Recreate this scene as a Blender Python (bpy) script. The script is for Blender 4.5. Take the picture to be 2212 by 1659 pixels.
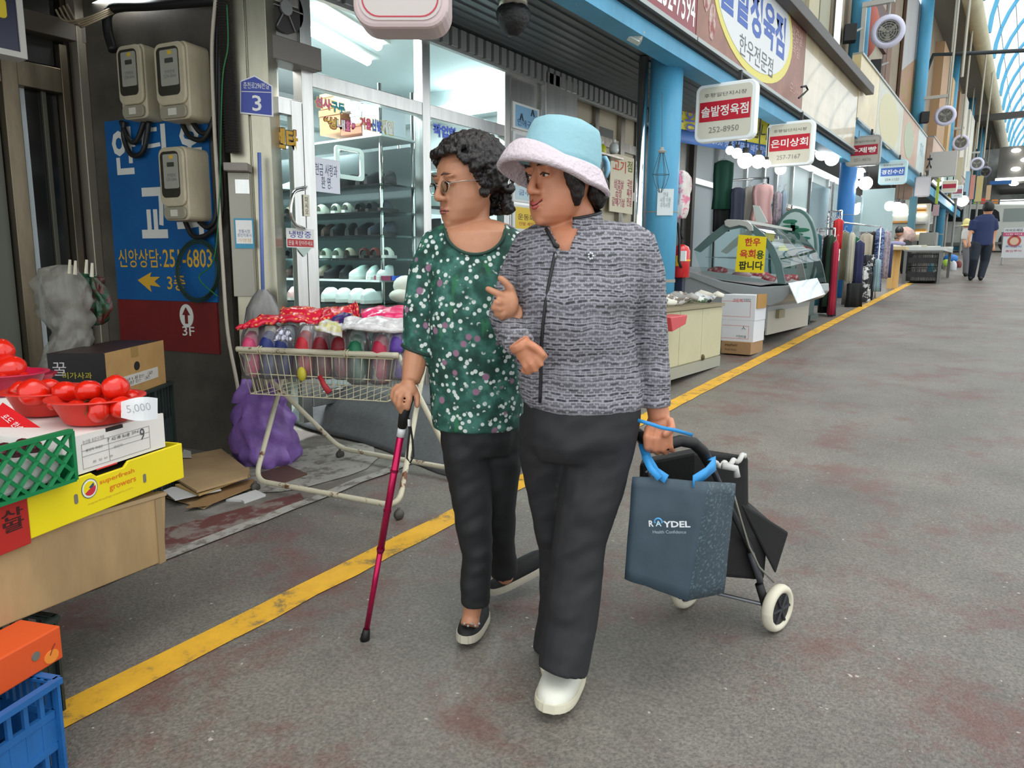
import bpy, math, random
from math import sin, cos, pi, radians
from mathutils import Vector as V, Matrix, noise
random.seed(7)
for o in list(bpy.data.objects): bpy.data.objects.remove(o)
SC = bpy.context.scene
COL = SC.collection
TS = bpy.data.scenes.new('scratch')                # modifiers and letters are evaluated here, then removed
def tdg():
    with bpy.context.temp_override(scene=TS, view_layer=TS.view_layers[0]): d = bpy.context.evaluated_depsgraph_get(); d.update(); return d

# ------------------------------------------------------------------ camera
F, CX, CY, EYE = 1560.0, 1106.0, 829.5, 1.36
_d = V(((1030-CX)/F, (10600-CY)/F, 1)).normalized()
_a = (2228-CX)/F
_Y = V((_a, -(_d.z+_a*_d.x)/_d.y, 1)).normalized()
_Z = -_d
_X = _Y.cross(_Z)
CM = Matrix((_X, _Y, _Z))                      # camera axes (right, down, forward) -> world
cam = bpy.data.cameras.new('camera'); cam.sensor_width = 36; cam.lens = 36*F/2212; cam.clip_start = .05; cam.clip_end = 300
co = bpy.data.objects.new('camera', cam); COL.objects.link(co)
r_, u_, b_ = CM @ V((1, 0, 0)), CM @ V((0, -1, 0)), CM @ V((0, 0, -1))
co.matrix_world = Matrix(((r_.x, u_.x, b_.x, 0), (r_.y, u_.y, b_.y, 0), (r_.z, u_.z, b_.z, EYE), (0, 0, 0, 1)))
SC.camera = co
# ------------------------------------------------------------------ world and light
w = bpy.data.worlds.new('sky'); SC.world = w; w.use_nodes = True
w.node_tree.nodes['Background'].inputs[0].default_value = (.93, .98, 1, 1)
w.node_tree.nodes['Background'].inputs[1].default_value = 1.45
def light(kind, name, loc, energy, size=1, color=(1, 1, 1), rot=(0, 0, 0), sy=None):
    l = bpy.data.lights.new(name, kind); l.energy = energy; l.color = color
    if kind == 'AREA':
        l.size = size
        if sy: l.shape = 'RECTANGLE'; l.size_y = sy
    elif kind == 'SUN': l.angle = size
    else: l.shadow_soft_size = size
    o = bpy.data.objects.new(name, l); o.location = loc; o.rotation_euler = rot; COL.objects.link(o); return o
light('SUN', 'daylight', (0, 0, 9), 1.1, radians(50), (1, .96, .9), (radians(8), radians(14), 0))
light('AREA', 'shop_lamp_and_fill', (-5.2, 3.6, 3.3), 130, .9, (.93, .98, 1), sy=1.6)
light('AREA', 'shop_lamp_and_fill', (-4.9, 2.7, 3.2), 50, .6, (.95, .98, 1), (radians(38), 0, 0))  # unseen fill added to brighten the shoe racks, not a lamp
light('AREA', 'shop_lamp_and_fill', (-5.2, 6.6, 3.3), 80, .8, (.93, .98, 1), sy=1.0)
light('AREA', 'stall_lamp_light', (-3.3, 10.5, 3.3), 45, .8, (.95, .98, 1), sy=4)
light('AREA', 'stall_lamp_light', (-3.3, 18, 3.6), 60, .8, (.95, .98, 1), sy=6)
SC.view_settings.view_transform = 'Standard'; SC.view_settings.look = 'None'
SC.view_settings.gamma = 1; SC.view_settings.use_curve_mapping = False
SC.view_settings.exposure = 0.2

# ------------------------------------------------------------------ where a line of sight meets a plane of the place
SL = .0598                                      # the alley climbs 6 per cent along +Y
EV = V((0, 0, EYE))
HF = V((_X.z, _Y.z, 0)).normalized()            # horizontal heading
def ray(px, py): return CM @ V(((px-CX)/F, (py-CY)/F, 1))
def G(px, py): r = ray(px, py); return EV + r*(-EYE/(r.z-SL*r.y))
def PX(px, py, x): r = ray(px, py); return EV + r*(x/r.x)
def PY(px, py, y): r = ray(px, py); return EV + r*(y/r.y)
def PZ(px, py, z): r = ray(px, py); return EV + r*((z-EYE)/r.z)
def PD(px, py, d): r = ray(px, py); return EV + r*(d/r.dot(HF))
def gz(y): return SL*y

# ------------------------------------------------------------------ materials
def _nt(m): return m.node_tree.nodes, m.node_tree.links
def mat(name, col, rough=.6, metal=0, var=0, scale=8, bump=0, bscale=60, emit=0, spec=.5, alpha=1, trans=0, stretch=(1, 1, 1), col2=None, thr=None, sub=0, coat=0):
    m = bpy.data.materials.new(name); m.use_nodes = True; n, l = _nt(m); b = n['Principled BSDF']
    c = (*col, 1)
    b.inputs['Base Color'].default_value = c; b.inputs['Roughness'].default_value = rough; b.inputs['Metallic'].default_value = metal
    b.inputs['Specular IOR Level'].default_value = spec; b.inputs['Alpha'].default_value = alpha
    if trans: b.inputs['Transmission Weight'].default_value = trans
    if coat: b.inputs['Coat Weight'].default_value = coat
    if sub: b.inputs['Subsurface Weight'].default_value = sub; b.inputs['Subsurface Radius'].default_value = (.012, .005, .003)
    if emit: b.inputs['Emission Color'].default_value = c; b.inputs['Emission Strength'].default_value = emit
    if var or bump or col2:
        tc = n.new('ShaderNodeTexCoord'); mp = n.new('ShaderNodeMapping'); mp.inputs[3].default_value = stretch
        l.new(tc.outputs['Object'], mp.inputs[0])
    if var or col2:
        t = n.new('ShaderNodeTexNoise'); t.inputs['Scale'].default_value = scale; t.inputs['Detail'].default_value = 6; t.inputs['Roughness'].default_value = .65
        l.new(mp.outputs[0], t.inputs[0])
        r = n.new('ShaderNodeValToRGB'); l.new(t.outputs[0], r.inputs[0]); l.new(r.outputs[0], b.inputs['Base Color'])
        e = r.color_ramp.elements
        if col2:
            a, z = thr or (.4, .6); e[0].position = a; e[1].position = z; e[0].color = c; e[1].color = (*col2, 1)
        else:
            e[0].position = .3; e[1].position = .7
            e[0].color = (*[max(0, x*(1-var)) for x in col], 1); e[1].color = (*[min(1, x*(1+var)) for x in col], 1)
    if bump:
        t = n.new('ShaderNodeTexNoise'); t.inputs['Scale'].default_value = bscale; t.inputs['Detail'].default_value = 5
        l.new(mp.outputs[0], t.inputs[0]); bp = n.new('ShaderNodeBump'); bp.inputs['Strength'].default_value = bump; bp.inputs['Distance'].default_value = .01
        l.new(t.outputs[0], bp.inputs['Height']); l.new(bp.outputs[0], b.inputs['Normal'])
    return m
def hexc(h):
    f = lambda v: (v/12.92 if v <= .04045 else ((v+.055)/1.055)**2.4)
    return tuple(f(int(h[i:i+2], 16)/255) for i in (0, 2, 4))
_mc = {}
def H(h, rough=.6, **k):
    key = (h, rough, tuple(sorted(k.items())))
    if key not in _mc: _mc[key] = mat('paint_'+h, hexc(h), rough, **k)
    return _mc[key]
def glassmat(name, tint=(.9, .97, .96), gl=.12, rough=.02, haze=0):
    m = bpy.data.materials.new(name); m.use_nodes = True; n, l = _nt(m); n.clear()
    out = n.new('ShaderNodeOutputMaterial'); t = n.new('ShaderNodeBsdfTransparent'); g = n.new('ShaderNodeBsdfGlossy'); mx = n.new('ShaderNodeMixShader')
    lw = n.new('ShaderNodeLayerWeight'); lw.inputs[0].default_value = gl
    t.inputs[0].default_value = (*tint, 1); g.inputs['Roughness'].default_value = rough
    l.new(lw.outputs['Fresnel'], mx.inputs[0]); l.new(t.outputs[0], mx.inputs[1]); l.new(g.outputs[0], mx.inputs[2])
    last = mx
    if haze:
        d = n.new('ShaderNodeBsdfDiffuse'); d.inputs[0].default_value = (*tint, 1); m2 = n.new('ShaderNodeMixShader'); m2.inputs[0].default_value = haze
        l.new(mx.outputs[0], m2.inputs[1]); l.new(d.outputs[0], m2.inputs[2]); last = m2
    l.new(last.outputs[0], out.inputs[0]); return m
GLASS = glassmat('shop_glass')
CASEGL = glassmat('case_glass', (.86, .95, .95), .2)
FILM = glassmat('plastic_film', (.93, .93, .95), .35, .12, .12)
FILMH = glassmat('hazy_film', (.8, .8, .76), .3, .2, .35)
STEEL = mat('brushed_stainless', (.62, .62, .60), .28, 1, var=.12, scale=3, stretch=(6, 6, .6))
STEELD = mat('dull_stainless', (.36, .34, .31), .38, 1, var=.3, scale=4, stretch=(5, 5, .7))
CHROME = mat('polished_tube', (.75, .75, .74), .12, 1)
DARK = H('1b1c1b', .7); BLACK = H('0c0c0d', .55); WHITE = H('e9e9e4', .5); GREY = H('7d7f80', .6)

# ------------------------------------------------------------------ mesh building
class Fr:                                       # a frame: origin, u, v, n = u x v
    def __init__(s, o, u=(1, 0, 0), v=(0, 0, 1)):
        s.o = V(o); s.u = V(u).normalized(); v = V(v); s.n = s.u.cross(v).normalized(); s.v = s.n.cross(s.u)
    def p(s, a=0, b=0, c=0): return s.o + s.u*a + s.v*b + s.n*c
    def at(s, a=0, b=0, c=0, r=0):
        f = Fr(s.p(a, b, c), s.u*cos(r)+s.v*sin(r), s.v*cos(r)-s.u*sin(r)); return f
def fz(x, y, z=None, rz=0):                     # upright frame: u along heading rz, v up
    return Fr((x, y, gz(y) if z is None else z), (cos(rz), sin(rz), 0), (0, 0, 1))
class MB:
    def __init__(s): s.v = []; s.f = []; s.m = []; s.mi = 0
    def add(s, vs, fs):
        k = len(s.v); s.v += [V(x) for x in vs]; s.f += [[k+i for i in f] for f in fs]; s.m += [s.mi]*len(fs); return s
    def box(s, fr, a0, a1, b0, b1, c0, c1):
        vs = [fr.p(a, b, c) for a in (a0, a1) for b in (b0, b1) for c in (c0, c1)]
        return s.add(vs, [(0, 1, 3, 2), (4, 6, 7, 5), (0, 4, 5, 1), (2, 3, 7, 6), (0, 2, 6, 4), (1, 5, 7, 3)])
    def hull8(s, p):                            # 4 bottom + 4 top points
        return s.add(p, [(3, 2, 1, 0), (4, 5, 6, 7), (0, 1, 5, 4), (1, 2, 6, 5), (2, 3, 7, 6), (3, 0, 4, 7)])
    def prism(s, fr, pts, c0, c1):
        n = len(pts); vs = [fr.p(a, b, c0) for a, b in pts] + [fr.p(a, b, c1) for a, b in pts]
        return s.add(vs, [tuple(range(n))[::-1], tuple(range(n, 2*n))] + [(i, (i+1) % n, n+(i+1) % n, n+i) for i in range(n)])
    def quad(s, a, b, c, d): return s.add([a, b, c, d], [(0, 1, 2, 3)])
    def tube(s, pts, r, n=8, cap=True, closed=False, flat=1):
        pts = [V(p) for p in pts]; m = len(pts); rs = r if isinstance(r, (list, tuple)) else [r]*m
        vs = []; prev = None
        for i, p in enumerate(pts):
            if closed: t = pts[(i+1) % m]-pts[i-1]
            else: t = pts[min(i+1, m-1)]-pts[max(i-1, 0)]
            if t.length < 1e-9: t = V((0, 0, 1))
            t.normalize()
            if prev is None: a = t.orthogonal().normalized()
            else:
                a = prev - t*prev.dot(t)
                a = a.normalized() if a.length > 1e-6 else t.orthogonal().normalized()
            prev = a; b = t.cross(a)
            for k in range(n): g = 2*pi*k/n; vs.append(p+(a*cos(g)+b*sin(g)*flat)*rs[i])
        fs = []
        for i in range(m if closed else m-1):
            j = (i+1) % m
            for k in range(n): q = (k+1) % n; fs.append((i*n+k, i*n+q, j*n+q, j*n+k))
        if cap and not closed: fs += [tuple(range(n))[::-1], tuple(range((m-1)*n, m*n))]
        return s.add(vs, fs)
    def rings(s, rr, cap=True, closed=True):    # list of equal-length point rings
        n = len(rr[0]); vs = [p for r in rr for p in r]; fs = []
        for i in range(len(rr)-1):
            for k in range(n if closed else n-1): q = (k+1) % n; fs.append((i*n+k, i*n+q, (i+1)*n+q, (i+1)*n+k))
        if cap and closed: fs += [tuple(range(n))[::-1], tuple(range((len(rr)-1)*n, len(rr)*n))]
        return s.add(vs, fs)
    def lathe(s, fr, prof, n=20, cap=True):     # profile (radius, height along fr.v)
        return s.rings([[fr.p(r*cos(2*pi*k/n), h, r*sin(2*pi*k/n)) for k in range(n)] for r, h in prof], cap)
    def ball(s, c, r, n=12, m=8, fr=None):
        c = V(c); r = r if isinstance(r, (tuple, list)) else (r, r, r); fr = fr or Fr((0, 0, 0), (1, 0, 0), (0, 1, 0))
        rr = []
        for i in range(m+1):
            t = pi*i/m; t = min(max(t, .02), pi-.02)
            rr.append([c+fr.u*r[0]*sin(t)*cos(2*pi*k/n)+fr.v*r[1]*sin(t)*sin(2*pi*k/n)-fr.n*r[2]*cos(t) for k in range(n)])
        return s.rings(rr)
    def grid(s, fn, nu, nv, thick=0):
        vs = [V(fn(i/nu, j/nv)) for j in range(nv+1) for i in range(nu+1)]
        fs = [(j*(nu+1)+i, j*(nu+1)+i+1, (j+1)*(nu+1)+i+1, (j+1)*(nu+1)+i) for j in range(nv) for i in range(nu)]
        return s.add(vs, fs)
def rrect(w, h, r, n=4, cx=0, cy=0):
    p = []
    for sx, sy, a0 in ((1, 1, 0), (-1, 1, pi/2), (-1, -1, pi), (1, -1, 3*pi/2)):
        for k in range(n+1): a = a0+pi/2*k/n; p.append((cx+sx*(w/2-r)+r*cos(a), cy+sy*(h/2-r)+r*sin(a)))
    return p
def circ(r, n=16, cx=0, cy=0, ry=None): return [(cx+r*cos(2*pi*k/n), cy+(ry or r)*sin(2*pi*k/n)) for k in range(n)]
WM = {}
def tag(o, label=None, cat=None, group=None, kind=None):
    if label: o['label'] = label
    if cat: o['category'] = cat
    if group: o['group'] = group
    if kind: o['kind'] = kind
    return o
def thing(name, label, cat, loc=(0, 0, 0), group=None, kind=None):
    o = bpy.data.objects.new(name, None); COL.objects.link(o); o.location = loc; o.empty_display_size = .05
    WM[o] = V(loc); return tag(o, label, cat, group, kind)
def obj(name, mb, m, parent=None, smooth=False, bevel=0, solid=0, label=None, cat=None, group=None, kind=None, origin=None, sub=0):
    if origin is not None: o0 = V(origin)
    elif parent is not None: o0 = WM[parent]
    else:
        n = len(mb.v) or 1; zs = min(v.z for v in mb.v)
        o0 = V((sum(v.x for v in mb.v)/n, sum(v.y for v in mb.v)/n, zs))
    me = bpy.data.meshes.new(name); me.from_pydata([tuple(v-o0) for v in mb.v], [], mb.f)
    for x in (m if isinstance(m, (list, tuple)) else [m]): me.materials.append(x)
    if max(mb.m or [0]): me.polygons.foreach_set('material_index', mb.m)
    if smooth: me.polygons.foreach_set('use_smooth', [True]*len(me.polygons))
    me.update(); o = bpy.data.objects.new(name, me); COL.objects.link(o); WM[o] = o0
    if parent is not None: o.parent = parent; o.location = o0-WM[parent]
    else: o.location = o0
    if solid: d = o.modifiers.new('s', 'SOLIDIFY'); d.thickness = solid; d.offset = 0
    if bevel: d = o.modifiers.new('b', 'BEVEL'); d.width = bevel; d.segments = 2; d.limit_method = 'ANGLE'; d.angle_limit = radians(40)
    if sub: d = o.modifiers.new('u', 'SUBSURF'); d.levels = sub; d.render_levels = sub
    return tag(o, label, cat, group, kind)
def struct(name, mb, m, parent=None, **k): return obj(name, mb, m, parent, kind='structure', **k)
def dup(root, loc, rz=0, label=None, group=None, mats=None, scale=None, rot=None):
    def cp(o, par):
        c = o.copy(); COL.objects.link(c)
        if par is not None: c.parent = par
        if mats and o.type == 'MESH' and o.name.split('.')[0] in mats:
            key = (o.data.name, mats[o.name.split('.')[0]].name)
            if key not in _dm: d = o.data.copy(); d.materials[0] = mats[o.name.split('.')[0]]; _dm[key] = d
            c.data = _dm[key]
        for ch in [x for x in o.children]: cp(ch, c)
        return c
    r = cp(root, None); r.location = loc; r.rotation_euler = rot or (0, 0, rz)
    if scale: r.scale = scale if isinstance(scale, (tuple, list)) else (scale,)*3
    if label: r['label'] = label
    if group: r['group'] = group
    WM[r] = V(loc); return r
_dm = {}
def remesh(mb, vox, smooth=4, disp=None):       # fuse overlapping closed shapes into one continuous surface
    me = bpy.data.meshes.new('t'); me.from_pydata([tuple(v) for v in mb.v], [], mb.f); o = bpy.data.objects.new('t', me); TS.collection.objects.link(o)
    d = o.modifiers.new('r', 'REMESH'); d.mode = 'VOXEL'; d.voxel_size = vox
    if smooth: d = o.modifiers.new('s', 'SMOOTH'); d.factor = .5; d.iterations = smooth
    if disp:
        t = bpy.data.textures.new('t', 'CLOUDS'); t.noise_scale = disp[1]; t.noise_depth = 2
        d = o.modifiers.new('d', 'DISPLACE'); d.texture = t; d.strength = disp[0]; d.mid_level = .5; d.texture_coords = 'GLOBAL'
    dg = tdg(); e = o.evaluated_get(dg).to_mesh()
    r = MB(); r.v = [v.co.copy() for v in e.vertices]; r.f = [list(p.vertices) for p in e.polygons]; r.m = [0]*len(r.f)
    bpy.data.objects.remove(o); bpy.data.meshes.remove(me); return r
_CU = bpy.data.curves.new('t', 'FONT'); _TO = bpy.data.objects.new('t', _CU); TS.collection.objects.link(_TO)
def text(s, fr, w_, h_, m, parent, bold=0, name='lettering', lift=.0015, fit=True):   # words centred on fr.o, facing +n
    cu, o = _CU, _TO; cu.body = s; cu.align_x = 'CENTER'; cu.offset = bold; cu.resolution_u = 2; cu.space_line = .95
    dg = tdg()
    e = o.evaluated_get(dg).to_mesh()
    if not e or len(e.vertices) == 0: return None
    vs = [v.co.copy() for v in e.vertices]; fs = [list(p.vertices) for p in e.polygons]; o.evaluated_get(dg).to_mesh_clear()
    x0, x1 = min(v.x for v in vs), max(v.x for v in vs); y0, y1 = min(v.y for v in vs), max(v.y for v in vs)
    sx = w_/max(x1-x0, 1e-6); sy = h_/max(y1-y0, 1e-6)
    if not fit: sx = sy = min(sx, sy)
    mb = MB(); mb.add([fr.p((v.x-(x0+x1)/2)*sx, (v.y-(y0+y1)/2)*sy, lift) for v in vs], fs)
    return obj(name, mb, m, parent)
def face_frame(a, b, top):                      # frame from bottom-left a to bottom-right b, up to top
    return Fr(a, V(b)-V(a), V(top)-V(a))
# ================================================================== ground
def groundmat():
    m = bpy.data.materials.new('asphalt'); m.use_nodes = True; n, l = _nt(m); b = n['Principled BSDF']
    tc = n.new('ShaderNodeTexCoord')
    def nz(sc, det=6, ro=.6):
        t = n.new('ShaderNodeTexNoise'); t.inputs['Scale'].default_value = sc; t.inputs['Detail'].default_value = det; t.inputs['Roughness'].default_value = ro; l.new(tc.outputs['Object'], t.inputs[0]); return t.outputs[0]
    def ramp(i, a, z, ca, cz):
        r = n.new('ShaderNodeValToRGB'); r.color_ramp.elements[0].position = a; r.color_ramp.elements[1].position = z
        r.color_ramp.elements[0].color = (*ca, 1); r.color_ramp.elements[1].color = (*cz, 1); l.new(i, r.inputs[0]); return r.outputs[0]
    def mix(f, a, z, mode='MIX'):
        x = n.new('ShaderNodeMix'); x.data_type = 'RGBA'; x.blend_type = mode
        for s_, v_ in ((x.inputs[0], f), (x.inputs[6], a), (x.inputs[7], z)):
            if hasattr(v_, 'is_output'): l.new(v_, s_)
            elif isinstance(v_, (int, float)): s_.default_value = v_
            else: s_.default_value = (*v_, 1)
        return x.outputs[2]
    base = ramp(nz(1.3), .3, .7, hexc('635f5a'), hexc('7f7a72'))
    grain = ramp(nz(90, 3), .35, .65, (.55, .55, .55), (1.25, 1.25, 1.22))
    c = mix(.75, base, grain, 'MULTIPLY')
    # red paint worn into the asphalt between x -2.9 and -1.2
    sx = n.new('ShaderNodeSeparateXYZ'); l.new(tc.outputs['Object'], sx.inputs[0])
    mr = n.new('ShaderNodeMapRange'); mr.inputs[1].default_value = -1.0; mr.inputs[2].default_value = -2.1; l.new(sx.outputs[0], mr.inputs[0])
    mul = n.new('ShaderNodeMath'); mul.operation = 'MULTIPLY'; l.new(mr.outputs[0], mul.inputs[0])
    rn = ramp(nz(2.2, 10, .75), .5, .62, (0, 0, 0), (.55, .55, .55)); l.new(rn, mul.inputs[1])
    c = mix(mul.outputs[0], c, hexc('6b3b36'))
    sp = ramp(nz(38, 1), .76, .79, (0, 0, 0), (.8, .8, .8)); c = mix(sp, c, hexc('b9b5ac'))
    l.new(c, b.inputs['Base Color'])
    rr = n.new('ShaderNodeMapRange'); rr.inputs[3].default_value = .34; rr.inputs[4].default_value = .6; l.new(nz(2.5), rr.inputs[0]); l.new(rr.outputs[0], b.inputs['Roughness'])
    bp = n.new('ShaderNodeBump'); bp.inputs['Strength'].default_value = .5; bp.inputs['Distance'].default_value = .006; l.new(nz(120, 3), bp.inputs['Height']); l.new(bp.outputs[0], b.inputs['Normal'])
    return m
ASPH = groundmat()
CONC = mat('stained_concrete', hexc('69635c'), .75, col2=hexc('8f8d86'), thr=(.45, .66), scale=2.6, bump=.4, bscale=70)
mb = MB(); mb.add([(-3, -4, gz(-4)), (9, -4, gz(-4)), (9, 70, gz(70)), (-3, 70, gz(70))], [(0, 1, 2, 3)]); struct('floor', mb, ASPH)
mb = MB(); mb.add([(-9, -4, gz(-4)+.004), (-2.97, -4, gz(-4)+.004), (-2.97, 70, gz(70)+.004), (-9, 70, gz(70)+.004)], [(0, 1, 2, 3)]); struct('floor_strip', mb, CONC)
# ragged pale edge where the concrete meets the asphalt and worn red paint on it
def patch(name, m, pts, z=.006):
    mb = MB(); mb.add([(x, y, gz(y)+z) for x, y in pts], [tuple(range(len(pts)))]); return struct(name, mb, m)
def blob(cx, cy, rx, ry, n=22, k=.3, seed=0):
    return [(cx+rx*cos(2*pi*i/n)*(1+k*noise.noise(V((i*.7, seed, 0)))), cy+ry*sin(2*pi*i/n)*(1+k*noise.noise(V((i*.9, seed, 3))))) for i in range(n)]
REDP = mat('worn_red_paint', hexc('5f3733'), .7, col2=hexc('7b7069'), thr=(.48, .6), scale=9)
PALE = mat('pale_cement', hexc('9a978f'), .85, col2=hexc('6d675f'), thr=(.5, .62), scale=14)
patch('floor_patch', REDP, [(-2.99, .9), (-2.99, 2.35), (-3.12, 2.42), (-3.2, 2.1), (-3.3, 1.7), (-3.34, 1.2), (-3.3, .9)])
e = [(-2.94+.03*noise.noise(V((i*.8, 1, 0))), .8+i*.16) for i in range(30)]; f = [(x-.07-.05*abs(noise.noise(V((i*.9, 5, 0)))), y) for i, (x, y) in enumerate(e)]
patch('floor_edge', PALE, e+f[::-1], .008)
patch('floor_stain', PALE, blob(-3.45, 2.75, .35, .5, seed=3), .009)
# yellow line
YEL = bpy.data.materials.new('worn_yellow_paint'); YEL.use_nodes = True; n, l = _nt(YEL); b = n['Principled BSDF']; b.inputs['Roughness'].default_value = .6
tc = n.new('ShaderNodeTexCoord'); t = n.new('ShaderNodeTexNoise'); t.inputs['Scale'].default_value = 7; t.inputs['Detail'].default_value = 12; t.inputs['Roughness'].default_value = .75; l.new(tc.outputs['Object'], t.inputs[0])
r = n.new('ShaderNodeValToRGB'); l.new(t.outputs[0], r.inputs[0]); e_ = r.color_ramp.elements; e_[0].position = .38; e_[0].color = (*hexc('7b6a45'), 1); e_[1].position = .47; e_[1].color = (*hexc('d3a02c'), 1)
e3 = r.color_ramp.elements.new(.62); e3.color = (*hexc('e2ad2e'), 1); l.new(r.outputs[0], b.inputs['Base Color'])
mb = MB(); L = [];
for i in range(90):
    y = .72+i*.2; j = .012*noise.noise(V((i*1.3, 0, 0))); k = .012*noise.noise(V((i*1.1, 7, 0)))
    L.append([V((-2.262+j, y, gz(y)+.004)), V((-2.13+k, y, gz(y)+.004))])
mb.rings(L, cap=False, closed=False); struct('trim_1', mb, YEL)
# drain line across the alley and the kerb marks by the crossing
mb = MB()
for y, wd in ((22.5, .05), (36.0, .35)): mb.add([(-3, y, gz(y)+.005), (6, y, gz(y)+.005), (6, y+wd, gz(y+wd)+.005), (-3, y+wd, gz(y+wd)+.005)], [(0, 1, 2, 3)])
struct('trim_2', mb, H('77756f', .7))
# ================================================================== canopy over the shops and the fascia beam
BLUE = mat('sky_blue_paint', hexc('4f9cc0'), .5, var=.15, scale=3, stretch=(1, 1, .3))
BLUED = mat('strong_blue_paint', hexc('2f78bd'), .5, var=.12, scale=3)
ceil_ = thing('ceiling', None, None, (-3.4, 4, 3.25), kind='structure')
CE = mat('dark_metal_strips', hexc('5f6668'), .45, .3)
x = -4.28
k = 0
while x < -2.72:                                  # long strips running up the alley, lapped like boards
    mb = MB(); mb.box(Fr((x, -3, 3.27), (1, 0, 0), (0, 1, 0)), 0, .098, 0, 16.6, 0, .015)
    mb.box(Fr((x, -3, 3.27), (1, 0, 0), (0, 1, 0)), 0, .012, 0, 16.6, -.012, 0)
    obj('strip', mb, CE, ceil_); x += .1; k += 1
mb = MB(); mb.box(Fr((0, 0, 0)), -4.35, -2.62, 3.30, 3.36, -13.6, 3); obj('ceiling_slab', mb, DARK, ceil_)
mb = MB(); mb.box(Fr((0, 0, 0)), -9, -4.3, 3.45, 3.5, -60, 4); struct('ceiling_back', mb, H('4a4c4c'))
mb = MB(); mb.box(Fr((0, 0, 0)), -4.6, -2.62, 3.9, 3.96, -36, -13.6); struct('ceiling_far', mb, H('6d6f70'))
mb = MB(); mb.box(Fr((0, 0, 0)), -2.85, -2.66, 3.17, 3.37, -13.5, 1.0); mb.box(Fr((0, 0, 0)), -2.85, -2.66, 3.62, 3.85, -36, -13.5); struct('trim_3', mb, BLUE)
# corrugated lamp lip along the shop front
mb = MB(); yy = 4.0
pr = []
for i in range(60):
    y0 = 3.0+i*.11; mb.box(Fr((-3.95, y0, 3.1), (0, 1, 0), (0, 0, 1)), 0, .07, 0, .14, -.012, .05)
mb.box(Fr((-3.98, 2.9, 3.08), (0, 1, 0), (0, 0, 1)), 0, 6.7, .0, .17, -.0, .045); struct('trim_4', mb, H('9a9c9a', .4, metal=.6))
# blue columns
for i in range(7):
    y = 6.55+i*8.2; top = 6.3
    t = thing('column', ['blue painted steel column with paper notice beside fire extinguisher', 'blue painted column between clothes shop and hanging red signs', 'tall blue column beside mountain banner', 'fourth blue column along the alley, behind the second round fan', 'fifth blue column along the alley', 'sixth blue column along the alley near the crossing', 'last blue column behind the silver car'][i], 'column', (-2.92, y, gz(y)))
    mb = MB(); mb.tube([(-2.92, y, gz(y)), (-2.92, y, 3.6 if i == 0 else (3.9 if i == 1 else 8.95))], .15, 20); obj('shaft', mb, BLUED if i == 1 else BLUE, t, smooth=True)
    if i: mb = MB(); mb.tube([(-2.92, y, 3.9), (-2.92, y, 8.99)], .16, 20); obj('upper_shaft', mb, BLUE, t, smooth=True)
    mb = MB(); mb.tube([(-2.92, y, gz(y)+.85), (-2.92, y, gz(y)+.88)], .156, 20); mb.tube([(-2.92, y, gz(y)+1.5), (-2.92, y, gz(y)+1.51)], .153, 20); obj('band', mb, H('8a8a80', .5), t)
    if i == 0:
        fr = Fr((-2.83, 6.425, 1.98), (.816, .578, 0)); mb = MB(); mb.box(fr, -.075, .075, -.12, .12, 0, .004); obj('notice', mb, H('cfd8da'), t)
        text('안내\n시장 이용\n주의사항', fr.at(0, .02, .004), .1, .14, H('7b8a90'), t)
# ================================================================== fascia signs (parallel to the alley, facing it)
FX = -2.6
def fascia(name, label, y0, y1, z0, z1, m):
    t = thing(name, label, 'shop sign', (FX, y0, z0))
    mb = MB(); mb.box(Fr((FX, y0, z0), (0, 1, 0)), 0, y1-y0, 0, z1-z0, -.14, 0)  # n = u x v = +x
    obj('panel', mb, m, t)
    for zz in (z0-.035, z1):
        mb = MB(); mb.box(Fr((FX, y0, zz), (0, 1, 0)), 0, y1-y0, 0, .035, -.14, .02); obj('rail', mb, H('9fa3a0', .35, metal=.7), t)
    return t
def onf(px, py): p = PX(px, py, FX); return p.y, p.z
Z0, Z1 = 3.38, 4.5
t = fascia('fascia_sign', 'maroon shop sign with white phone number at top of frame', 4.6, 6.4, Z0, Z1, H('86303a', .4)); fr = Fr((FX, 5.35, 3.72), (0, 1, 0))
text('252-7594', Fr((FX, 5.98, 3.57), (0, 1, 0)), .78, .26, WHITE, t, .01)
t = fascia('fascia_sign', 'long butcher sign with blue lettering in a cream oval on brown', 6.42, 10.0, Z0, Z1, H('8d5f4f', .45, var=.25, scale=3))
mb = MB(); mb.prism(Fr((FX, 8.08, 4.0), (0, 1, 0)), circ(1.34, 40, ry=.62), 0, .004); obj('oval_border', mb, H('d9cf6a', .5), t)
mb = MB(); mb.prism(Fr((FX, 8.05, 4.03), (0, 1, 0)), circ(1.24, 40, ry=.57), .004, .007); obj('oval', mb, H('d7dadb', .5), t)
text('솔밭정육점', Fr((FX, 8.0, 4.0), (0, 1, 0)), 2.15, .46, H('3a5fae', .5), t, .03, lift=.009)
text('한우전문점', Fr((FX, 8.1, 3.6), (0, 1, 0)), 1.15, .2, H('5b6064', .5), t, .0, lift=.009)
text('삼겹살\n목살', Fr((FX, 9.6, 4.1), (0, 1, 0)), .5, .32, H('c9a89e'), t); text('국내산', Fr((FX, 9.65, 3.55), (0, 1, 0)), .45, .14, H('c9a89e'), t)
mb = MB()
for a, bb, r in ((6.62, 3.85, .13), (6.78, 3.6, .1), (6.55, 4.1, .12), (6.7, 4.3, .1)): mb.prism(Fr((FX, a, bb), (0, 1, 0)), circ(r*.8, 12, ry=r*1.6), 0, .004)
obj('meat_picture', mb, H('c4b3ab', .5, col2=hexc('8e3b32'), thr=(.4, .6), scale=9), t)
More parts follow.
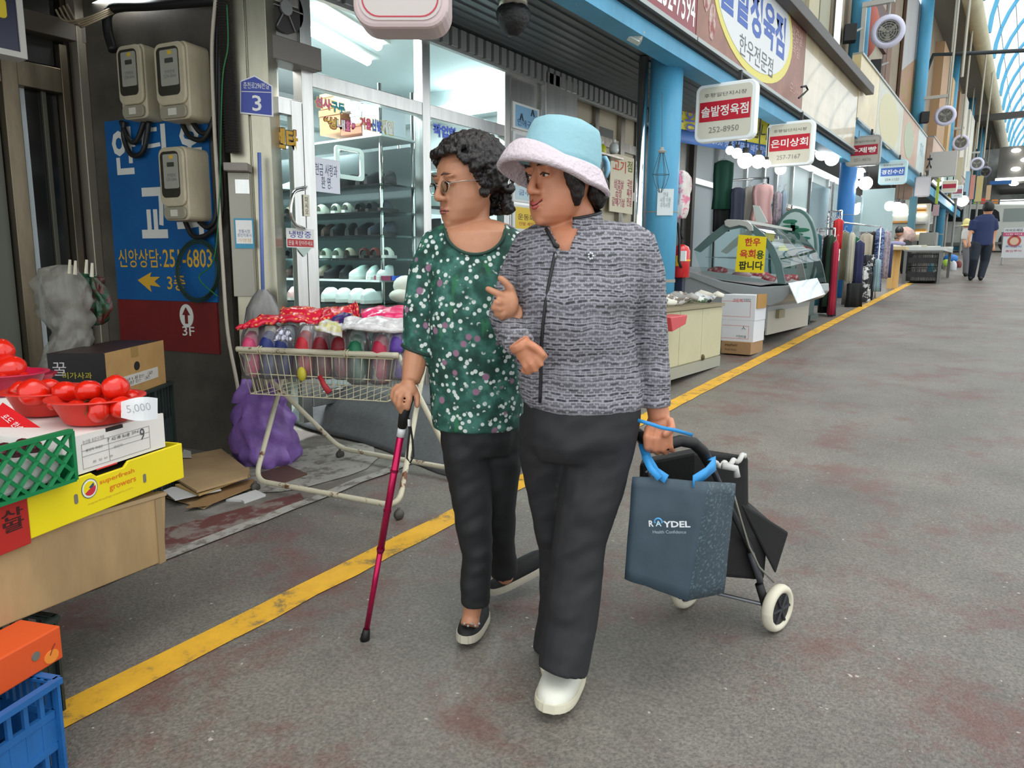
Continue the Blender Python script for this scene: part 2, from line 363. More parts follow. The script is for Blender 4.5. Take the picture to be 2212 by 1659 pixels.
t = fascia('fascia_sign', 'blank cream shop sign with reflections after the butcher sign', 10.02, 13.4, Z0, Z1, H('c2b393', .25, var=.25, scale=1.3, stretch=(1, 1, .4), coat=.5))
mb = MB(); mb.tube([PX(1725+a, 190+bb, FX+.12) for a, bb in ((0, 22), (12, 12), (20, 4), (16, -4), (6, -2))], .012, 6); obj('hook', mb, DARK, t)
Z2, Z3 = 3.87, 4.86
for y0, y1, m, lab, tx in ((13.45, 15.2, H('cbb98c', .3, var=.15, scale=2), 'cream and yellow faded shop sign above the third hanging sign', ''), (15.22, 18.3, H('b9b9a6', .35, var=.15, scale=2), 'pale grey-green faded shop sign with faint drawing', '건강'), (18.32, 20.9, H('b8977f', .4, var=.15, scale=2), 'tan shop sign with faint green oval', '반찬'), (20.92, 22.5, H('bcc9c6', .4, var=.1), 'pale blue end sign with small blue lettering', '생선\n전문')):
    t = fascia('fascia_sign', lab, y0, y1, Z2, Z3, m)
    if tx: text(tx, Fr((FX, (y0+y1)/2, 4.5 if len(tx) < 4 else 4.45), (0, 1, 0)), (y1-y0)*.4, .3, H('8a9a97' if len(tx) < 4 else '5d97a5'), t)
    if y0 == 18.32: mb = MB(); mb.prism(Fr((FX, 19.4, 4.35), (0, 1, 0)), circ(.75, 24, ry=.4), 0, .004); obj('oval', mb, H('aab39a'), t)
    if y0 == 15.22: mb = MB(); mb.prism(Fr((FX, 16.6, 4.3), (0, 1, 0)), circ(1.2, 24, ry=.5), 0, .003); obj('oval', mb, H('c9c3a0'), t)
for y0, y1, c, lab in ((24, 27, 'c2a690', 'tan shop sign beyond the plain grey hoarding'), (28, 31.5, '9db4ad', 'pale green shop sign far along the alley'), (32, 36, 'b5a59a', 'last shop sign before the crossing')):
    fascia('fascia_sign', lab, y0, y1, 4.2, 5.1, H(c, .5, var=.2, scale=2))
# dark overhanging gutter above the butcher sign
p0, p1 = PX(1700, 10, -2.45), PX(1857, 170, -2.45)
mb = MB(); fr = Fr((-2.45, 6.5, p1.z), (0, 1, 0)); mb.box(fr, 0, 7.4, 0, .14, -.125, 0); tag(obj('gutter', mb, H('4c4845', .5, metal=.3), bevel=.01), 'dark brown metal gutter running above the fascia signs', 'gutter')
def on(fr, px, py, c=0):                         # (a, b) of a line of sight on a frame's plane
    r = ray(px, py); o = fr.p(0, 0, c); t = (o-EV).dot(fr.n)/r.dot(fr.n); q = EV+r*t-fr.o
    return q.dot(fr.u), q.dot(fr.v)
def rect(fr, x0, y0, x1, y1, c0, c1, mb=None):   # upright box whose face covers a pixel rectangle
    a0, b0 = on(fr, x0, (y0+y1)/2); a1, b1 = on(fr, x1, (y0+y1)/2)
    b0 = on(fr, (x0+x1)/2, y1)[1]; b1 = on(fr, (x0+x1)/2, y0)[1]
    mb = mb or MB(); return mb.box(fr, min(a0, a1), max(a0, a1), b0, b1, c0, c1)
# ================================================================== left: doorway and meter wall, steel tones darkened to stand for shade
MW = Fr((-5.13, 2.45, 0), (.982, .191, 0))       # meter wall, n faces the camera
LF = Fr((-5.2, 0, 0), (0, 1, 0))                 # door front parallel to the alley, n = +x
DSTEEL = mat('shade_toned_stainless', hexc('6f6554'), .35, .85, var=.35, scale=2.5, stretch=(3, 3, .5))
BROWN = mat('brown_steel', hexc('3d342a'), .45, .5, var=.3, scale=2, stretch=(3, 3, .5))
mb = MB(); mb.box(MW, -.08, 1.13, .1, 3.3, -.12, 0); struct('wall_back', mb, mat('shade_toned_dirty_steel', hexc('4a453c'), .6, .2, var=.4, scale=3))
mb = MB(); mb.box(LF, -3, 2.36, 0, 3.4, -.6, -.12); struct('wall_left', mb, H('2a2620', .7))
dr = thing('door_1', None, None, (-5.2, 1.4, gz(1.4)), kind='structure')
def lfbox(name, y0, y1, z0, z1, c0, c1, m, b=.004):
    mb = MB(); mb.box(LF, y0, y1, z0, z1, c0, c1); return obj(name, mb, m, dr, bevel=b)
yb = lambda px, py=400: PX(px, py, -5.2).y
lfbox('post', yb(22), yb(57), gz(1.9), 2.75, -.12, .03, DSTEEL); lfbox('post', yb(150), yb(166), gz(2), 2.75, -.12, .02, DSTEEL)
lfbox('panel', yb(167), yb(216), gz(2), 3.3, -.12, -.03, BROWN); lfbox('panel', yb(-60), yb(20), gz(1), 2.5, -.12, -.05, H('5e5f55', .5))
lfbox('header', yb(-60), yb(150), 2.45, 2.6, -.12, .02, DSTEEL); lfbox('pane', yb(58), yb(149), gz(2), 2.45, -.12, -.06, H('1d1e1c', .15)); lfbox('transom_pane', yb(-60), yb(149), 2.62, 3.3, -.12, -.05, H('24231f', .3))
lfbox('inner_strip', yb(112), yb(122), gz(2), 2.45, -.06, -.03, H('4c4a3c', .4)); lfbox('lintel', yb(-60), yb(216), 2.78, 2.9, -.1, .06, H('4d463c'))
mb = MB(); mb.box(MW, -.1, -.015, .1, 3.3, 0, .06); struct('trim_5', mb, mat('scuffed_strip', hexc('9a9384'), .35, .6, var=.15, scale=3, stretch=(3, 3, .4)), bevel=.004)
# painted advertising panel below the meters
BLUEP = mat('advert_blue', hexc('0d5a97'), .4, col2=hexc('0a4f87'), thr=(.3, .7), scale=3); REDB = mat('advert_dark_red', hexc('6b1717'), .45, var=.15, scale=4)
t = thing('wall_advert', 'blue and dark red wall panel with big white letters under the meters', 'sign', MW.p(.55, .8, 0))
mb = MB(); rect(MW, 243, 250, 462, 649, .001, .012, mb); obj('blue_panel', mb, BLUEP, t); mb = MB(); rect(MW, 262, 650, 474, 757, .001, .013, mb); obj('red_panel', mb, REDB, t)
def tx(s, fr, x0, y0, x1, y1, m, par, bold=0, lift=.014):
    a0, b0 = on(fr, x0, (y0+y1)/2); a1, _ = on(fr, x1, (y0+y1)/2); b1 = on(fr, (x0+x1)/2, y0)[1]; b0 = on(fr, (x0+x1)/2, y1)[1]
    return text(s, fr.at((a0+a1)/2, (b0+b1)/2), abs(a1-a0), abs(b1-b0), m, par, bold, lift=lift)
WL = H('d3d3cc', .5); YL = H('d2a32e', .5)
tx('안', MW, 247, 275, 297, 378, WL, t, .03); tx('디', MW, 310, 270, 362, 335, WL, t, .03); tx('옥', MW, 388, 268, 440, 380, WL, t, .03)
tx('교', MW, 308, 405, 364, 515, WL, t, .03); tx('회', MW, 384, 400, 442, 515, WL, t, .03)
tx('신앙상담:', MW, 260, 538, 352, 578, YL, t, .006); tx('251-6803', MW, 356, 538, 462, 578, YL, t, .01); tx('3층', MW, 365, 592, 404, 628, YL, t, .01)
mb = MB(); ar = [on(MW, 302, 605), on(MW, 331, 588), on(MW, 328, 598), on(MW, 350, 598), on(MW, 338, 608), on(MW, 351, 620), on(MW, 328, 616), on(MW, 331, 630)]
mb.prism(MW, ar, .013, .016); obj('arrow', mb, YL, t)
tx('3F', MW, 398, 705, 424, 725, WL, t, .008, .015)
a, b = on(MW, 407, 682); mb = MB(); mb.prism(MW, circ(.06, 20, a, b, .075), .013, .016); obj('arrow_disc', mb, WL, t)
mb = MB(); mb.prism(MW, [(a-.012, b-.05), (a+.012, b-.05), (a+.012, b+.005), (a+.034, b+.005), (a, b+.055), (a-.034, b+.005), (a-.012, b+.005)], .016, .019); obj('arrow', mb, REDB, t)
# electricity meters
MBOX = mat('meter_plastic', hexc('b3a98f'), .5, var=.12, scale=6); MB2 = H('8f8a76', .5)
def meter(x0, y0, x1, y1, label, d=.16):
    a0, b1 = on(MW, x0, y0, d); a1, b0 = on(MW, x1, y1, d); b0 = on(MW, (x0+x1)/2, y1, d)[1]; b1 = on(MW, (x0+x1)/2, y0, d)[1]
    w_, h_ = a1-a0, b1-b0; ca, cb = (a0+a1)/2, (b0+b1)/2; t = thing('electricity_meter', label, 'meter', MW.p(ca, b0, 0), 'electricity meters on the wall')
    fr = MW.at(ca, cb)
    mb = MB(); mb.prism(fr, rrect(w_, h_, .035), .002, d-.02); obj('housing', mb, MBOX, t, bevel=.008)
    mb = MB(); mb.prism(fr, rrect(w_*.96, h_*.8, .05, cy=h_*.09), d-.02, d); obj('cover', mb, MBOX, t, bevel=.008)
    mb = MB(); mb.prism(fr, rrect(w_*.7, h_*.62, .03, cy=h_*.12, cx=-w_*.03), d, d+.004); obj('window', mb, H('35332c', .2), t)
    mb = MB(); mb.prism(fr, rrect(w_*.55, h_*.46, .01, cy=h_*.16, cx=w_*.03), d+.004, d+.009); p = obj('dial_plate', mb, H('96968a', .4), t)
    mb = MB(); mb.prism(fr, rrect(w_*.26, h_*.06, .004, cy=h_*.25, cx=w_*.05), d+.009, d+.012); obj('display', mb, H('3e4038', .3), p)
    mb = MB(); mb.prism(fr, rrect(w_*.13, h_*.05, .004, cy=h_*.35, cx=w_*.08), d+.009, d+.012); obj('seal', mb, H('c9a83a', .4), p)
    mb = MB(); mb.prism(fr, rrect(w_*.85, h_*.17, .03, cy=-h_*.4), d-.02, d-.004); obj('terminal_cover', mb, MB2, t, bevel=.006)
    mb = MB(); mb.prism(fr, rrect(w_*.26, h_*.09, .002, cy=-h_*.4), d-.004, d-.001); obj('label_plate', mb, H('c9c5b8'), t)
    text('전력량계\n220V 60Hz', fr.at(w_*.05, h_*.08), w_*.4, h_*.1, H('5c5c54'), t, lift=d+.0095)
    return t
meter(247, 94, 314, 256, 'electricity meter with white label, left of the upper pair'); meter(328, 88, 406, 258, 'electricity meter with greyer cover, right of the upper pair', .19); meter(338, 315, 404, 476, 'lower electricity meter hanging alone below the other two', .2)
CAB = H('121212', .5)
def cable(name, pts, r, m, label, cat='cable', group=None, par=None):
    mb = MB(); P = [V(p) for p in pts]; Q = []
    for i in range(len(P)-1):                    # Catmull-Rom
        p0, p1, p2, p3 = P[max(i-1, 0)], P[i], P[i+1], P[min(i+2, len(P)-1)]
        for k in range(6):
            t = k/6; Q.append(.5*((2*p1)+(p2-p0)*t+(2*p0-5*p1+4*p2-p3)*t*t+(3*p1-p0-3*p2+p3)*t**3))
    Q.append(P[-1]); mb.tube(Q, r, 8); return obj(name, mb, m, par, smooth=True, label=label, cat=cat if label else None, group=group)
def mwp(px, py, c=.05): a, b = on(MW, px, py, c); return MW.p(a, b, c)
for pts, lab in (([(268, 262), (268, 300), (285, 335), (310, 325), (322, 262)], 'thick black cable loop under the left meter, outermost'), ([(262, 262), (278, 300), (295, 305), (312, 262)], 'thick black cable loop under the left meter, innermost'), ([(392, 262), (410, 295), (440, 300), (462, 262)], 'black cable curving right from the second meter'), ([(415, 262), (432, 285), (450, 285), (462, 255)], 'short upper black cable right of the second meter'), ([(400, 478), (418, 510), (450, 505), (478, 460), (474, 300), (478, 0)], 'long black cable rising from the lower meter to the ceiling'), ([(245, 110), (232, 60), (242, 20), (330, 12), (480, 0)], 'fat black cable bundle bending round above the meters'), ([(430, 478), (452, 490), (470, 440), (468, 200), (470, 0)], 'black cable beside the long one, right of meters')):
    cable('power_cable', [mwp(*p) for p in pts], .016 if 'fat' not in lab else .03, CAB, lab, group='black power cables round the meters')
cable('white_cable', [mwp(*p, .09) for p in ((468, -20), (458, 100), (462, 250), (470, 400), (480, 560), (492, 720), (515, 850), (512, 940), (502, 985))], .011, H('b9b0a0'), 'long cream cable hanging from the ceiling to the floor')
cable('green_cable', [mwp(*p, .1) for p in ((490, 10), (492, 100), (480, 180), (474, 420), (462, 560), (430, 600), (470, 640))], .004, H('1d6b3a'), 'thin green wire hanging beside the black cables')
mb = MB()
for k in range(3): mb.tube([mwp(427+(47-3*k)*cos(2*pi*i/36), 585+(68-4*k)*sin(2*pi*i/36), .05+.012*k) for i in range(36)], .005, 6, closed=True)
tag(obj('cable_coil', mb, H('15352c'), smooth=True), 'coil of thin dark green cable hanging over the wall advert', 'cable')
for k in range(4): cable('ceiling_wire', [PX(120+k*8, 20-4*k, -4.9), PX(140+k*10, 45+3*k, -4.9), PX(190, 38+5*k, -4.8), PX(260+5*k, 8+2*k, -4.8)], .006, H('84775e'), 'beige wire drooping by the doorway ceiling, %s of four' % ['lowest', 'second lowest', 'second highest', 'highest'][k], group='beige wires drooping by the doorway')
# corrugated conduit, white plate box
PF = Fr((-4.02, 2.62, 0), (cos(radians(42)), sin(radians(42)), 0))   # pillar face towards the camera
a0 = on(PF, 500, 400)[0]; a1 = on(PF, 590, 400)[0]
mb = MB(); mb.box(PF, a0, a0+(a1-a0)*.49, .15, 3.3, -.3, 0); mb.box(PF, a0+(a1-a0)*.53, a1, .15, 3.3, -.3, 0); mb.box(PF, a0+.01, a1-.01, .15, 3.3, -.28, -.02)
struct('wall_pillar', mb, mat('pillar_stainless', hexc('aaa693'), .3, .9, var=.22, scale=1.6, stretch=(3, 3, .7)), bevel=.004)
cc, n_ = [], 0
for i in range(121):
    py = -30+i*3.0; q = on(PF, 482+py*.06, py, .07); cc.append(PF.p(*q, .07))
mb = MB(); mb.tube(cc, [.042 if i % 2 else .033 for i in range(121)], 12); tag(obj('corrugated_conduit', mb, H('25231f', .6)), 'black corrugated conduit running down beside the steel pillar', 'conduit')
def pbox(name, label, cat, x0, y0, x1, y1, c0, c1, m, bevel=.004, fr=PF):
    mb = MB(); rect(fr, x0, y0, x1, y1, c0, c1, mb); return tag(obj(name, mb, m, bevel=bevel), label, cat)
pbox('junction_box', 'grey box ledge at the foot of the corrugated conduit', 'box', 494, 357, 545, 374, .001, .12, H('8a857a'))
t = thing('switch_box', 'tall white metal box on the pillar with silver sticker', 'box', PF.p(*on(PF, 525, 640), 0))
mb = MB(); rect(PF, 503, 375, 548, 640, .001, .05, mb); obj('housing', mb, H('a5a294', .5), t, bevel=.004); mb = MB(); rect(PF, 513, 390, 543, 420, .05, .053, mb); obj('sticker', mb, STEEL, t)
t = thing('notice_sticker', 'small white notice with blue border low on the pillar', 'sticker', PF.p(*on(PF, 532, 535), .05))
mb = MB(); rect(PF, 512, 473, 553, 537, .052, .056, mb); obj('card', mb, H('3f93b3'), t); mb = MB(); rect(PF, 515, 477, 550, 527, .056, .058, mb); obj('face', mb, WHITE, t)
tx('전통시장\n원산지표시', PF, 518, 497, 548, 513, H('3a4a8a'), t, lift=.0585); tx('가맹점', PF, 519, 516, 547, 524, H('d8a64a'), t, lift=.0585)
# house number plate
t = thing('address_plate', 'blue house-shaped address plate reading number 3', 'sign', PF.p(*on(PF, 556, 254), 0))
pts = [(520, 246), (591, 253), (589, 186), (551, 164), (520, 176)]; mb = MB(); mb.prism(PF, [on(PF, *p) for p in pts], .002, .012); obj('plate', mb, H('e8e9ee', .3), t)
pts = [(522, 243), (588, 250), (587, 188), (551, 167), (522, 178)]; mb = MB(); mb.prism(PF, [on(PF, *p) for p in pts], .012, .014); obj('blue_face', mb, H('2b3f9e', .3), t)
tx('춘천로296번길', PF, 527, 179, 582, 193, WHITE, t, lift=.015); tx('3', PF, 546, 207, 566, 241, WHITE, t, .012, .015)
mb = MB(); a, b = on(PF, 523, 198); a2, _ = on(PF, 587, 204); mb.box(PF, a, a2, b-.004, b, .014, .0155); obj('rule', mb, WHITE, t)
# broom
t = thing('broom', 'blue-handled broom with plastic-wrapped head leaning on the pillar', 'broom', PF.p(*on(PF, 570, 690), .12))
mb = MB(); mb.tube([PF.p(*on(PF, 560, 330, .1), .1), PF.p(*on(PF, 568, 632, .14), .14)], .011, 8); obj('handle', mb, H('6d83c4', .4), t, smooth=True)
mb = MB(); q = [on(PF, 568, y, .14) for y in (625, 640, 665, 700)]; mb.rings([[PF.p(a+w_*cos(2*pi*k/12), b, .14+.4*w_*sin(2*pi*k/12)) for k in range(12)] for (a, b), w_ in zip(q, (.015, .05, .085, .1))]); obj('bristles', mb, mat('straw_in_film', hexc('8d887d'), .5, var=.4, scale=60, stretch=(1, 1, .1)), t, smooth=True)
mb = MB(); mb.rings([[PF.p(a+(w_+.012)*cos(2*pi*k/12), b, .14+.45*(w_+.012)*sin(2*pi*k/12)) for k in range(12)] for (a, b), w_ in zip(q, (.015, .05, .085, .1))], cap=False); obj('film', mb, FILM, t, smooth=True)
# ================================================================== shoe shop front (glass parallel to the alley)
GF = Fr((-4.0, 0, 0), (0, 1, 0))
yg = lambda px, py=300: PX(px, py, -4.0).y
Y0, YM, Y1 = 3.31, 4.42, 5.5
w1 = thing('window_1', None, None, (-4, 4.4, .5), kind='structure')
def gbox(name, y0, y1, z0, z1, c0, c1, m=STEEL, par=w1, b=.004): mb = MB(); mb.box(GF, y0, y1, z0, z1, c0, c1); return obj(name, mb, m, par, bevel=b)
gbox('mullion', YM-.045, YM+.045, .4, 3.14, -.06, .03); gbox('mullion', Y1-.04, Y1+.04, .4, 3.14, -.06, .03); gbox('mullion', Y0-.09, Y0, .4, 3.3, -.06, .03)
for a, b in ((Y0, YM-.045), (YM+.045, Y1-.04)):
    gbox('transom', a, b, 2.53, 2.63, -.05, .025); gbox('head_rail', a, b, 3.12, 3.18, -.05, .025); gbox('sill_rail', a, b, .4, .5, -.05, .025)
    for z0, z1 in ((.5, 2.53), (2.63, 3.12)): gbox('pane', a, b, z0, z1, -.012, -.006, GLASS, b=0)
gbox('fascia_board', 2.95, 5.6, 3.18, 3.3, -.06, .03, H('c9c9c2', .4))
# door with closer, handle, stickers
d2 = thing('door_2', None, None, (-4, 3.0, gz(3)), kind='structure')
gbox('stile', Y0-.18, Y0-.095, .3, 2.42, -.02, .03, STEEL, d2); gbox('top_rail', 2.93, Y0-.18, 2.32, 2.42, -.02, .03, STEEL, d2); gbox('pane', 2.9, Y0-.18, .3, 2.32, 0, .006, GLASS, d2, 0)
gbox('closer_box', 2.95, Y0+.02, 2.62, 2.76, -.06, .1, H('6a6560', .4, metal=.5), d2); gbox('fan_shelf', 2.93, Y0-.1, 2.98, 3.04, -.05, .04, STEELD, d2); gbox('fan_post', Y0-.14, Y0-.09, 3.04, 3.3, -.05, .04, STEELD, d2)
hp = [PX(656, 408, -3.93), PX(636, 415, -3.9), PX(629, 440, -3.88), PX(629, 465, -3.88), PX(638, 485, -3.9), PX(654, 492, -3.93)]
cable('handle', [PX(662, 404, -3.97)]+hp+[PX(660, 495, -3.97)], .011, CHROME, None, par=d2)
t = thing('extractor_fan', 'round black extractor fan in a square frame above the shop door', 'fan', (-4, 3.0, 3.05))
q = PX(615, 18, -3.97); fr = Fr(q, (0, 1, 0))
mb = MB(); mb.prism(fr, rrect(.34, .34, .02), -.04, -.03); obj('frame', mb, H('94948e', .4), t)
mb = MB(); mb.prism(fr, circ(.145, 24), -.03, .0); obj('fan_ring', mb, H('2c2a27', .4), t)
mb = MB(); mb.prism(fr, circ(.045, 16), .005, .02); obj('hub', mb, H('a6a8a6', .3, metal=.6), t)
for k in range(6): mb = MB(); mb.tube([fr.p(.045*cos(k*pi/3), .045*sin(k*pi/3), .012), fr.p(.14*cos(k*pi/3), .14*sin(k*pi/3), .008)], .004, 5); obj('spoke', mb, H('8a8c8a'), t)
# stickers on door and glass
def stick(label, x0, y0, x1, y1, x=-3.965, col='e4e4e0', nm='sticker', cat='sticker'):
    f = Fr((x, 0, 0), (0, 1, 0)); p = PX((x0+x1)/2, y1, x); t = thing(nm, label, cat, p); mb = MB(); rect(f, x0, y0, x1, y1, 0, .004, mb); obj('card', mb, H(col, .4), t); return t, f
t, f = stick('white and red cooling notice stuck on the shop door', 618, 494, 678, 535); mb = MB(); rect(f, 620, 517, 676, 533, .004, .006, mb); obj('red_band', mb, H('b53238'), t); tx('냉방중', f, 624, 499, 671, 514, H('3b3c9a'), t, .006, .005); tx('문을 꼭 닫아주세요', f, 622, 520, 674, 530, WHITE, t, 0, .007)
t, f = stick('narrow cream pull sticker on the door stile', 655, 421, 668, 467, col='d8d2bd'); tx('미\n시\n오', f, 658, 425, 665, 462, DARK, t, 0, .005)
t, f = stick('white paper with blue handwriting taped inside the shop window', 674, 343, 733, 416, -3.99, 'dfe2ec', 'paper_notice', 'notice'); tx('현금 사랑과\n환 영.', f, 680, 355, 728, 408, H('3c4468'), t, 0, .005)
mb = MB(); q = [PX(640, 536, -3.965), PX(672, 536, -3.965), PX(656, 555, -3.965)]; mb.add([p for p in q]+[p+V((.004, 0, 0)) for p in q], [(0, 1, 2), (5, 4, 3), (0, 3, 4, 1), (1, 4, 5, 2), (2, 5, 3, 0)]); tag(obj('sticker', mb, H('b8c9c2')), 'small triangular sticker under the cooling notice', 'sticker')
def decal(label, parts, x=-3.985):
    f = Fr((x, 0, 0), (0, 1, 0)); p = PX(parts[0][1], parts[0][4], x); t = thing('window_lettering', label, 'lettering', p)
    for s, x0, y0, x1, y1, c, oc in parts:
        tx(s, f, x0-2, y0-2, x1+2, y1+2, H(oc, .5), t, .09, .001); tx(s, f, x0, y0, x1, y1, H(c, .5), t, .045, .003)
decal('pink and turquoise Hangul decal at the top of the shop window', [('신사', 681, 212, 714, 234, 'e76a9a', 'e5d98a'), ('구두', 716, 222, 744, 243, '2a9fb0', 'e5d98a')])
decal('yellow, white and pink quoted Hangul decal, second row of the window', [('“성', 700, 253, 726, 277, 'd9b44a', '8d2f4a'), ('내', 727, 258, 745, 280, 'eeeeee', '8d2f4a'), ('화”', 746, 262, 766, 289, 'ee7fb0', 'a03358')])
decal('red, blue and white Hangul decal at right of the large pane', [('겨울', 778, 255, 801, 279, 'e05078', 'e0d790'), ('신발', 803, 259, 823, 284, '4a6fd6', 'e0d790'), ('세일', 825, 262, 848, 290, 'e6eef0', 'c9c070')])
decal('blue Hangul decal on the far pane beside the curly-haired woman', [('작업화', 936, 272, 985, 298, '4a68d8', '9fb0d0')])
decal('yellow Hangul decal on the glass door', [('센타', 590, 278, 643, 322, 'c99a1e', '4a3a12')], -3.96)
# ================================================================== shop interior
IW = H('d3dcdd', .6)
mb = MB(); mb.box(Fr((0, 0, 0)), -7.6, -7.5, .1, 3.45, -6.9, -1.6); struct('wall_shop_back', mb, IW)
mb = MB(); mb.box(Fr((0, 0, 0)), -7.5, -4.1, .1, 3.45, -6.9, -6.8); struct('wall_shop_far', mb, IW)
mb = MB(); mb.box(Fr((0, 0, 0)), -7.5, -5.25, .1, 3.45, -2.1, -2.0); struct('wall_shop_near', mb, IW)
mb = MB(); mb.box(Fr((0, 0, 0)), -6.7, -4.2, .3, 2.35, -4.62, -4.58); struct('wall_rack_backing', mb, H('7f8a8d', .7))  # added backing panel, put in so the rack shelves gain contrast
mb = MB(); mb.box(Fr((0, 0, 0)), -7.5, -4.08, 3.42, 3.449, -6.8, -2.1); struct('ceiling_shop', mb, IW)
mb = MB(); mb.box(Fr((0, 0, 0)), -7.5, -4.08, 3.05, 3.2, -6.8, -6.6); mb.box(Fr((0, 0, 0)), -7.5, -7.3, 3.05, 3.2, -6.8, -2.1); struct('trim_6', mb, H('c2cacb'))
LAMP = mat('lamp_tube', (.93, .98, 1), emit=9)
for k, (px, py) in enumerate(((755, 62), (735, 100))):
    p = PZ(px, py, 3.38); t = thing('ceiling_light', ['bright fluorescent ceiling light in the shoe shop, farther', 'bright fluorescent ceiling light in the shoe shop, nearer'][k], 'ceiling light', p)
    mb = MB(); mb.box(Fr(p, (-.3, 1, 0)), -.55, .55, .02, .04, -.1, .1); obj('base', mb, WHITE, t); mb = MB(); mb.tube([Fr(p, (-.3, 1, 0)).p(-.5), Fr(p, (-.3, 1, 0)).p(.5)], .045, 10); obj('tube', mb, LAMP, t)
# racks: uprights and shelves, then boxes and shoes on them
RY = 4.3
SHELFG = glassmat('shelf_glass', (.7, .85, .82), .3)
rack = thing('shoe_rack', 'steel shoe rack with glass shelves behind the large window', 'rack', (-5.2, RY, .3))
for x in (-4.2, -5.6, -6.6):
    for y in (RY-.16, RY+.2): mb = MB(); mb.tube([(x, y, .25), (x, y, 2.75)], .016, 8); obj('post', mb, CHROME, rack, smooth=True)
levels = [(292, .0), (397, 0), (456, 0), (507, 0), (557, 0), (604, -.05), (655, -.12)]
SZ = []
for k, (py, dy) in enumerate(levels):
    z = PY(790, py, RY-.2+dy).z; SZ.append((z, RY+dy)); mb = MB(); mb.box(Fr((0, 0, z)), -6.6, -4.15, -.018, -.002, -(RY+.2), -(RY-.2+dy)); obj('shelf', mb, H('d5dada', .4) if k in (0, 5) else SHELFG, rack)
rack2 = thing('shoe_rack', 'second shoe rack at the far end, behind the far pane', 'rack', (-4.5, 5.2, .3))
for y in (4.75, 5.4):
    for x in (-4.25, -4.6): mb = MB(); mb.tube([(x, y, .25), (x, y, 2.45)], .014, 8); obj('post', mb, CHROME, rack2, smooth=True)
SZ2 = []
for py in (350, 400, 450, 500, 550):
    z = PX(935, py, -4.3).z; SZ2.append(z); mb = MB(); mb.box(Fr((0, 0, z)), -4.62, -4.22, -.015, 0, -5.4, -4.6); obj('shelf', mb, SHELFG, rack2)
def shoe_mesh(kind, L=.26, W=.09, hh=.08):
    up = MB(); so = MB(); N = 9; R = []; S0 = []; S1 = []
    for i in range(N):
        t = i/(N-1); y = -L/2+L*t; wv = W*(.42+.09*sin(pi*(1-t)))*min(1, sin(pi*min(max(t, .035), .965))**.5*1.18)
        S0.append((y, wv))
    for y, wv in S0: pass
    out = [V((wv, y, 0)) for y, wv in S0]+[V((-wv, y, 0)) for y, wv in S0[::-1]]
    so.add([p for p in out]+[p*1.0+V((0, 0, .022)) for p in out], [tuple(range(2*N))[::-1], tuple(range(2*N, 4*N))]+[(i, (i+1) % (2*N), 2*N+(i+1) % (2*N), 2*N+i) for i in range(2*N)])
    rr = []
    rng = range(N) if kind != 'slide' else range(1, 5)
    for i in rng:
        y, wv = S0[i]; t = i/(N-1)
        h = {'shoe': hh*(.45+.75*min(1, t*1.5)), 'slide': hh*.85*sin(pi*(.25+.5*(i-1)/3)), 'clog': hh*(1.0 if t < .6 else .75)*(.55+.45*min(1, t*4))}[kind]
        rr.append([V((wv*.97*cos(a), y, .02+h*max(0, sin(a))**.7)) for a in [pi*k/6 for k in range(7)]])
    up.rings(rr, cap=False, closed=False)
    if kind != 'slide': up.add(rr[0], [tuple(range(7))]); up.add(rr[-1], [tuple(range(7))[::-1]])
    return so, up
protos = {}
def proto(kind):
    if kind not in protos:
        so, up = shoe_mesh(kind); so.mi = 1; m = MB(); m.v = [v.copy() for v in up.v]; m.f = [f[:] for f in up.f]; m.m = [0]*len(up.f); m.mi = 1; m.add(so.v, so.f)
        protos[kind] = m
    return protos[kind]
shmesh = {}
def shoe(kind, col, sole, loc, rz, label, group, s=1):
    key = (kind, col, sole)
    if key not in shmesh:
        m = proto(kind); me = bpy.data.meshes.new('shoe'); me.from_pydata([tuple(v) for v in m.v], [], m.f); me.materials.append(H(col, .45)); me.materials.append(H(sole, .6)); me.polygons.foreach_set('material_index', m.m); me.polygons.foreach_set('use_smooth', [f == 0 for f in m.m]); shmesh[key] = me
    o = bpy.data.objects.new({'shoe': 'shoe', 'slide': 'slide_sandal', 'clog': 'clog'}[kind], shmesh[key]); COL.objects.link(o); o.location = loc; o.rotation_euler = (0, 0, rz); o.scale = (s, s, s); WM[o] = V(loc)
    return tag(o, label, 'shoe', group)
rowdef = [None, [('shoe', '9aa6a8', 'black'), ('shoe', '8d989a', '')], None]
CN = {'b3bcbc': 'pale grey', '1c2326': 'black', 'd8dccf': 'cream white', '15181b': 'glossy black', '4a3a36': 'dark brown', 'cbb9a8': 'beige', 'e3ebe8': 'white', 'd7b3b0': 'pink', '2b3440': 'navy', '7b3b3a': 'maroon', '5f6a66': 'grey green', '93887a': 'taupe'}
rows = {1: (['b3bcbc', 'b3bcbc', 'b3bcbc', 'd8dccf', '1c2326', '1c2326', '1c2326', '1c2326', '15181b'], 'shoe'), 2: (['93887a', 'cbb9a8', 'd8dccf', 'd8dccf', 'd8dccf', 'd8dccf', '1c2326', '1c2326', '2b3440'], 'slide'), 3: (['4a3a36', '1c2326', '1c2326', '4a3a36', '1c2326', '15181b', '15181b', '2b3440', '2b3440'], 'shoe'), 4: (['1c2326', '1c2326', 'cbb9a8', 'd8dccf', 'd8dccf', 'cbb9a8', '7b3b3a', '7b3b3a', 'd8dccf'], 'slide'), 5: (['4a3a36', '4a3a36', '15181b', '93887a', '15181b', '15181b', 'e3ebe8', 'e3ebe8', 'e3ebe8'], 'shoe'), 6: (['1c2326', '1c2326', 'd7b3b0', 'd7b3b0', '15181b', 'e3ebe8', 'e3ebe8', 'e3ebe8', 'e3ebe8'], 'clog')}
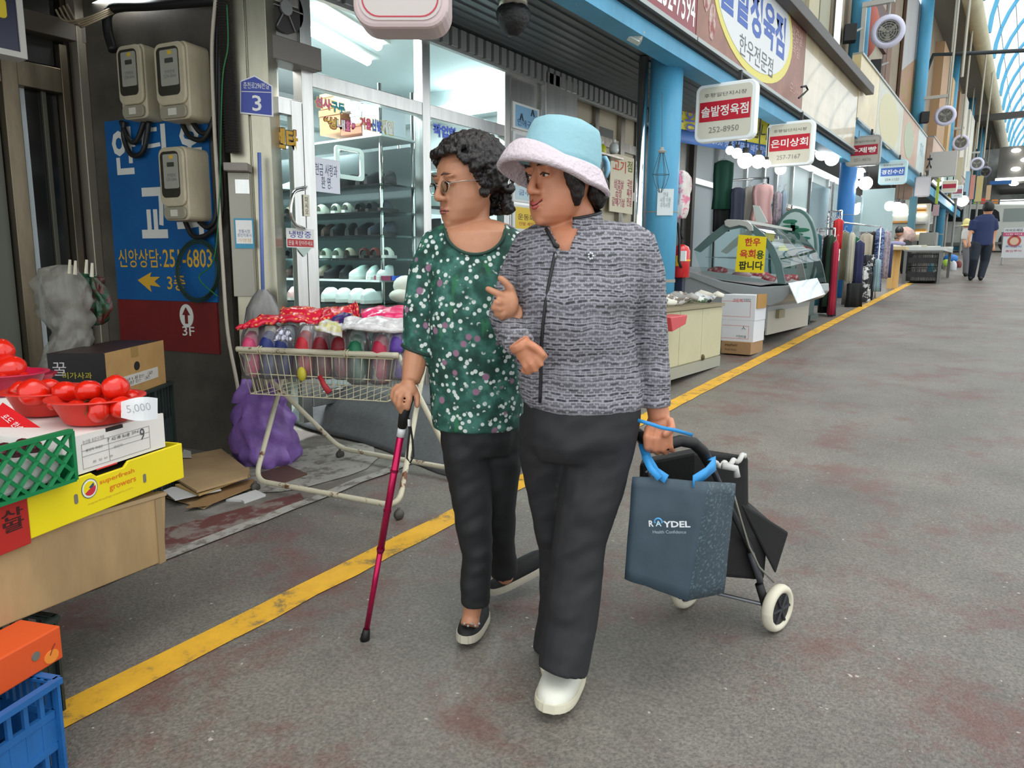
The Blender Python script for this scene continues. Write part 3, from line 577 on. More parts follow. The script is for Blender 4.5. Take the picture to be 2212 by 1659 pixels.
ORD = ['leftmost', 'second from left', 'third from left', 'fourth from left', 'fifth from left', 'sixth from left', 'seventh from left', 'eighth from left', 'ninth from left', 'tenth from left', 'eleventh from left', 'twelfth from left']
RK = ['', 'top shoe shelf', 'second shoe shelf', 'third shoe shelf', 'fourth shoe shelf', 'fifth shoe shelf', 'lowest shoe shelf']
for k, (cols, kind) in rows.items():
    z, yy = SZ[k]; nsh = len(cols)
    for i, c in enumerate(cols):
        x = -5.42+i*(1.2/(nsh-1)) ; dd = -.02 if k < 6 else -.1
        shoe(kind, c, 'c9cbc4' if c in ('e3ebe8', 'd8dccf', 'd7b3b0') else '23211f', (x, yy-.03+dd+random.uniform(-.02, .02), z), random.uniform(-.25, .25)+.35, '%s %s on the %s of the large window, %s' % (CN[c], {'shoe': 'shoe', 'slide': 'slide sandal', 'clog': 'clog'}[kind], RK[k], ORD[i]), 'shoes on the window rack', 1.15 if k == 6 else 1)
    for i in range(3):                            # seen through the glass door
        x = -6.45+i*.3; c = ['1c2326', 'b3bcbc', '5f6a66'][(i+k) % 3]
        shoe('slide' if k > 4 else kind, c, '23211f', (x, yy-.05, z), .3, '%s shoe on the %s seen through the door, %s' % (CN[c], RK[k], ORD[i]), 'shoes on the window rack')
for k, z in enumerate(SZ2):
    for i in range(3):
        c = ['e3ebe8', '15181b', '93887a'][(i+k) % 3]; shoe('shoe', c, '3a3835', (-4.4, 4.66+i*.24, z), -pi/2+.2, '%s shoe on the far rack, shelf %s, %s' % (CN[c], ['one', 'two', 'three', 'four', 'five'][k]+' down', ['nearest', 'middle', 'farthest'][i]), 'shoes on the far rack')
# shoe boxes and cartons on the top shelf
z = SZ[0][0]
for name, lab, x0, y0, x1, y1, c in (('carton', 'brown carton on the top shelf behind the pink decal', 690, 236, 735, 290, 'a0714f'), ('carton', 'light brown carton behind the window lettering, upper left', 692, 202, 722, 235, 'b98d5e'), ('shoe_box', 'white shoe box topmost of the stack above the rack', 722, 198, 756, 242, 'dfe3e2'), ('shoe_box', 'white shoe box with grey label, upper of two', 757, 218, 780, 243, 'e6e9ea'), ('shoe_box', 'white shoe box with grey label, lower of two', 757, 245, 780, 268, 'dfe2e4'), ('shoe_box', 'large white box behind the labelled boxes', 782, 222, 822, 290, 'c3cad2'), ('carton', 'long reddish brown carton lying on the top shelf', 736, 269, 781, 290, '9b6148')):
    f = Fr((0, RY-.12, 0), (1, 0, 0)); t = thing(name, lab, 'box', PY((x0+x1)/2, y1, RY-.12)); mb = MB(); rect(f, x0, y0, x1, y1, -.28, 0, mb); obj('body', mb, H(c, .6), t, bevel=.004)
    mb = MB(); rect(f, x0-.5, y0, x1+.5, y0+(y1-y0)*.25, -.005, .006, mb); obj('lid', mb, H(c, .5), t)
    if 'labelled' in lab or 'grey label' in lab: mb = MB(); rect(f, x0+4, y0+9, x1-4, y1-3, .001, .004, mb); obj('label_sticker', mb, H('b5bac2'), t)
t = thing('hanging_display', 'white rounded frame hanging in the window before the shoes', 'display', PX(750, 384, -4.04)); f = Fr((-4.04, 0, 0), (0, 1, 0)); a, b = on(f, 752, 352); W_, Hh = on(f, 781, 352)[0]-on(f, 722, 352)[0], on(f, 752, 318)[1]-on(f, 752, 386)[1]
for dx, c in ((0, 0), (.05, -.04)):
    o_ = rrect(W_, Hh, .03, 4, a+dx, b); i_ = rrect(W_-.045, Hh-.045, .02, 4, a+dx, b); nn = len(o_); mb = MB(); mb.add([f.p(x, y, z_) for z_ in (c, c+.015) for pp in (o_, i_) for x, y in pp], [q for j in range(nn) for q in ((j, (j+1) % nn, nn+(j+1) % nn, nn+j), (2*nn+j, 3*nn+j, 3*nn+(j+1) % nn, 2*nn+(j+1) % nn), (j, 2*nn+j, 2*nn+(j+1) % nn, (j+1) % nn), (nn+j, nn+(j+1) % nn, 3*nn+(j+1) % nn, 3*nn+j))]); obj('rim', mb, WHITE, t)
# boxes under some shoes
for lab, x0, x1, c in (('maroon shoe box under white shoes on the window rack', 808, 844, '7d2f4c'), ('blue shoe box at the right end of the window rack', 846, 884, '2b52b0')):
    f = Fr((0, RY-.22, 0), (1, 0, 0)); mb = MB(); rect(f, x0, 596, x1, 606, -.2, 0, mb); tag(obj('shoe_box', mb, H(c)), lab, 'box', 'shoe boxes on the rack')
t = thing('cap', 'cream cap hanging at the right end of the lowest shoe shelf', 'cap', PY(877, 640, 4.0)); p = PY(876, 618, 4.0); mb = MB(); mb.ball(p, (.1, .09, .08), 14, 8); obj('crown', mb, H('d6d9cc'), t, smooth=True); mb = MB(); mb.ball(p+V((.02, -.07, -.07)), (.09, .09, .05), 14, 8); obj('visor', mb, H('ccd0c2'), t, smooth=True)
# ================================================================== tomato stall (front faces the alley)
S = Fr((-2.21, .85, 0), (-.358, .934, 0))        # u runs away up the alley, n = towards the alley
def srect(x0, y0, x1, y1, c0, c1, mb=None): return rect(S, x0, y0, x1, y1, c0, c1, mb)
PLY = mat('weathered_plywood', hexc('a1865f'), .7, var=.3, scale=3.5, stretch=(1, 1, .35), bump=.15, bscale=25)
t = thing('plywood_board', 'weathered plywood front board of the tomato stall', 'board', S.p(0, .35, -.01))
mb = MB(); mb.prism(S, [on(S, -180, 1430), on(S, 356, 1212), on(S, 358, 1070), on(S, -180, 1228)], -.018, 0); obj('sheet', mb, PLY, t, bevel=.004)
mb = MB(); mb.prism(S, [on(S, -180, 1228), on(S, 358, 1070), on(S, 358, 1062), on(S, -180, 1216)], -.03, .004); obj('top_batten', mb, H('a8906c', .7), t)
mb = MB(); mb.box(S, .4, .43, .345, .575, -.02, .004); obj('end_batten', mb, H('97805d', .7), t)
mb = MB(); mb.box(S, -.75, .45, .56, .585, -.7, -.032); tag(obj('stall_top', mb, PLY), 'plywood tabletop under the fruit boxes', 'table')
def crate(name, label, a0, a1, b0, b1, c0, c1, m, cat='crate', fr=S, slots=True, rows=3, cols=6):
    t = thing(name, label, cat, fr.p((a0+a1)/2, b0, (c0+c1)/2)); h = b1-b0; w_ = a1-a0
    mb = MB(); mb.box(fr, a0, a1, b0, b0+.015, c0, c1); obj('bottom', mb, m, t)
    for c in (c0, c1):                            # long sides as bars with slots between
        s_ = 1 if c == c1 else -1
        mb = MB(); th = .012
        for k in range(rows+1): z = b0+h*k/rows; mb.box(fr, a0, a1, z-.008 if k else z, z+.012 if k < rows else z, c-s_*th, c)
        for k in range(cols*3+1): x = a0+w_*k/(cols*3); mb.box(fr, max(a0, x-.006), min(a1, x+.006), b0, b1, c-s_*th*.9, c-s_*th*.1)
        for k in range(cols//2+1): x = a0+w_*k/(cols//2); mb.box(fr, max(a0, x-.009), min(a1, x+.009), b0, b1, c-s_*.001, c+s_*.012)
        mb.box(fr, a0, a1, b0+h*.36, b0+h*.66, c-s_*th*.8, c-s_*th*.2); obj('side', mb, m, t)
    for a in (a0, a1):
        s_ = 1 if a == a1 else -1; mb = MB()
        for k in range(rows+1): z = b0+h*k/rows; mb.box(fr, a-s_*.012, a, z-.008 if k else z, z+.012 if k < rows else z, c0, c1)
        for k in range(9): x = c0+(c1-c0)*k/8; mb.box(fr, a-s_*.01, a-s_*.002, b0, b1, x-.006, x+.006)
        mb.box(fr, a-s_*.009, a-s_*.003, b0+h*.3, b0+h*.7, c0, c1); mb.box(fr, a-.001, a+s_*.012, b0, b1, c1-.03, c1-.012); obj('end', mb, m, t)
    mb = MB(); mb.box(fr, a0-.008, a1+.008, b1-.012, b1+.004, c1-.006, c1+.014); mb.box(fr, a0-.008, a1+.008, b1-.012, b1+.004, c0-.014, c0+.006); mb.box(fr, a0-.014, a0+.006, b1-.012, b1+.004, c0, c1); mb.box(fr, a1-.006, a1+.014, b1-.012, b1+.004, c0, c1); obj('rim', mb, m, t)
    return t
DGR = mat('dark_green_plastic', hexc('1d2a26'), .5, var=.3, scale=8)
crate('crate', 'dark green plastic crate holding up the plywood board', -.5, -.004, .05, .345, -.42, -.02, DGR)
BLC = mat('blue_plastic', hexc('1f5f9e'), .45, var=.18, scale=7)
crate('crate', 'faded blue plastic crate at the bottom left corner', -.75, -.212, .035, .305, .012, .2, BLC, rows=3, cols=4)
mb = MB(); mb.prism(S.at(-.36, .12, .2), circ(.016, 10, ry=.013), 0, .003); tag(obj('sticker', mb, H('cfd0cc')), 'round white sticker on the blue crate', 'sticker')
t = thing('fruit_box', 'orange cardboard fruit box on the blue crate', 'box', S.p(-.4, .31, .08))
ORG = H('d9531f', .5); mb = MB(); mb.box(S, -.72, -.13, .312, .405, .006, .14); obj('body', mb, ORG, t, bevel=.004)
mb = MB(); mb.prism(S.at(-.21, .36, .14), circ(.012, 14), 0, .002); obj('hand_hole', mb, H('6d6a62'), t); mb = MB(); mb.prism(S.at(-.165, .335, .14), circ(.022, 14, ry=.018), 0, .0015); obj('printed_disc', mb, H('e8882f'), t)
mb = MB(); mb.tube([S.p(-.17+.006*i, .34+.012*i-.0012*i*i, .1415) for i in range(4)], .0015, 5); obj('printed_stem', mb, H('7a2a14'), t)
# yellow box
YBX = H('efd90f', .45)
t = thing('fruit_box', 'bright yellow fruit box with orange lettering on the board', 'box', S.p(.2, .62, -.15))
mb = MB(); a0 = on(S, 60, 1090, .012)[0]; a1 = on(S, 396, 1000, .012)[0]; zb, zt = .615, .742
nl, nr = on(S, 198, 1020, .012)[0], on(S, 268, 1000, .012)[0]
mb.prism(S, [(a0, zb), (a1, zb), (a1, zt), (nr+.02, zt), (nr, zt-.016), (nl+.02, zt-.016), (nl, zt), (a0, zt)], .002, .012); obj('front', mb, YBX, t, bevel=.003)
mb = MB(); mb.box(S, a0, a1, zb, zb+.01, -.33, .0); mb.box(S, a1-.01, a1, zb, zt, -.33, 0); mb.box(S, a0, a0+.01, zb, zt, -.33, 0); mb.box(S, a0, a1, zb, zt, -.34, -.33); obj('body', mb, YBX, t)
mb = MB(); mb.box(S, a0+.01, a1-.01, zt-.03, zt-.02, -.33, 0); obj('painted_shade_sheet', mb, H('2a2414', .9), t)  # dark sheet paints the shade inside the open box
for px, py in ((164, 1078), (312, 1033)): mb = MB(); a, b = on(S, px, py, .012); mb.prism(S.at(a, b, .012), rrect(.013, .03, .006), 0, .0015); obj('slot', mb, H('7a7468'), t)
OT = H('e07a18', .5)
def stx(s, x0, y0, x1, y1, m, c, par, bold=0, tilt=True):
    a, b = on(S, (x0+x1)/2, (y0+y1)/2, c); w_ = abs(on(S, x1, (y0+y1)/2, c)[0]-on(S, x0, (y0+y1)/2, c)[0]); h_ = abs(on(S, (x0+x1)/2, y0, c)[1]-on(S, (x0+x1)/2, y1, c)[1]); return text(s, S.at(a, b, c), w_, h_, m, par, bold, lift=.001)
stx('superfresh', 215, 1023, 292, 1036, OT, .012, t, .012); stx('growers', 236, 1040, 295, 1053, OT, .012, t, .012); stx('superfreshgrowers.com', 190, 1068, 290, 1074, H('c9b02a'), .012, t)
a, b = on(S, 193, 1055, .012)
for r, m, n_ in ((.030, H('5a6a62'), 'emblem_ring'), (.0275, WHITE, 'emblem_disc'), (.0225, YBX, 'emblem_yellow')): mb = MB(); mb.prism(S.at(a, b, .012), circ(r, 24), 0, .0012+(.03-r)*.1); obj(n_, mb, m, t)
mb = MB(); mb.prism(S.at(a, b, .012), [(.0215*cos(x), .0215*sin(x)) for x in [-2.6+i*.28 for i in range(11)]]+[(.006, .002)], 0, .0026); obj('emblem_red', mb, H('c6283c'), t)
mb = MB(); mb.prism(S.at(a, b, .012), [(-.003, .004), (.014, .015), (.016, .006), (.004, -.001)], 0, .0029); obj('emblem_blue', mb, H('2f4a6a'), t)
# red box
t = thing('fruit_box', 'red cardboard box with black brush lettering, left of the yellow one', 'box', S.p(-.3, .62, -.15))
mb = MB(); mb.box(S, -.75, a0-.003, .605, .737, -.33, .016); obj('body', mb, H('b3241d', .5), t, bevel=.003); stx('산\n딸', 2, 1098, 52, 1148, H('3a0d0b'), .016, t, .02)
# white box
t = thing('fruit_box', 'white cardboard box with printed form under the tomato bowls', 'box', S.p(.2, .745, -.2))
wa0, wa1 = on(S, 156, 960, .05)[0]+.012, on(S, 355, 930)[0]; WBX = H('e6e2dc', .55)
mb = MB(); nl, nr = on(S, 228, 930)[0], on(S, 266, 920)[0]; mb.prism(S, [(wa0, .745), (wa1, .745), (wa1, .862), (nr, .862), (nr, .85), (nl, .85), (nl, .862), (wa0, .862)], -.008, 0); obj('front', mb, WBX, t)
mb = MB(); mb.box(S, wa0, wa1, .745, .86, -.22, -.008); mb.box(S, -.3, wa1, .745, .86, -.62, -.22); obj('body', mb, WBX, t); mb = MB(); mb.box(S, nl+.002, nr-.002, .848, .861, -.0079, -.0005); obj('hand_hole', mb, H('1b1a18'), t)
PR = H('8d8a88')
mb = MB()
fx0, fx1, fz0, fz1 = on(S, 176, 970)[0], on(S, 322, 930)[0], .757, .832
for z in (fz0, fz1, .795, .812): mb.box(S, fx0, fx1, z-.0006, z+.0006, 0, .001)
for x in (fx0, fx0+(fx1-fx0)*.37, fx1): mb.box(S, x-.0006, x+.0006, fz0, fz1, 0, .001)
obj('printed_form', mb, PR, t); stx('농산물 표준규격품', 178, 945, 226, 953, PR, .001, t); stx('사과 5kg', 240, 940, 280, 948, PR, .001, t); stx('9', 302, 925, 312, 950, H('4a4a52'), .001, t); stx('원산지 국내산', 185, 965, 222, 971, H('55555a'), .001, t, .006); stx('생산자', 245, 960, 265, 966, PR, .001, t); stx('품 질 보 증', 200, 988, 245, 993, PR, .001, t); stx('7 C 8 L 8 2N', 231, 938, 300, 944, H('66666a'), .001, t)
mb = MB(); mb.box(S, .17, .25, .742, .7455, .0, .004); obj('red_flap', mb, H('d4342c'), t)
# green lattice basket with fruit packs
GRN = H('0f7a45', .4)
t = thing('lattice_basket', 'green plastic lattice basket of grape packs', 'basket', S.p(-.3, .745, -.1))
ga1 = on(S, 156, 960, .05)[0]; ga0 = ga1-.62; gb0, gb1 = .752, .895
mb = MB()
def bar(p, q, r=.0072, c=.05): mb.tube([S.p(p[0], p[1], c), S.p(q[0], q[1], c)], r, 4)
st_ = .056
k = ga0-.2
while k < ga1+.2:
    for sgn in (1, -1):
        x0, x1 = k, k+sgn*(gb1-gb0); 
        t0, t1 = 0, 1
        def cl(xv): return min(max(xv, ga0), ga1)
        pts = []
        for tt in (0, 1): pts.append((x0+(x1-x0)*tt, gb0+(gb1-gb0)*tt))
        (xa, za), (xb, zb_) = pts
        f0 = 0; f1 = 1
        for lim in (ga0, ga1):
            if (xa-lim)*(xb-lim) < 0:
                ff = (lim-xa)/(xb-xa)
                if (xa < ga0 or xa > ga1): f0 = max(f0, ff)
                else: f1 = min(f1, ff)
        if max(xa, xb) <= ga0 or min(xa, xb) >= ga1 or f0 >= f1: continue
        bar((xa+(xb-xa)*f0, za+(zb_-za)*f0), (xa+(xb-xa)*f1, za+(zb_-za)*f1))
    k += st_
obj('lattice', mb, GRN, t)
mb = MB(); mb.box(S, ga0, ga1, gb0-.004, gb0+.006, .044, .056); mb.box(S, ga0, ga1, gb1-.005, gb1+.007, .042, .058); mb.box(S, ga1-.005, ga1+.006, gb0, gb1, .044, .056); obj('rim', mb, GRN, t)
mb = MB(); mb.box(S, ga0, ga1, gb0-.006, gb0+.004, -.2, .044); mb.box(S, ga1-.004, ga1+.004, gb0, gb0+.07, -.2, .044); obj('tray', mb, GRN, t)
t = thing('grape_pack', 'clear pack of dark grapes with red Hangul band in the basket', 'fruit pack', S.p(-.3, .76, -.05))
mb = MB(); mb.box(S, ga0+.02, ga1-.03, .76, .85, -.17, .035); obj('tray', mb, H('c9c6c2', .4), t, bevel=.01)
for i in range(26): mb = MB(); mb.ball(S.p(ga0+.04+.05*(i % 11)+random.uniform(0, .01), .862+.008*random.random(), .0-.045*(i//11)), .021, 10, 6); obj('grape', mb, H('4a1420', .25), t, smooth=True)
mb = MB(); g0 = PD(-30, 905, 2.14); g1 = PD(98, 985, 2.12); mb.hull8([PD(-40, 925, 2.2), PD(6, 872, 2.28), PD(116, 945, 2.17), PD(66, 974, 2.13)]+[p+V((0, 0, .004)) for p in (PD(-40, 925, 2.2), PD(6, 872, 2.28), PD(116, 945, 2.17), PD(66, 974, 2.13))]); obj('red_band', mb, H('cf1f24', .35), t)
q = PD(32, 921, 2.2)+V((0, 0, .006)); text('포도 한송이', Fr(q, PD(62, 945, 2.17)-PD(0, 895, 2.27), PD(16, 880, 2.3)-PD(-10, 892, 2.28)), .15, .022, H('e9c9c9'), t, .01)
# bowls and tomatoes
BR = mat('red_plastic', hexc('d22f22'), .35, sub=.0); BC = H('c01840', .35)
TOM = mat('tomato_skin', hexc('d8200c'), .22, var=.12, scale=9, coat=.3); CAL = H('4d5a2a', .7)
def bowl(px, py, z, R, m, label, h=.074):
    p = PZ(px, py, z); f = Fr(p, (1, 0, 0), (0, 0, 1)); t = thing('bowl', label, 'bowl', p, 'red plastic bowls of tomatoes')
    mb = MB(); mb.lathe(f, [(R*.68, 0), (R*.72, .004), (R*.97, h), (R*1.1, h+.002), (R*1.1, h+.006), (R*.93, h+.006), (R*.68, .008), (.001, .008)], 36); obj('shell', mb, m, t, smooth=True); return p
B1 = bowl(212, 908, .866, .132, BR, 'red bowl nearest the white price card'); B2 = bowl(108, 890, .866, .128, BR, 'red bowl behind, left of the price-card bowl'); B3 = bowl(22, 850, .89, .12, BC, 'crimson bowl at the left edge of the frame')
mb = MB(); mb.box(Fr((0, 0, 0)), -3.4, -2.95, .6, .888, -1.3, -1.0); tag(obj('fruit_box', mb, WBX), 'white box under the crimson tomato bowl', 'box')
TP = None
def tomato(px, py, d, label, r=.041):
    global TP
    p = PD(px, py, d)
    if TP is None:
        TP = thing('tomato', label, 'tomato', (0, 0, 0), 'tomatoes in the bowls'); mb = MB(); f = Fr((0, 0, 0), (1, 0, 0), (0, 0, 1))
        rr = []
        for i in range(13):
            a = pi*i/12; a = min(max(a, .03), pi-.03); rr.append([V((sin(a)*cos(2*pi*k/20)*(1+.03*cos(5*2*pi*k/20)), sin(a)*sin(2*pi*k/20)*(1+.03*cos(5*2*pi*k/20)), -.82*cos(a)-(.12 if i > 10 else 0)))*.041 for k in range(20)])
        mb.rings(rr); obj('flesh', mb, TOM, TP, smooth=True)
        mb = MB()
        for k in range(5): a = 2*pi*k/5; mb.hull8([V((0, 0, .029)), V((.006*cos(a+.8), .006*sin(a+.8), .031)), V((.02*cos(a), .02*sin(a), .034)), V((.006*cos(a-.8), .006*sin(a-.8), .031))]+[V((0, 0, .032)), V((.006*cos(a+.8), .006*sin(a+.8), .033)), V((.02*cos(a), .02*sin(a), .0355)), V((.006*cos(a-.8), .006*sin(a-.8), .033))])
        obj('calyx', mb, CAL, TP); o = TP
    else: o = dup(TP, p, label=label)
    o.location = p; o.scale = (r/.041,)*3; o.rotation_euler = (random.uniform(.9, 3), random.uniform(-.8, .8), random.uniform(0, 6)); WM[o] = p
D1 = 2.27; D2 = 2.37
for px, py, d, r, l in ((193, 846, D1, .043, 'oval tomato on top of the price-card bowl, left of two'), (250, 838, D1, .042, 'round tomato on top of the price-card bowl, right of two'), (163, 888, D1-.05, .036, 'tomato low at the left side of the price-card bowl'), (212, 886, D1-.08, .04, 'tomato low in the middle of the price-card bowl'), (263, 880, D1-.05, .038, 'tomato low behind the price card'), (280, 862, D1+.07, .034, 'small tomato at the right back of the price-card bowl'), (225, 862, D1+.07, .038, 'tomato hidden behind the two top ones'),
    (72, 848, D2-.06, .046, 'large tomato at the front of the middle bowl'), (143, 846, D2-.05, .041, 'tomato at the right front of the middle bowl'), (108, 840, D2+.06, .04, 'tomato at the back of the middle bowl'), (46, 846, D2+.02, .036, 'tomato at the left of the middle bowl, half hidden'), (115, 872, D2-.07, .022, 'small tomato low in the middle bowl'),
    (20, 796, 2.72, .058, 'big tomato on the crimson bowl'), (0, 757, 2.74, .05, 'topmost tomato at the left edge of the frame'), (53, 812, 2.8, .042, 'tomato at the right back of the crimson bowl'), (48, 824, 2.72, .04, 'tomato at the right front of the crimson bowl'), (5, 828, 2.68, .045, 'tomato low in the crimson bowl')):
    tomato(px, py, d, l, r)
mb = MB(); mb.lathe(Fr(PZ(72, 826, .9), (1, 0, 0), (0, 0, 1)), [(.05, 0), (.085, .035), (.088, .037), (.03, .01)], 24); tag(obj('bowl', mb, BC, smooth=True), 'small crimson bowl behind the leftmost tomatoes', 'bowl')
t = thing('price_card', 'curved white price card clipped to the tomato bowl', 'price card', PD(300, 883, 2.2))
def pc(u, v_): return PD(262+78*u, 868+34*v_-6*sin(pi*u)*(1 if v_ < .5 else -1)-10*u*(1-v_)+2*u, 2.19-.03*sin(pi*u)+.02*u)
mb = MB(); mb.grid(pc, 8, 3); obj('card', mb, H('eceef0', .4), t, solid=.002); text('5,000', Fr(PD(300, 882, 2.155), PD(330, 878, 2.155)-PD(270, 886, 2.155)), .075, .028, H('a3a7ac'), t, .0)
# kraft and black carton on a green crate, behind the stall
cp = PD(233, 850, 3.25); KF = Fr((cp.x, cp.y, 0), (-.616, .788, 0)); KL = Fr((cp.x, cp.y, 0), (.788, .616, 0))
b0 = on(KF, 240, 870)[1]; b1 = on(KF, 233, 762)[1]; ka = on(KF, 357, 800)[0]; kl = on(KL, 104, 790)[0]
t = thing('apple_carton', 'black and kraft apple carton on a dark crate by the doorway', 'box', KF.p(.1, b0, -.1))
mb = MB(); mb.box(KF, 0, ka, b0, b1, -.006, 0); obj('kraft_end', mb, mat('kraft_card', hexc('a8834f'), .7, var=.12, scale=9), t)
mb = MB(); mb.box(KF, 0.002, ka-.002, b0, b1, kl, -.006); obj('body', mb, H('2c1513', .45), t, bevel=.003); mb = MB(); mb.box(KL, kl, 0, b0, b1, 0, .003); obj('black_side', mb, H('0e0b0a', .7), t)
mb = MB(); mb.prism(KF.at(ka*.48, (b0+b1)/2+.02, 0), circ(.028, 14, ry=.022), 0, .003); obj('hand_hole', mb, H('141414'), t); mb = MB(); mb.box(KF, ka*.18, ka*.85, b0+.045, b0+.1, 0, .002); obj('address_label', mb, H('c3bfb6'), t)
text('보내는 곳\n받는 곳', KF.at(ka*.5, b0+.072, .002), ka*.5, .035, H('6a665f'), t); mb = MB(); mb.box(KF, ka*.4, ka*.52, b1-.05, b1, 0, .0015); obj('tape', mb, H('93733f'), t)
text('미가사과', KL.at(kl*.5, b0+.13, .003), .13, .03, H('9a8f1e'), t, .01); text('꿀', KL.at(kl*.8, b0+.16, .003), .06, .06, H('b5aeb0'), t); mb = MB(); mb.prism(KL.at(kl*.2, b0+.03, .003), circ(.06, 16, ry=.035), 0, .001); obj('printed_apple', mb, H('5c1a10'), t)
crate('crate', 'dark green crate under the apple carton', .0, ka+.06, gz(2.2), b0-.006, kl+.02, .0, DGR, fr=KF)
# hanging plastic bags
def bag(name, label, rows, d, m, dd=.5, parent=None, seed=1, amp=.02, cat='plastic bag', inner=None):
    mb = MB(); rr = []
    for j, (y, x0, x1) in enumerate(rows):
        c = PD((x0+x1)/2, y, d); w_ = (PD(x1, y, d)-PD(x0, y, d)).length/2; rt = (PD(x1, y, d)-PD(x0, y, d)).normalized(); bk = V((rt.y, -rt.x, 0))
        rr.append([c+rt*w_*cos(a)+bk*w_*dd*sin(a)+(rt*cos(a)+bk*sin(a))*amp*noise.noise(V((3*cos(a), 3*sin(a), y*.03+seed))) for a in [2*pi*k/28 for k in range(28)]])
    mb.rings(rr); o = obj(name, mb, m, parent, smooth=True); return tag(o, label, cat) if label else o
FOG = mat('foggy_film', hexc('8f8c82'), .22, var=.4, scale=9, alpha=.55, bump=.8, bscale=12, stretch=(1, 1, .4))
def dense(rows, k=4):
    out = []
    for i in range(len(rows)-1):
        for j in range(k): t_ = j/k; out.append(tuple(rows[i][q]*(1-t_)+rows[i+1][q]*t_ for q in range(3)))
    return out+[rows[-1]]
bag('hanging_bag', 'crumpled clear plastic bag hanging in the doorway', dense([(572, 125, 150), (580, 88, 165), (610, 74, 185), (650, 78, 193), (690, 95, 195), (712, 112, 192), (735, 108, 196), (770, 95, 192), (815, 85, 150)]), 3.55, FOG, seed=2, amp=.045)
bag('hanging_bag', 'dark plastic bag of green and red packets beside the clear one', dense([(590, 176, 190), (600, 172, 215), (640, 180, 232), (670, 190, 238), (690, 195, 228), (702, 200, 215)]), 3.62, mat('packet_film', hexc('5a2a25'), .25, col2=hexc('1c4a2f'), thr=(.45, .5), scale=9, bump=.8, bscale=25), seed=6, amp=.06)
for i, (x, y) in enumerate(((150, 575), (162, 577), (186, 575), (198, 582))): mb = MB(); mb.tube([PD(x+1, y-14, 3.45), PD(x, y+16, 3.45)], [.006, .009], 6); tag(obj('white_hook', mb, H('b9b4a0')), 'white plastic hook above the hanging bags, %s' % ORD[i], 'hook', 'white hooks over the hanging bags')
# navy sign box at the top left
t = thing('lightbox_sign', 'dark navy signbox with lit white edge at the top left corner', 'sign', PX(57, 130, -4.55)); f = Fr((-4.55, 0, 0), (0, 1, 0)); mb = MB(); a1, b0 = on(f, 54, 128); mb.box(f, a1-1, a1-.02, b0+.03, b0+1, -.1, 0); obj('face', mb, H('14183a', .3), t); mb = MB(); mb.box(f, a1-.02, a1+.01, b0, b0+1, -.11, .01); mb.box(f, a1-1, a1-.02, b0, b0+.03, -.11, .01); obj('edge', mb, H('c9c6bf', .4), t)
mb = MB(); a, b = on(f, -8, 14); mb.prism(f.at(a, b), rrect(.09, .1, .02), 0, .004); obj('yellow_mark', mb, H('d9c22a'), t)
# ================================================================== cardboard, purple bag, board on the floor
def slab(name, label, cat, pts, z, th, m, **k):
    P = []
    for p in pts: g = G(p[0], p[1]); zz = gz(g.y)+z; g = PZ(p[0], p[1], zz); P.append(V((g.x, g.y, gz(g.y)+z)))
    mb = MB(); n = len(P); mb.add(P+[p+V((0, 0, th)) for p in P], [tuple(range(n))[::-1], tuple(range(n, 2*n))]+[(i, (i+1) % n, n+(i+1) % n, n+i) for i in range(n)]); return tag(obj(name, mb, m, **k), label, cat, 'flattened cardboard by the meter wall' if name == 'cardboard_sheet' else None)
KR = mat('cardboard', hexc('a58a65'), .8, var=.15, scale=5)
slab('cardboard_sheet', 'lowest flattened carton, edge poking out left', 'cardboard', [(360, 1075), (425, 1015), (520, 1050), (440, 1100)], .01, .006, KR)
slab('cardboard_sheet', 'brown flattened carton with torn corner at the front', 'cardboard', [(402, 1097), (470, 1055), (548, 1035), (556, 1048), (448, 1092)], .025, .006, H('8f6f49', .8))
slab('cardboard_sheet', 'white-backed carton strip in the cardboard pile', 'cardboard', [(352, 1060), (372, 1052), (470, 1050), (478, 1058), (378, 1080)], .045, .006, H('c3c2c0', .7))
slab('cardboard_sheet', 'large printed flattened carton lying on top of the pile', 'cardboard', [(372, 1030), (400, 985), (478, 970), (540, 1018), (535, 1030), (425, 1062)], .07, .012, KR)
slab('cardboard_sheet', 'flattened carton second from the top of the pile', 'cardboard', [(378, 1048), (420, 1040), (538, 1010), (540, 1028), (430, 1070)], .052, .01, H('b0935f', .8))
slab('cardboard_sheet', 'small white printed flap at the back of the pile', 'cardboard', [(390, 985), (397, 968), (412, 972), (414, 985)], .09, .004, H('bcb8b0'))
slab('cardboard_sheet', 'white corrugated strip on the floor right of the pile', 'cardboard', [(488, 1083), (552, 1062), (574, 1072), (528, 1088), (522, 1084)], .004, .012, H('c6c6c4', .7))
slab('wooden_tile', 'dark brown wooden board lying under the wire cart', 'board', [(553, 1028), (620, 1009), (664, 1028), (600, 1051)], .003, .015, H('5a4033', .6))
PUR = mat('purple_film', hexc('9a74c6'), .28, var=.3, scale=6, alpha=.78, bump=.9, bscale=11, sub=.0)
gb = G(575, 1005); dpb = gb.dot(HF)
t = thing('plastic_bag', 'full purple plastic carrier bag behind the wire cart', 'bag', gb)
rows = dense([(1012, 545, 610), (1005, 522, 628), (985, 510, 640), (950, 508, 638), (915, 508, 632), (885, 512, 622), (862, 520, 612), (850, 530, 600)], 3)
bag('sack', None, rows, dpb, PUR, .55, t, 4, .07); bag('dark_contents', None, dense([(1008, 545, 612), (985, 525, 625), (950, 530, 610), (930, 550, 590)]), dpb, mat('dark_contents', hexc('30203c'), .6, col2=hexc('6a4a80'), thr=(.45, .55), scale=16), .42, t, 9, .05)
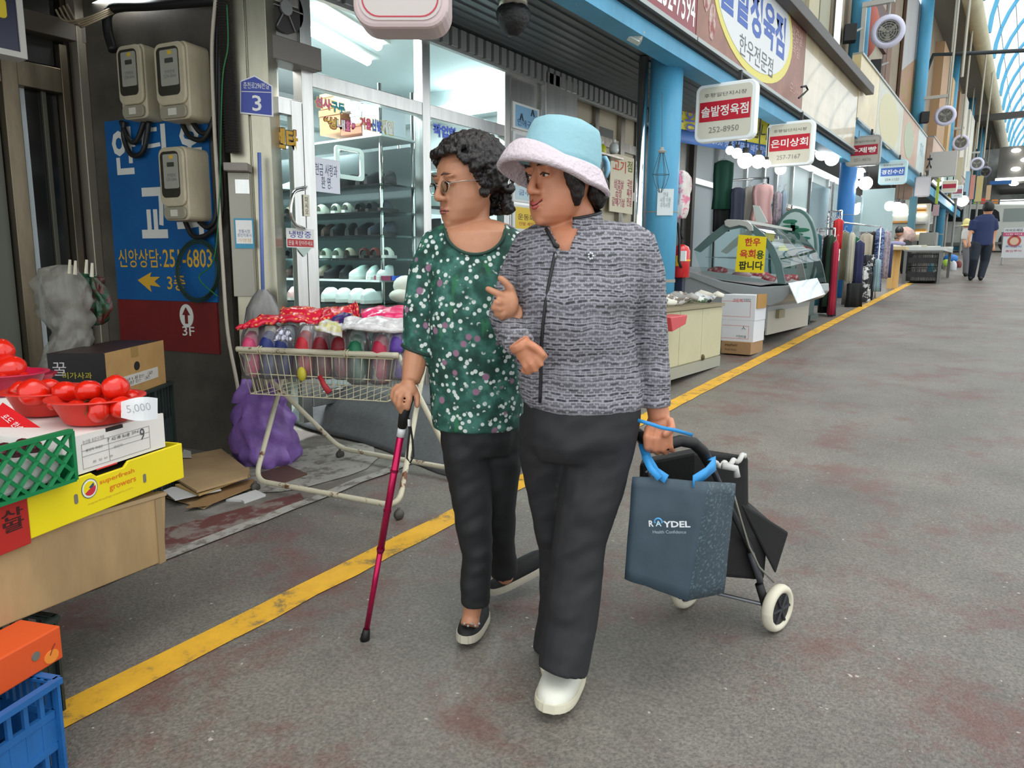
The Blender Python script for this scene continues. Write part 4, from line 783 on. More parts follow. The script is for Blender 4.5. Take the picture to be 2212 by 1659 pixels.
for x0, x1, x2 in ((520, 532, 540), (600, 592, 586)):
    mb = MB(); mb.rings([[PD(xx+w_*cos(a), yy, dpb)+V((0, .03*sin(a), 0)) for a in [2*pi*k/10 for k in range(10)]] for yy, xx, w_ in ((870, x0, 20), (850, x0+2, 15), (830, x1, 9), (818, x1, 5))]); obj('handle', mb, PUR, t, smooth=True)
# ================================================================== wire cart
RUST = mat('chipped_white_paint', hexc('c3bda6'), .5, col2=hexc('6a3f24'), thr=(.57, .62), scale=9, bump=.2)
TF0, TF1 = PD(515, 748, 3.95), PD(848, 774, 3.72); zt = (TF0.z+TF1.z)/2; TF0.z = TF1.z = zt
un = (TF1-TF0).normalized(); bn = V((-un.y, un.x, 0)); TB0, TB1 = TF0+bn*.5, TF1+bn*.5
cart = thing('wire_cart', 'rusty white wire basket cart on crossed legs full of slippers', 'cart', (TF0+TB1)/2-V((0, 0, .75)))
mb = MB(); mb.tube([TF0-un*.01, TF0, TF1, TF1+un*.03], .016, 10); obj('front_rail', mb, RUST, cart, smooth=True); mb = MB(); mb.tube([TB0, TB1], .014, 10); obj('back_rail', mb, RUST, cart, smooth=True)
BF0, BF1, BB0, BB1 = [g+V((0, 0, .065)) for g in (G(552, 1062), G(862, 1122), G(735, 990), G(985, 1038))]
def bent(a, b, c, r=.06):                        # straight tube with a rounded knee at b
    a, b, c = V(a), V(b), V(c); p = b+(a-b).normalized()*r*1.5; q = b+(c-b).normalized()*r*1.5
    return [a]+[(p*(1-t)**2+b*2*t*(1-t)+q*t*t) for t in [i/6 for i in range(7)]]+[c]
J = [PD(661, 820, 4.1)]; 
def legset(top0, top1, b0, b1, nm):
    m0 = (b0+b1)/2; pts = bent(top0, b0, m0)+bent(m0, b1, top1)[1:]; mb = MB(); mb.tube(pts, .0145, 10); obj(nm, mb, RUST, cart, smooth=True)
legset(TB0-V((0, 0, .08)), TB1, BF0, BF1, 'leg_loop'); legset(TF0-V((0, 0, .02))+bn*.03, TF1+bn*.03+un*.02, BB0, BB1, 'leg_loop')
for p in (BF0, BF1, BB0, BB1):
    g = V((p.x, p.y, gz(p.y))); mb = MB(); mb.tube([g+V((-.012, 0, .025)), g+V((.012, 0, .025))], .025, 12); obj('caster', mb, H('4a4640'), cart, smooth=True); mb = MB(); mb.tube([g+V((0, 0, .03)), g+V((0, 0, .06))], .008, 6); obj('caster_stem', mb, H('5d5850'), cart)
WIRE = mat('cream_wire', hexc('c9c2a4'), .5)
mb = MB(); hB = .23; Lc = (TF1-TF0).length; f0, f1 = TF0-V((0, 0, .02)), TF1-V((0, 0, .02)); b0_, b1_ = f0+bn*.46, f1+bn*.46
def inset(p, k): c = (f0+f1+b0_+b1_)/4; return V((c.x+(p.x-c.x)*k, c.y+(p.y-c.y)*k, p.z))
for pa, pb in ((f0, f1), (f1, b1_), (b1_, b0_), (b0_, f0)):
    nn = int((pb-pa).length/.042)
    for h in (0, .5, 1): k = 1-.1*h; mb.tube([inset(pa, k)-V((0, 0, hB*h)), inset(pb, k)-V((0, 0, hB*h))], .0035, 5)
    for i in range(nn+1): p = pa.lerp(pb, i/nn); mb.tube([inset(p, 1), inset(p, .9)-V((0, 0, hB))], .0026, 5)
for i in range(12): p = inset(f0.lerp(f1, i/11), .9); q = inset(b0_.lerp(b1_, i/11), .9); mb.tube([p-V((0, 0, hB)), q-V((0, 0, hB))], .0025, 5)
obj('wire_basket', mb, WIRE, cart, kind='stuff')
mb = MB(); mb.ball(PD(652, 808, 3.85), (.03, .02, .04), 10, 6); obj('yellow_tape', mb, H('c9bd3a', .5, bump=.5), cart, smooth=True)
for px in (565, 754): 
    p = TF0.lerp(TF1, (px-515)/333); mb = MB()
    for k in (-.008, .008): mb.tube([p+un*k+V((0, 0, 0))+(bn*cos(a)+V((0, 0, sin(a))))*.021 for a in [2*pi*i/12 for i in range(12)]], .003, 5, closed=True)
    obj('string_tie', mb, H('c9c2a0'), cart)
# slippers in bags
def slipper(par, c, up, rt, m, L=.25, W=.098, top='dome'):
    nrm = up.cross(rt).normalized()*-1
    if nrm.dot(HF) > 0: nrm = -nrm
    f = Fr(c, rt, up)
    if f.n.dot(HF) > 0: f = Fr(c, -rt, up)
    out = [(W/2*(1-.12*sin(2*a))*cos(a), L/2*sin(a)) for a in [2*pi*k/20 for k in range(20)]]
    mb = MB(); mb.prism(f, out, -.02, 0); o = obj('sole', mb, m, par, bevel=.006)
    mb = MB(); rr = []
    for i in range(6):
        y = L/2*(.98-.9*i/5); wv = W/2*math.sqrt(max(0.02, 1-(y/(L/2))**2)); h = .062*math.sin(min(1, .25+i/5)*pi/2)
        rr.append([f.p(wv*cos(a)*1.02, y, h*sin(a)) for a in [pi*k/8 for k in range(9)]])
    mb.rings(rr, cap=False, closed=False); obj('upper', mb, m, o, smooth=True, solid=.006)
SLC = {'pink': 'd94a78', 'navy': '1d2f73', 'red': 'c0202f', 'dark red': '7d1220', 'green': '0d6b46', 'crimson': 'b01e40', 'purple': '5a3a96'}
Dc = lambda px: 3.98-.25*(px-515)/333+.04
for px, c, dd in ((545, 'pink', .0), (582, 'navy', 0), (614, 'navy', .03), (660, 'red', .0), (697, 'dark red', .03), (737, 'dark red', .0), (772, 'green', 0), (825, 'crimson', .0), (862, 'purple', .03)):
    d = Dc(px)+dd; p = PD(px, 765 if c not in ('crimson', 'green') else 775, d); t = thing('bagged_slippers', '%s slippers in a clear bag standing in the cart, %s' % (c, {545: 'at the left end', 582: 'left of two', 614: 'right of two', 660: 'third colour along', 697: 'left of two', 737: 'right of two', 772: 'between the reds', 825: 'near the right end', 862: 'at the right end'}[px]), 'slippers', p-V((0, 0, .13)), 'bagged slippers in the wire cart')
    m = mat('slipper_'+c.replace(' ', '_'), hexc(SLC[c]), .5, var=.2, scale=40, bump=.3, bscale=60); tilt = random.uniform(-.1, .1)
    up = (V((0, 0, 1))+un*tilt+bn*.12).normalized(); slipper(t, p, up, un, m, .26, .1)
    mb = MB(); mb.rings([[p+un*(.062*cos(a)*k2)+bn*(.055*sin(a)*k2+.01)+up*h+(un*cos(a)+bn*sin(a))*.012*noise.noise(V((cos(a)*3, sin(a)*3, h*20+px))) for a in [2*pi*k/20 for k in range(20)]] for h, k2 in ((-.135, .7), (-.12, 1), (-.05, 1.05), (.03, 1.05), (.1, 1.1), (.15, .9), (.165, .5))]); obj('film', mb, FILM, t, smooth=True)
DOT = bpy.data.materials.new('dotted_red_print'); DOT.use_nodes = True; n, l = _nt(DOT); b = n['Principled BSDF']; b.inputs['Roughness'].default_value = .25
tc = n.new('ShaderNodeTexCoord'); vo = n.new('ShaderNodeTexVoronoi'); vo.inputs['Scale'].default_value = 38; vo.inputs['Randomness'].default_value = .3; l.new(tc.outputs['Object'], vo.inputs[0]); r = n.new('ShaderNodeValToRGB'); l.new(vo.outputs[0], r.inputs[0]); r.color_ramp.elements[0].position = .28; r.color_ramp.elements[0].color = (*hexc('f0a050'), 1); r.color_ramp.elements[1].position = .32; r.color_ramp.elements[1].color = (*hexc('d81f3c'), 1); l.new(r.outputs[0], b.inputs['Base Color'])
def pack(label, quad, d0, d1, m, seed=0, th=.02):     # crumpled flat pack lying on the heap
    (x0, y0), (x1, y1), (x2, y2), (x3, y3) = quad; A, B, C, D_ = PD(x0, y0, d0), PD(x1, y1, d0), PD(x2, y2, d1), PD(x3, y3, d1)
    mb = MB(); fn = lambda u, v_: (A*(1-u)+B*u)*(1-v_)+(D_*(1-u)+C*u)*v_+V((0, 0, .022*noise.noise(V((u*4+seed, v_*4, 0)))+.02*sin(pi*v_)*sin(pi*u)))+HF*.03*noise.noise(V((u*5, v_*5, seed)))
    mb.grid(fn, 14, 8); return tag(obj('slipper_pack', mb, m, smooth=True, solid=th), label, 'pack', 'packs lying on the slipper heap')
PK = H('e83a72', .25, coat=.4); WF = mat('white_film', hexc('d6d3d2'), .2, var=.2, scale=30, bump=.8, bscale=30, coat=.4)
pack('red dotted header pack at the left of the heap', [(600, 690), (690, 700), (700, 668), (610, 664)], 3.95, 4.15, DOT, 1)
pack('red dotted header pack with a purple corner, centre of the heap', [(688, 700), (770, 695), (765, 664), (700, 668)], 3.93, 4.15, DOT, 2)
pack('red dotted flap sticking up in the middle of the heap', [(762, 690), (778, 688), (772, 654), (760, 656)], 3.95, 3.98, DOT, 3, .004)
pack('bright pink header pack at the right of the heap', [(782, 692), (890, 688), (890, 664), (780, 670)], 3.85, 4.05, PK, 4)
pack('white film pack across the right of the heap', [(738, 712), (885, 718), (885, 690), (745, 690)], 3.72, 3.86, WF, 5)
pack('yellow and white printed card bag lying over the red slippers', [(680, 712), (738, 728), (742, 700), (695, 692)], 3.7, 3.82, mat('card_print', hexc('c9c483'), .3, col2=hexc('cfcaca'), thr=(.45, .55), scale=25), 6, .006)
pack('pink speckled pack over the left slippers', [(510, 712), (560, 700), (640, 690), (570, 682)], 3.9, 4.05, DOT, 7)
pack('purple slippers lying behind the heap', [(690, 706), (760, 704), (765, 682), (730, 680)], 3.9, 4.0, H('3f2d6b', .4), 8)
pack('silver crumpled foil bag over the navy slippers', [(590, 735), (632, 738), (625, 712), (600, 708)], 3.78, 3.84, mat('crumpled_foil', hexc('b9b9c6'), .2, .7, var=.3, scale=40, bump=1, bscale=40), 9, .006)
mb = MB(); q = PD(700, 832, 3.72); mb.tube([PD(690, 812, 3.74), PD(700, 832, 3.72), PD(712, 848, 3.7)], [.012, .014, .017], 8, flat=.5); tag(obj('dangling_strap', mb, H('9c1c28'), smooth=True), 'dark red strap end poking through the wire basket', 'strap')
# ================================================================== table draped with grey cloth on pallets
CLO = mat('grey_felt', hexc('5d5f61'), .9, var=.14, scale=30, bump=.3, bscale=120)
tb = thing('display_table', 'low display table draped with dark grey cloth behind the cart', 'table', (-3.5, 3.7, gz(3.7)))
A0, A1 = G(622, 915), G(1010, 1036); A0.z += .03; 
dr_ = (A1-A0); dr_.z = 0; T0 = PD(628, 822, A0.dot(HF)+.15); zt2 = T0.z
mb = MB(); nb = V((-dr_.y, dr_.x, 0)).normalized()
def cl(u, v_):
    lo = A0.lerp(V((A1.x, A1.y, A1.z)), u); hi = V((lo.x, lo.y, zt2))+nb*.22; p = lo.lerp(hi, v_); return p-nb*(.03*sin(u*9)*(1-v_)+.02*noise.noise(V((u*6, v_*3, 1))))
mb.grid(cl, 40, 10); mb.grid(lambda u, v_: V((A0.x, A0.y, zt2))+dr_*u+nb*(.22+.5*v_), 6, 4); obj('cloth', mb, CLO, tb, smooth=True, solid=.006)
mb = MB(); fr = Fr(A0+nb*.25, dr_, (0, 0, 1)); mb.box(fr, .02, dr_.length-.02, zt2-A0.z-.05, zt2-A0.z-.01, -.45, 0); obj('tabletop', mb, H('5a4a3a'), tb)
for a in (.05, dr_.length-.1):
    for c in (-.05, -.4): mb = MB(); mb.box(fr, a, a+.05, -.06, zt2-A0.z-.05, c, c+.05); obj('leg', mb, H('4a3c2e'), tb)
pal = thing('pallet', 'brown wooden pallet under the draped table', 'pallet', A0+nb*.1-V((0, 0, .05)))
for k in range(5): a = .02+k*(dr_.length-.2)/4; mb = MB(); mb.box(Fr(V((A0.x, A0.y, 0))+nb*.14+dr_*(k/4.6)+V((0, 0, gz(A0.y+dr_.y*k/4.6))), dr_), 0, .09, 0, .075, -.09, 0); obj('block', mb, H('6a4a2c'), pal)
mb = MB(); mb.hull8([V((p.x, p.y, gz(p.y)+h))+nb*o_ for h in (.076, .092) for p, o_ in ((A0, .13), (A1, .13), (A1, .24), (A0, .24))]); obj('plank', mb, H('6e5133'), pal)
# ================================================================== shop fronts up the alley (left side)
WX = -4.15; WF_ = Fr((WX, 0, 0), (0, 1, 0))
SHT = mat('grey_shutter', hexc('6f6e68'), .4, .6, var=.2, scale=2, stretch=(1, 1, 3))
def wall(y0, y1, m, z1=3.5, name='wall_shopfront', x=WX): mb = MB(); mb.box(Fr((x, 0, 0), (0, 1, 0)), y0, y1, gz(y0)-.1, z1, -.15, 0); return struct(name, mb, m)
# stainless panel with posters, then box pillar
wall(5.56, 5.98, STEEL, 3.25, x=-3.98); 
PXF = Fr((-3.98, 0, 0), (0, 1, 0))
def poster(label, x0, y0, x1, y1, body, lines, bd='d9dddc'):
    t = thing('poster', label, 'poster', PX((x0+x1)/2, y1, -3.975)); mb = MB(); rect(PXF, x0, y0, x1, y1, .001, .012, mb); obj('frame', mb, H(bd, .4), t); mb = MB(); rect(PXF, x0+5, y0+5, x1-5, y1-5, .012, .014, mb); obj('sheet', mb, H(body, .4), t)
    for s, a, b, c, d, col in lines: tx(s, PXF, a, b, c, d, H(col, .5), t, .006, .015)
    return t
t = poster('blue poster with house shapes and navy shop lettering on steel panel', 1106, 228, 1163, 284, '7fb0d2', [('인애구두', 1115, 261, 1155, 276, '25406e')])
for px, py in ((1124, 253), (1148, 245)): mb = MB(); a, b = on(PXF, px, py); mb.prism(PXF, [(a-.035, b-.03), (a-.015, b-.03), (a, b), (a+.015, b-.03), (a+.035, b-.03), (a+.01, b+.03), (a-.01, b+.03)], .014, .016); obj('roof_mark', mb, H('2b3a48'), t)
poster('white poster with red lettering below the blue one', 1106, 290, 1163, 358, 'b9bcc4', [('수선\n전문', 1114, 302, 1155, 335, 'c14a30')])
t = poster('white poster with orange dot and blue price strip', 1106, 364, 1162, 438, 'b6cfd6', [('굽수선', 1118, 412, 1155, 424, '4a68a0')]); mb = MB(); a, b = on(PXF, 1118, 390); mb.prism(PXF, circ(.05, 16, a, b), .014, .016); obj('orange_dot', mb, H('d99a6a'), t)
poster('yellow poster with black lettering behind the hat woman', 1106, 444, 1162, 500, 'e0bb20', [('운동화', 1116, 463, 1152, 476, '2a2412'), ('신발 세일', 1118, 480, 1150, 488, 'a03020')])
mb = MB(); mb.box(Fr((-3.9, 0, 0), (0, 1, 0)), 6.02, 6.3, gz(6), 3.2, -.3, 0); mb.box(Fr((-3.9, 0, 0), (0, 1, 0)), 6.31, 6.62, gz(6), 3.2, -.3, -.01); struct('wall_pillar', mb, STEEL, bevel=.004)
wall(6.62, 8.4, H('b5ad97', .5), 3.25)
mb = MB()
for z in (2.75, 2.2): mb.box(WF_, 6.62, 8.4, z, z+.1, 0, .04)
mb.box(WF_, 7.35, 7.43, .4, 3.2, 0, .05); mb.box(WF_, 7.95, 8.05, .4, 3.2, 0, .06); struct('trim_7', mb, STEELD)
t = thing('menu_board', 'cream menu board with red and black Hangul near the steel pipe', 'sign', PX(1340, 450, -4.08)); f = Fr((-4.08, 0, 0), (0, 1, 0)); mb = MB(); rect(f, 1318, 335, 1368, 460, -.01, 0, mb); obj('board', mb, H('d6cfb4', .5), t)
tx('고기', f, 1324, 346, 1352, 372, H('c4502a'), t, .02, .002); tx('점', f, 1355, 348, 1366, 372, H('6a7a28'), t, .02, .002); tx('삼겹살\n곱창\n갈매기살', f, 1322, 388, 1350, 446, H('a8345a'), t, .01, .002); tx('국밥\n찌개\n전골', f, 1354, 388, 1365, 446, H('a8345a'), t, .01, .002)
t = thing('wall_plate', 'dark grey plate on the cream shopfront above the menu board', 'sign', PX(1297, 300, -4.1)); mb = MB(); rect(WF_, 1272, 275, 1320, 298, .001, .03, mb); obj('plate', mb, H('5d5f5f', .4), t)
for k, (px, py, c, l) in enumerate(((1299, 322, 'c9cf2e', 'yellow round plastic bottle on the ledge beside the hat'), (1326, 318, 'dfe6e6', 'white plastic bottle on the ledge beside the menu board'))):
    p = PX(px, py+14, -3.95); t = thing('bottle', l, 'bottle', p); mb = MB(); mb.lathe(Fr(p, (1, 0, 0), (0, 0, 1)), [(.04, 0), (.055, .03), (.05, .09), (.02, .12)], 14); obj('body', mb, H(c, .3), t, smooth=True); mb = MB(); mb.lathe(Fr(p, (1, 0, 0), (0, 0, 1)), [(.02, .12), (.02, .15), (.01, .155)], 10); obj('cap', mb, WHITE, t)
mb = MB(); mb.box(WF_, 6.62, 7.6, PX(1310, 336, -3.95).z-.02, PX(1310, 336, -3.95).z, .0, .28); tag(obj('wall_shelf', mb, STEELD), 'steel ledge holding two bottles beside the menu board', 'shelf')
# stainless downpipe
mb = MB(); p = PX(1385, 300, -3.05); mb.tube([(-3.05, p.y, gz(6)), (-3.05, p.y, 3.26)], .045, 16); tag(obj('steel_pipe', mb, CHROME, smooth=True), 'polished steel pipe standing left of the nearest blue column', 'pipe')
# column 1 extras: wire cage lamp, wire, extinguisher, hanging pink bag
cf = Fr((-2.83, 6.4, 0), (.816, .578, 0))
t = thing('wire_cage_lamp', 'black wire basket lamp frame hung on the blue column', 'lamp', cf.p(0, 1.9, .05)); q = [on(cf, 1430, y, .06) for y in (200, 318, 328, 402, 392)]
mb = MB(); mb.tube([cf.p(q[0][0], q[0][1], .06), cf.p(q[1][0], q[1][1], .06)], .003, 5); obj('cord', mb, H('55666c'), t)
mb = MB(); a, b = q[1]; mb.lathe(Fr(cf.p(a, b-.05, .06), (1, 0, 0), (0, 0, 1)), [(.03, 0), (.04, .015), (.018, .03), (.015, .05)], 12); obj('socket', mb, H('a5a29a', .4), t)
mb = MB()
for k in range(6): an = 2*pi*k/6; mb.tube([cf.p(a+r*cos(an), b-h, .06+r*.5*sin(an)) for r, h in ((.02, .05), (.05, .15), (.075, .24), (.05, .33), (.01, .4))], .0025, 5)
mb.tube([cf.p(a+.075*cos(2*pi*k/16), b-.24, .06+.04*sin(2*pi*k/16)) for k in range(16)], .0025, 5, closed=True); obj('cage', mb, H('3a4a50'), t)
ex = thing('fire_extinguisher', 'red fire extinguisher with yellow strap beside the blue column', 'fire extinguisher', PD(1469, 600, 7.2)); ep = PD(1469, 600, 7.15); f = Fr(ep, (1, 0, 0), (0, 0, 1)); hh = PD(1469, 528, 7.15).z-ep.z
mb = MB(); mb.lathe(f, [(.075, 0), (.088, .01), (.088, hh*.8), (.07, hh*.93), (.025, hh)], 20); obj('cylinder', mb, H('c8141c', .25, coat=.5), ex, smooth=True)
mb = MB(); mb.lathe(f, [(.091, hh*.5), (.091, hh*.55)], 20); mb.box(f.at(0, hh*.35, .0), -.012, .02, 0, .1, .088, .093); obj('yellow_strap', mb, H('e0a81a'), ex)
mb = MB(); mb.lathe(f, [(.02, hh), (.02, hh+.05), (.03, hh+.06)], 10); obj('valve', mb, DARK, ex); mb = MB(); mb.tube([f.p(0, hh+.05, 0), f.p(-.05, hh+.2, 0), f.p(.01, hh+.05, .08), f.p(.02, hh*.5, .095), f.p(.05, hh*.3, .1)], .012, 8); obj('hose', mb, BLACK, ex, smooth=True); mb = MB(); mb.box(f, .03, .08, hh*.5, hh*.8, .06, .085); obj('white_label', mb, WHITE, ex)
mb = MB(); mb.box(Fr(ep-V((0, 0, .16)), (1, 0, 0), (0, 0, 1)), -.04, .04, 0, .16, -.04, .04); tag(obj('bracket_post', mb, H('1b2238')), 'short dark post under the fire extinguisher', 'post')
mb = MB(); mb.tube([PD(1473, 470, 7.2), PD(1471, 525, 7.2)], .012, 6); tag(obj('hanging_strap', mb, DARK), 'dark strap hanging between the pink bag and the extinguisher', 'strap')
bag('hanging_bag', 'clear plastic bag printed with pink hanging on the blue column', dense([(368, 1468, 1476), (374, 1460, 1485), (385, 1458, 1492), (410, 1459, 1491), (440, 1457, 1487), (462, 1456, 1484), (472, 1460, 1480)], 3), 7.1, mat('pink_white_print', hexc('dcd5ce'), .35, col2=hexc('d9809a'), thr=(.5, .56), scale=14, bump=.4, bscale=20), seed=8, amp=.03, cat='bag')
# back wall beyond column 1
wall(8.4, 10.3, SHT); 
mb = MB()
for y in (8.45, 9.3, 10.2): mb.box(WF_, y, y+.1, .4, 3.3, 0, .07)
struct('trim_8', mb, H('3f3b36', .5))
wall(10.3, 15.0, H('b7c3c8', .5)); wall(15.0, 22.0, H('98a9a8', .4)); wall(22, 36, H('8b8780', .6), 4.2)
mb = MB()
for y in (11.2, 12.6, 13.6, 14.4, 15.5, 17, 18.6, 20): mb.box(WF_, y, y+.07, .5, 3.5, 0, .06)
mb.box(WF_, 10.3, 22, 2.6, 2.68, 0, .06); struct('trim_9', mb, STEEL)
for k, (y0, y1) in enumerate(((13.6, 15.2), (15.4, 18.4))):
    w_ = thing('window_2' if k == 0 else 'window_3', None, None, (-3.3, y0, gz(y0)), kind='structure'); mb = MB(); mb.box(Fr((-3.3, 0, 0), (0, 1, 0)), y0, y1, gz(y0)+.3, gz(y0)+2.1, -.01, 0); obj('pane', mb, glassmat('shop_pane', (.75, .88, .9), .2, haze=.25), w_)
    for yy in (y0, y1-.05): mb = MB(); mb.box(Fr((-3.3, 0, 0), (0, 1, 0)), yy, yy+.05, gz(y0)+.3, gz(y0)+2.15, -.03, .02); obj('post', mb, STEEL, w_)
# banner behind the hanging signs
t = thing('banner', 'yellow banner with blue stripe behind the first two hanging signs', 'banner', PY(1570, 330, 9.2))
L0, L1, L2, L3 = PY(1452, 190, 8.6), PY(1682, 250, 9.9), PY(1680, 342, 9.9), PY(1452, 305, 8.6)
def bq(u, v_, off=0): return (L3*(1-u)+L2*u)*(1-v_)+(L0*(1-u)+L1*u)*v_+V((.0, -.03*sin(u*14)*(.3+v_)-off, 0))
mb = MB(); mb.grid(lambda u, v_: bq(u, .26+.74*v_), 24, 5); obj('yellow_field', mb, H('d3cc4a', .5), t, smooth=True, solid=.004); mb = MB(); mb.grid(lambda u, v_: bq(u, .26*v_), 24, 2); obj('blue_stripe', mb, H('4a72b4', .5), t, smooth=True, solid=.004)
for s, u, v_, w_, h_, c in (('신선한', .1, .78, .42, .22, '8a4a7a'), ('우왕', .12, .45, .42, .26, '5a64b8'), ('드립니다', .82, .55, .5, .2, '4a4a30'), ('252-8950 정육 전문점 배달합니다', .62, .13, 1.1, .09, 'a9bcdf')): text(s, Fr(bq(u, v_, .03), bq(u+.05, v_)-bq(u-.05, v_), (0, 0, 1)), w_, h_, H(c), t, .008, lift=.012)
mb = MB(); p = PY(1470, 210, 8.55); mb.tube([p+V((-.13, 0, -.1)), p+V((-.05, 0, -.16)), p+V((.1, 0, .08))], .025, 8); obj('blue_tick', mb, H('2b3a8a'), t)
# hanging shop signs
def hang(label, x0, y0, x1, y1, y, band, name_, num, top='후평일단지시장', dep=.1, cream='cfccba', trim='e6ecec', tilt=0):
    f = Fr((0, y, 0), (1, 0, 0)); a0, b0 = on(f, x0, (y0+y1)/2)[0], on(f, (x0+x1)/2, y1)[1]; a1, b1 = on(f, x1, (y0+y1)/2)[0], on(f, (x0+x1)/2, y0)[1]
    t = thing('hanging_sign', label, 'sign', f.p((a0+a1)/2, b0, 0), 'rounded shop signs hanging from the beam'); fr = f.at((a0+a1)/2, (b0+b1)/2); W_, h_ = a1-a0, b1-b0
    mb = MB(); mb.prism(fr, rrect(W_, h_, W_*.12, 5), -dep, 0); obj('case', mb, H(trim, .35, emit=.15), t, bevel=.01)
    mb = MB(); mb.prism(fr, rrect(W_*.88, h_*.88, W_*.08, 5), 0, .004); obj('face', mb, H(cream, .4, emit=.12), t)
    if band: mb = MB(); mb.box(fr, -W_*.42, W_*.42, -h_*.15, h_*.19, .004, .007); obj('band', mb, H(band, .4), t)
    if top: text(top, fr.at(0, h_*.3), W_*.7, h_*.07, H('5a5a56'), t, lift=.008)
    if name_: text(name_, fr.at(0, h_*.02), W_*.78, h_*.19, H('f4f1ea', .5), t, .02, lift=.009)
    if num: text(num, fr.at(0, -h_*.3), W_*.5, h_*.1, H('8a8880'), t, .004, lift=.008)
    mb = MB()
    for s_ in (-.2, .2): mb.box(fr, W_*s_-.015, W_*s_+.015, h_/2, h_/2+.1, -dep*.7, -dep*.3)
    obj('hanger', mb, H('2c2e2e'), t); return t
hang('nearest hanging sign, white with red band reading a butcher name', 1502, 177, 1632, 303, 7.25, 'c81f33', '솔밭정육점', '252-8950')
hang('second hanging sign, red band, partly behind the first', 1655, 262, 1757, 358, 9.6, 'c81f33', '은미상회', '257-7167')
hang('third hanging sign, red band, dim, right of second', 1828, 293, 1902, 358, 14.0, 'a8243a', '수제빵', '251-4876', trim='8f908c', cream='a5a298')
hang('blue banded hanging sign with pale blue rim', 1898, 346, 1959, 398, 17.4, '3a63b0', '경진수산', '254-1122', cream='b7c6c4', trim='a9cdd4')
hang('plain grey rounded hanging sign beyond the blue one', 1976, 381, 2009, 425, 21.5, None, '', '', '', cream='b3aeb0', trim='9a979a')
hang('cream hanging sign with red band in front of the vertical banners', 2034, 389, 2068, 416, 27, 'b8304a', '', '', '', cream='cfc9b4'); hang('small white sign with teal lettering beside the cream one', 2056, 400, 2080, 428, 29, 'a85a68', '', '한옥', '', cream='c9d2d4')
# bulbs
BULB = mat('bulb_glow', (1, .98, .95), emit=14)
def bulb(px, py, y, r, label):
    p = PY(px, py, y); t = thing('light_bulb', label, 'light bulb', p, 'bare bulbs under the canopy'); mb = MB(); mb.ball(p, r, 14, 10); obj('globe', mb, BULB, t, smooth=True); mb = MB(); mb.tube([p+V((0, 0, r*.9)), p+V((0, 0, r*1.6))], r*.45, 8); mb.tube([p+V((0, 0, r*1.5)), p+V((0, 0, r*1.5+.35))], .008, 5); obj('socket', mb, DARK, t)
for i, (px, py, y, r) in enumerate(((1577, 325, 8.9, .05), (1592, 331, 8.7, .06), (1610, 347, 8.3, .085), (1638, 349, 8.5, .075), (1656, 354, 9.3, .05), (1686, 365, 10.2, .075))): bulb(px, py, y, r, 'glowing bulb in the row under the banner, %s' % ORD[i])
for i, (px, py, y, r) in enumerate(((1757, 316, 12.2, .08), (1777, 331, 12.4, .11), (1797, 343, 12.8, .11))): bulb(px, py, y, r, 'bright bulb beside the strong blue column, %s of three' % ['left', 'middle', 'right'][i])
for i, (px, py, y, r) in enumerate(((1841, 397, 14.8, .11), (1857, 374, 15, .1), (1870, 396, 14.9, .12))): bulb(px, py, y, r, 'bright bulb under the third hanging sign, %s of three' % ['left', 'top', 'right'][i])
for i, (px, py, y, r) in enumerate(((1922, 445, 20, .12), (1938, 447, 20.3, .12), (1949, 450, 20.6, .12), (2024, 394, 28, .15), (2079, 434, 32, .2))): bulb(px, py, y, r, 'far white bulb along the alley, %s' % ORD[i])
# ================================================================== butcher display case
YC = 8.5; CF = Fr((0, YC, 0), (1, 0, 0)); LC = 2.0; cs = lambda px, py: on(CF, px, py)
GB = mat('grey_case_body', hexc('989ea0'), .35, var=.05, scale=3); GL = H('b3b5b0', .35); TG = mat('teal_glass_edge', hexc('54706e'), .3)
case = thing('display_case', 'curved glass refrigerated butcher case of red meat', 'display case', (-2.85, YC+1, gz(9.5)))
bump = [cs(*p) for p in ((1470, 578), (1500, 592), (1560, 612), (1640, 622), (1703, 617), (1704, 634), (1690, 652), (1662, 661), (1620, 650), (1540, 615), (1480, 592), (1440, 600), (1440, 572))]
mb = MB(); mb.prism(CF, [cs(*p) for p in ((1440, 575), (1480, 582), (1560, 608), (1640, 620), (1704, 616), (1705, 636), (1690, 652), (1662, 662), (1620, 652), (1545, 622), (1490, 600), (1440, 620))], -LC, 0); obj('bumper', mb, GB, case, bevel=.012)
mb = MB(); mb.prism(CF, [cs(*p) for p in ((1440, 615), (1490, 598), (1620, 652), (1660, 660), (1650, 715), (1500, 730), (1440, 740))], -LC+.05, -.02); obj('base', mb, GB, case)
mb = MB(); fx = cs(1652, 700)[0]; z0_, z1_ = cs(1645, 722)[1]-.03, cs(1660, 655)[1]; mb.box(Fr((fx, YC, 0), (0, 1, 0)), .03, LC-.06, z0_+.02, z1_, 0, .02); obj('front_panel', mb, H('aba99e', .4), case)
mb = MB(); mb.box(Fr((fx, YC, 0), (0, 1, 0)), .35, .6, z0_+.2, z0_+.3, .02, .06); obj('socket_box', mb, H('8c8468'), case)
for y in (.15, LC-.2):
    for x in (fx-.06, fx-.9): mb = MB(); mb.tube([(x-.02, YC+y, gz(YC+y)+.04), (x+.02, YC+y, gz(YC+y)+.04)], .04, 12); obj('caster', mb, DARK, case); mb = MB(); mb.tube([(x, YC+y, gz(YC+y)+.05), (x, YC+y, z0_+.06)], .015, 6); obj('caster_stem', mb, DARK, case)
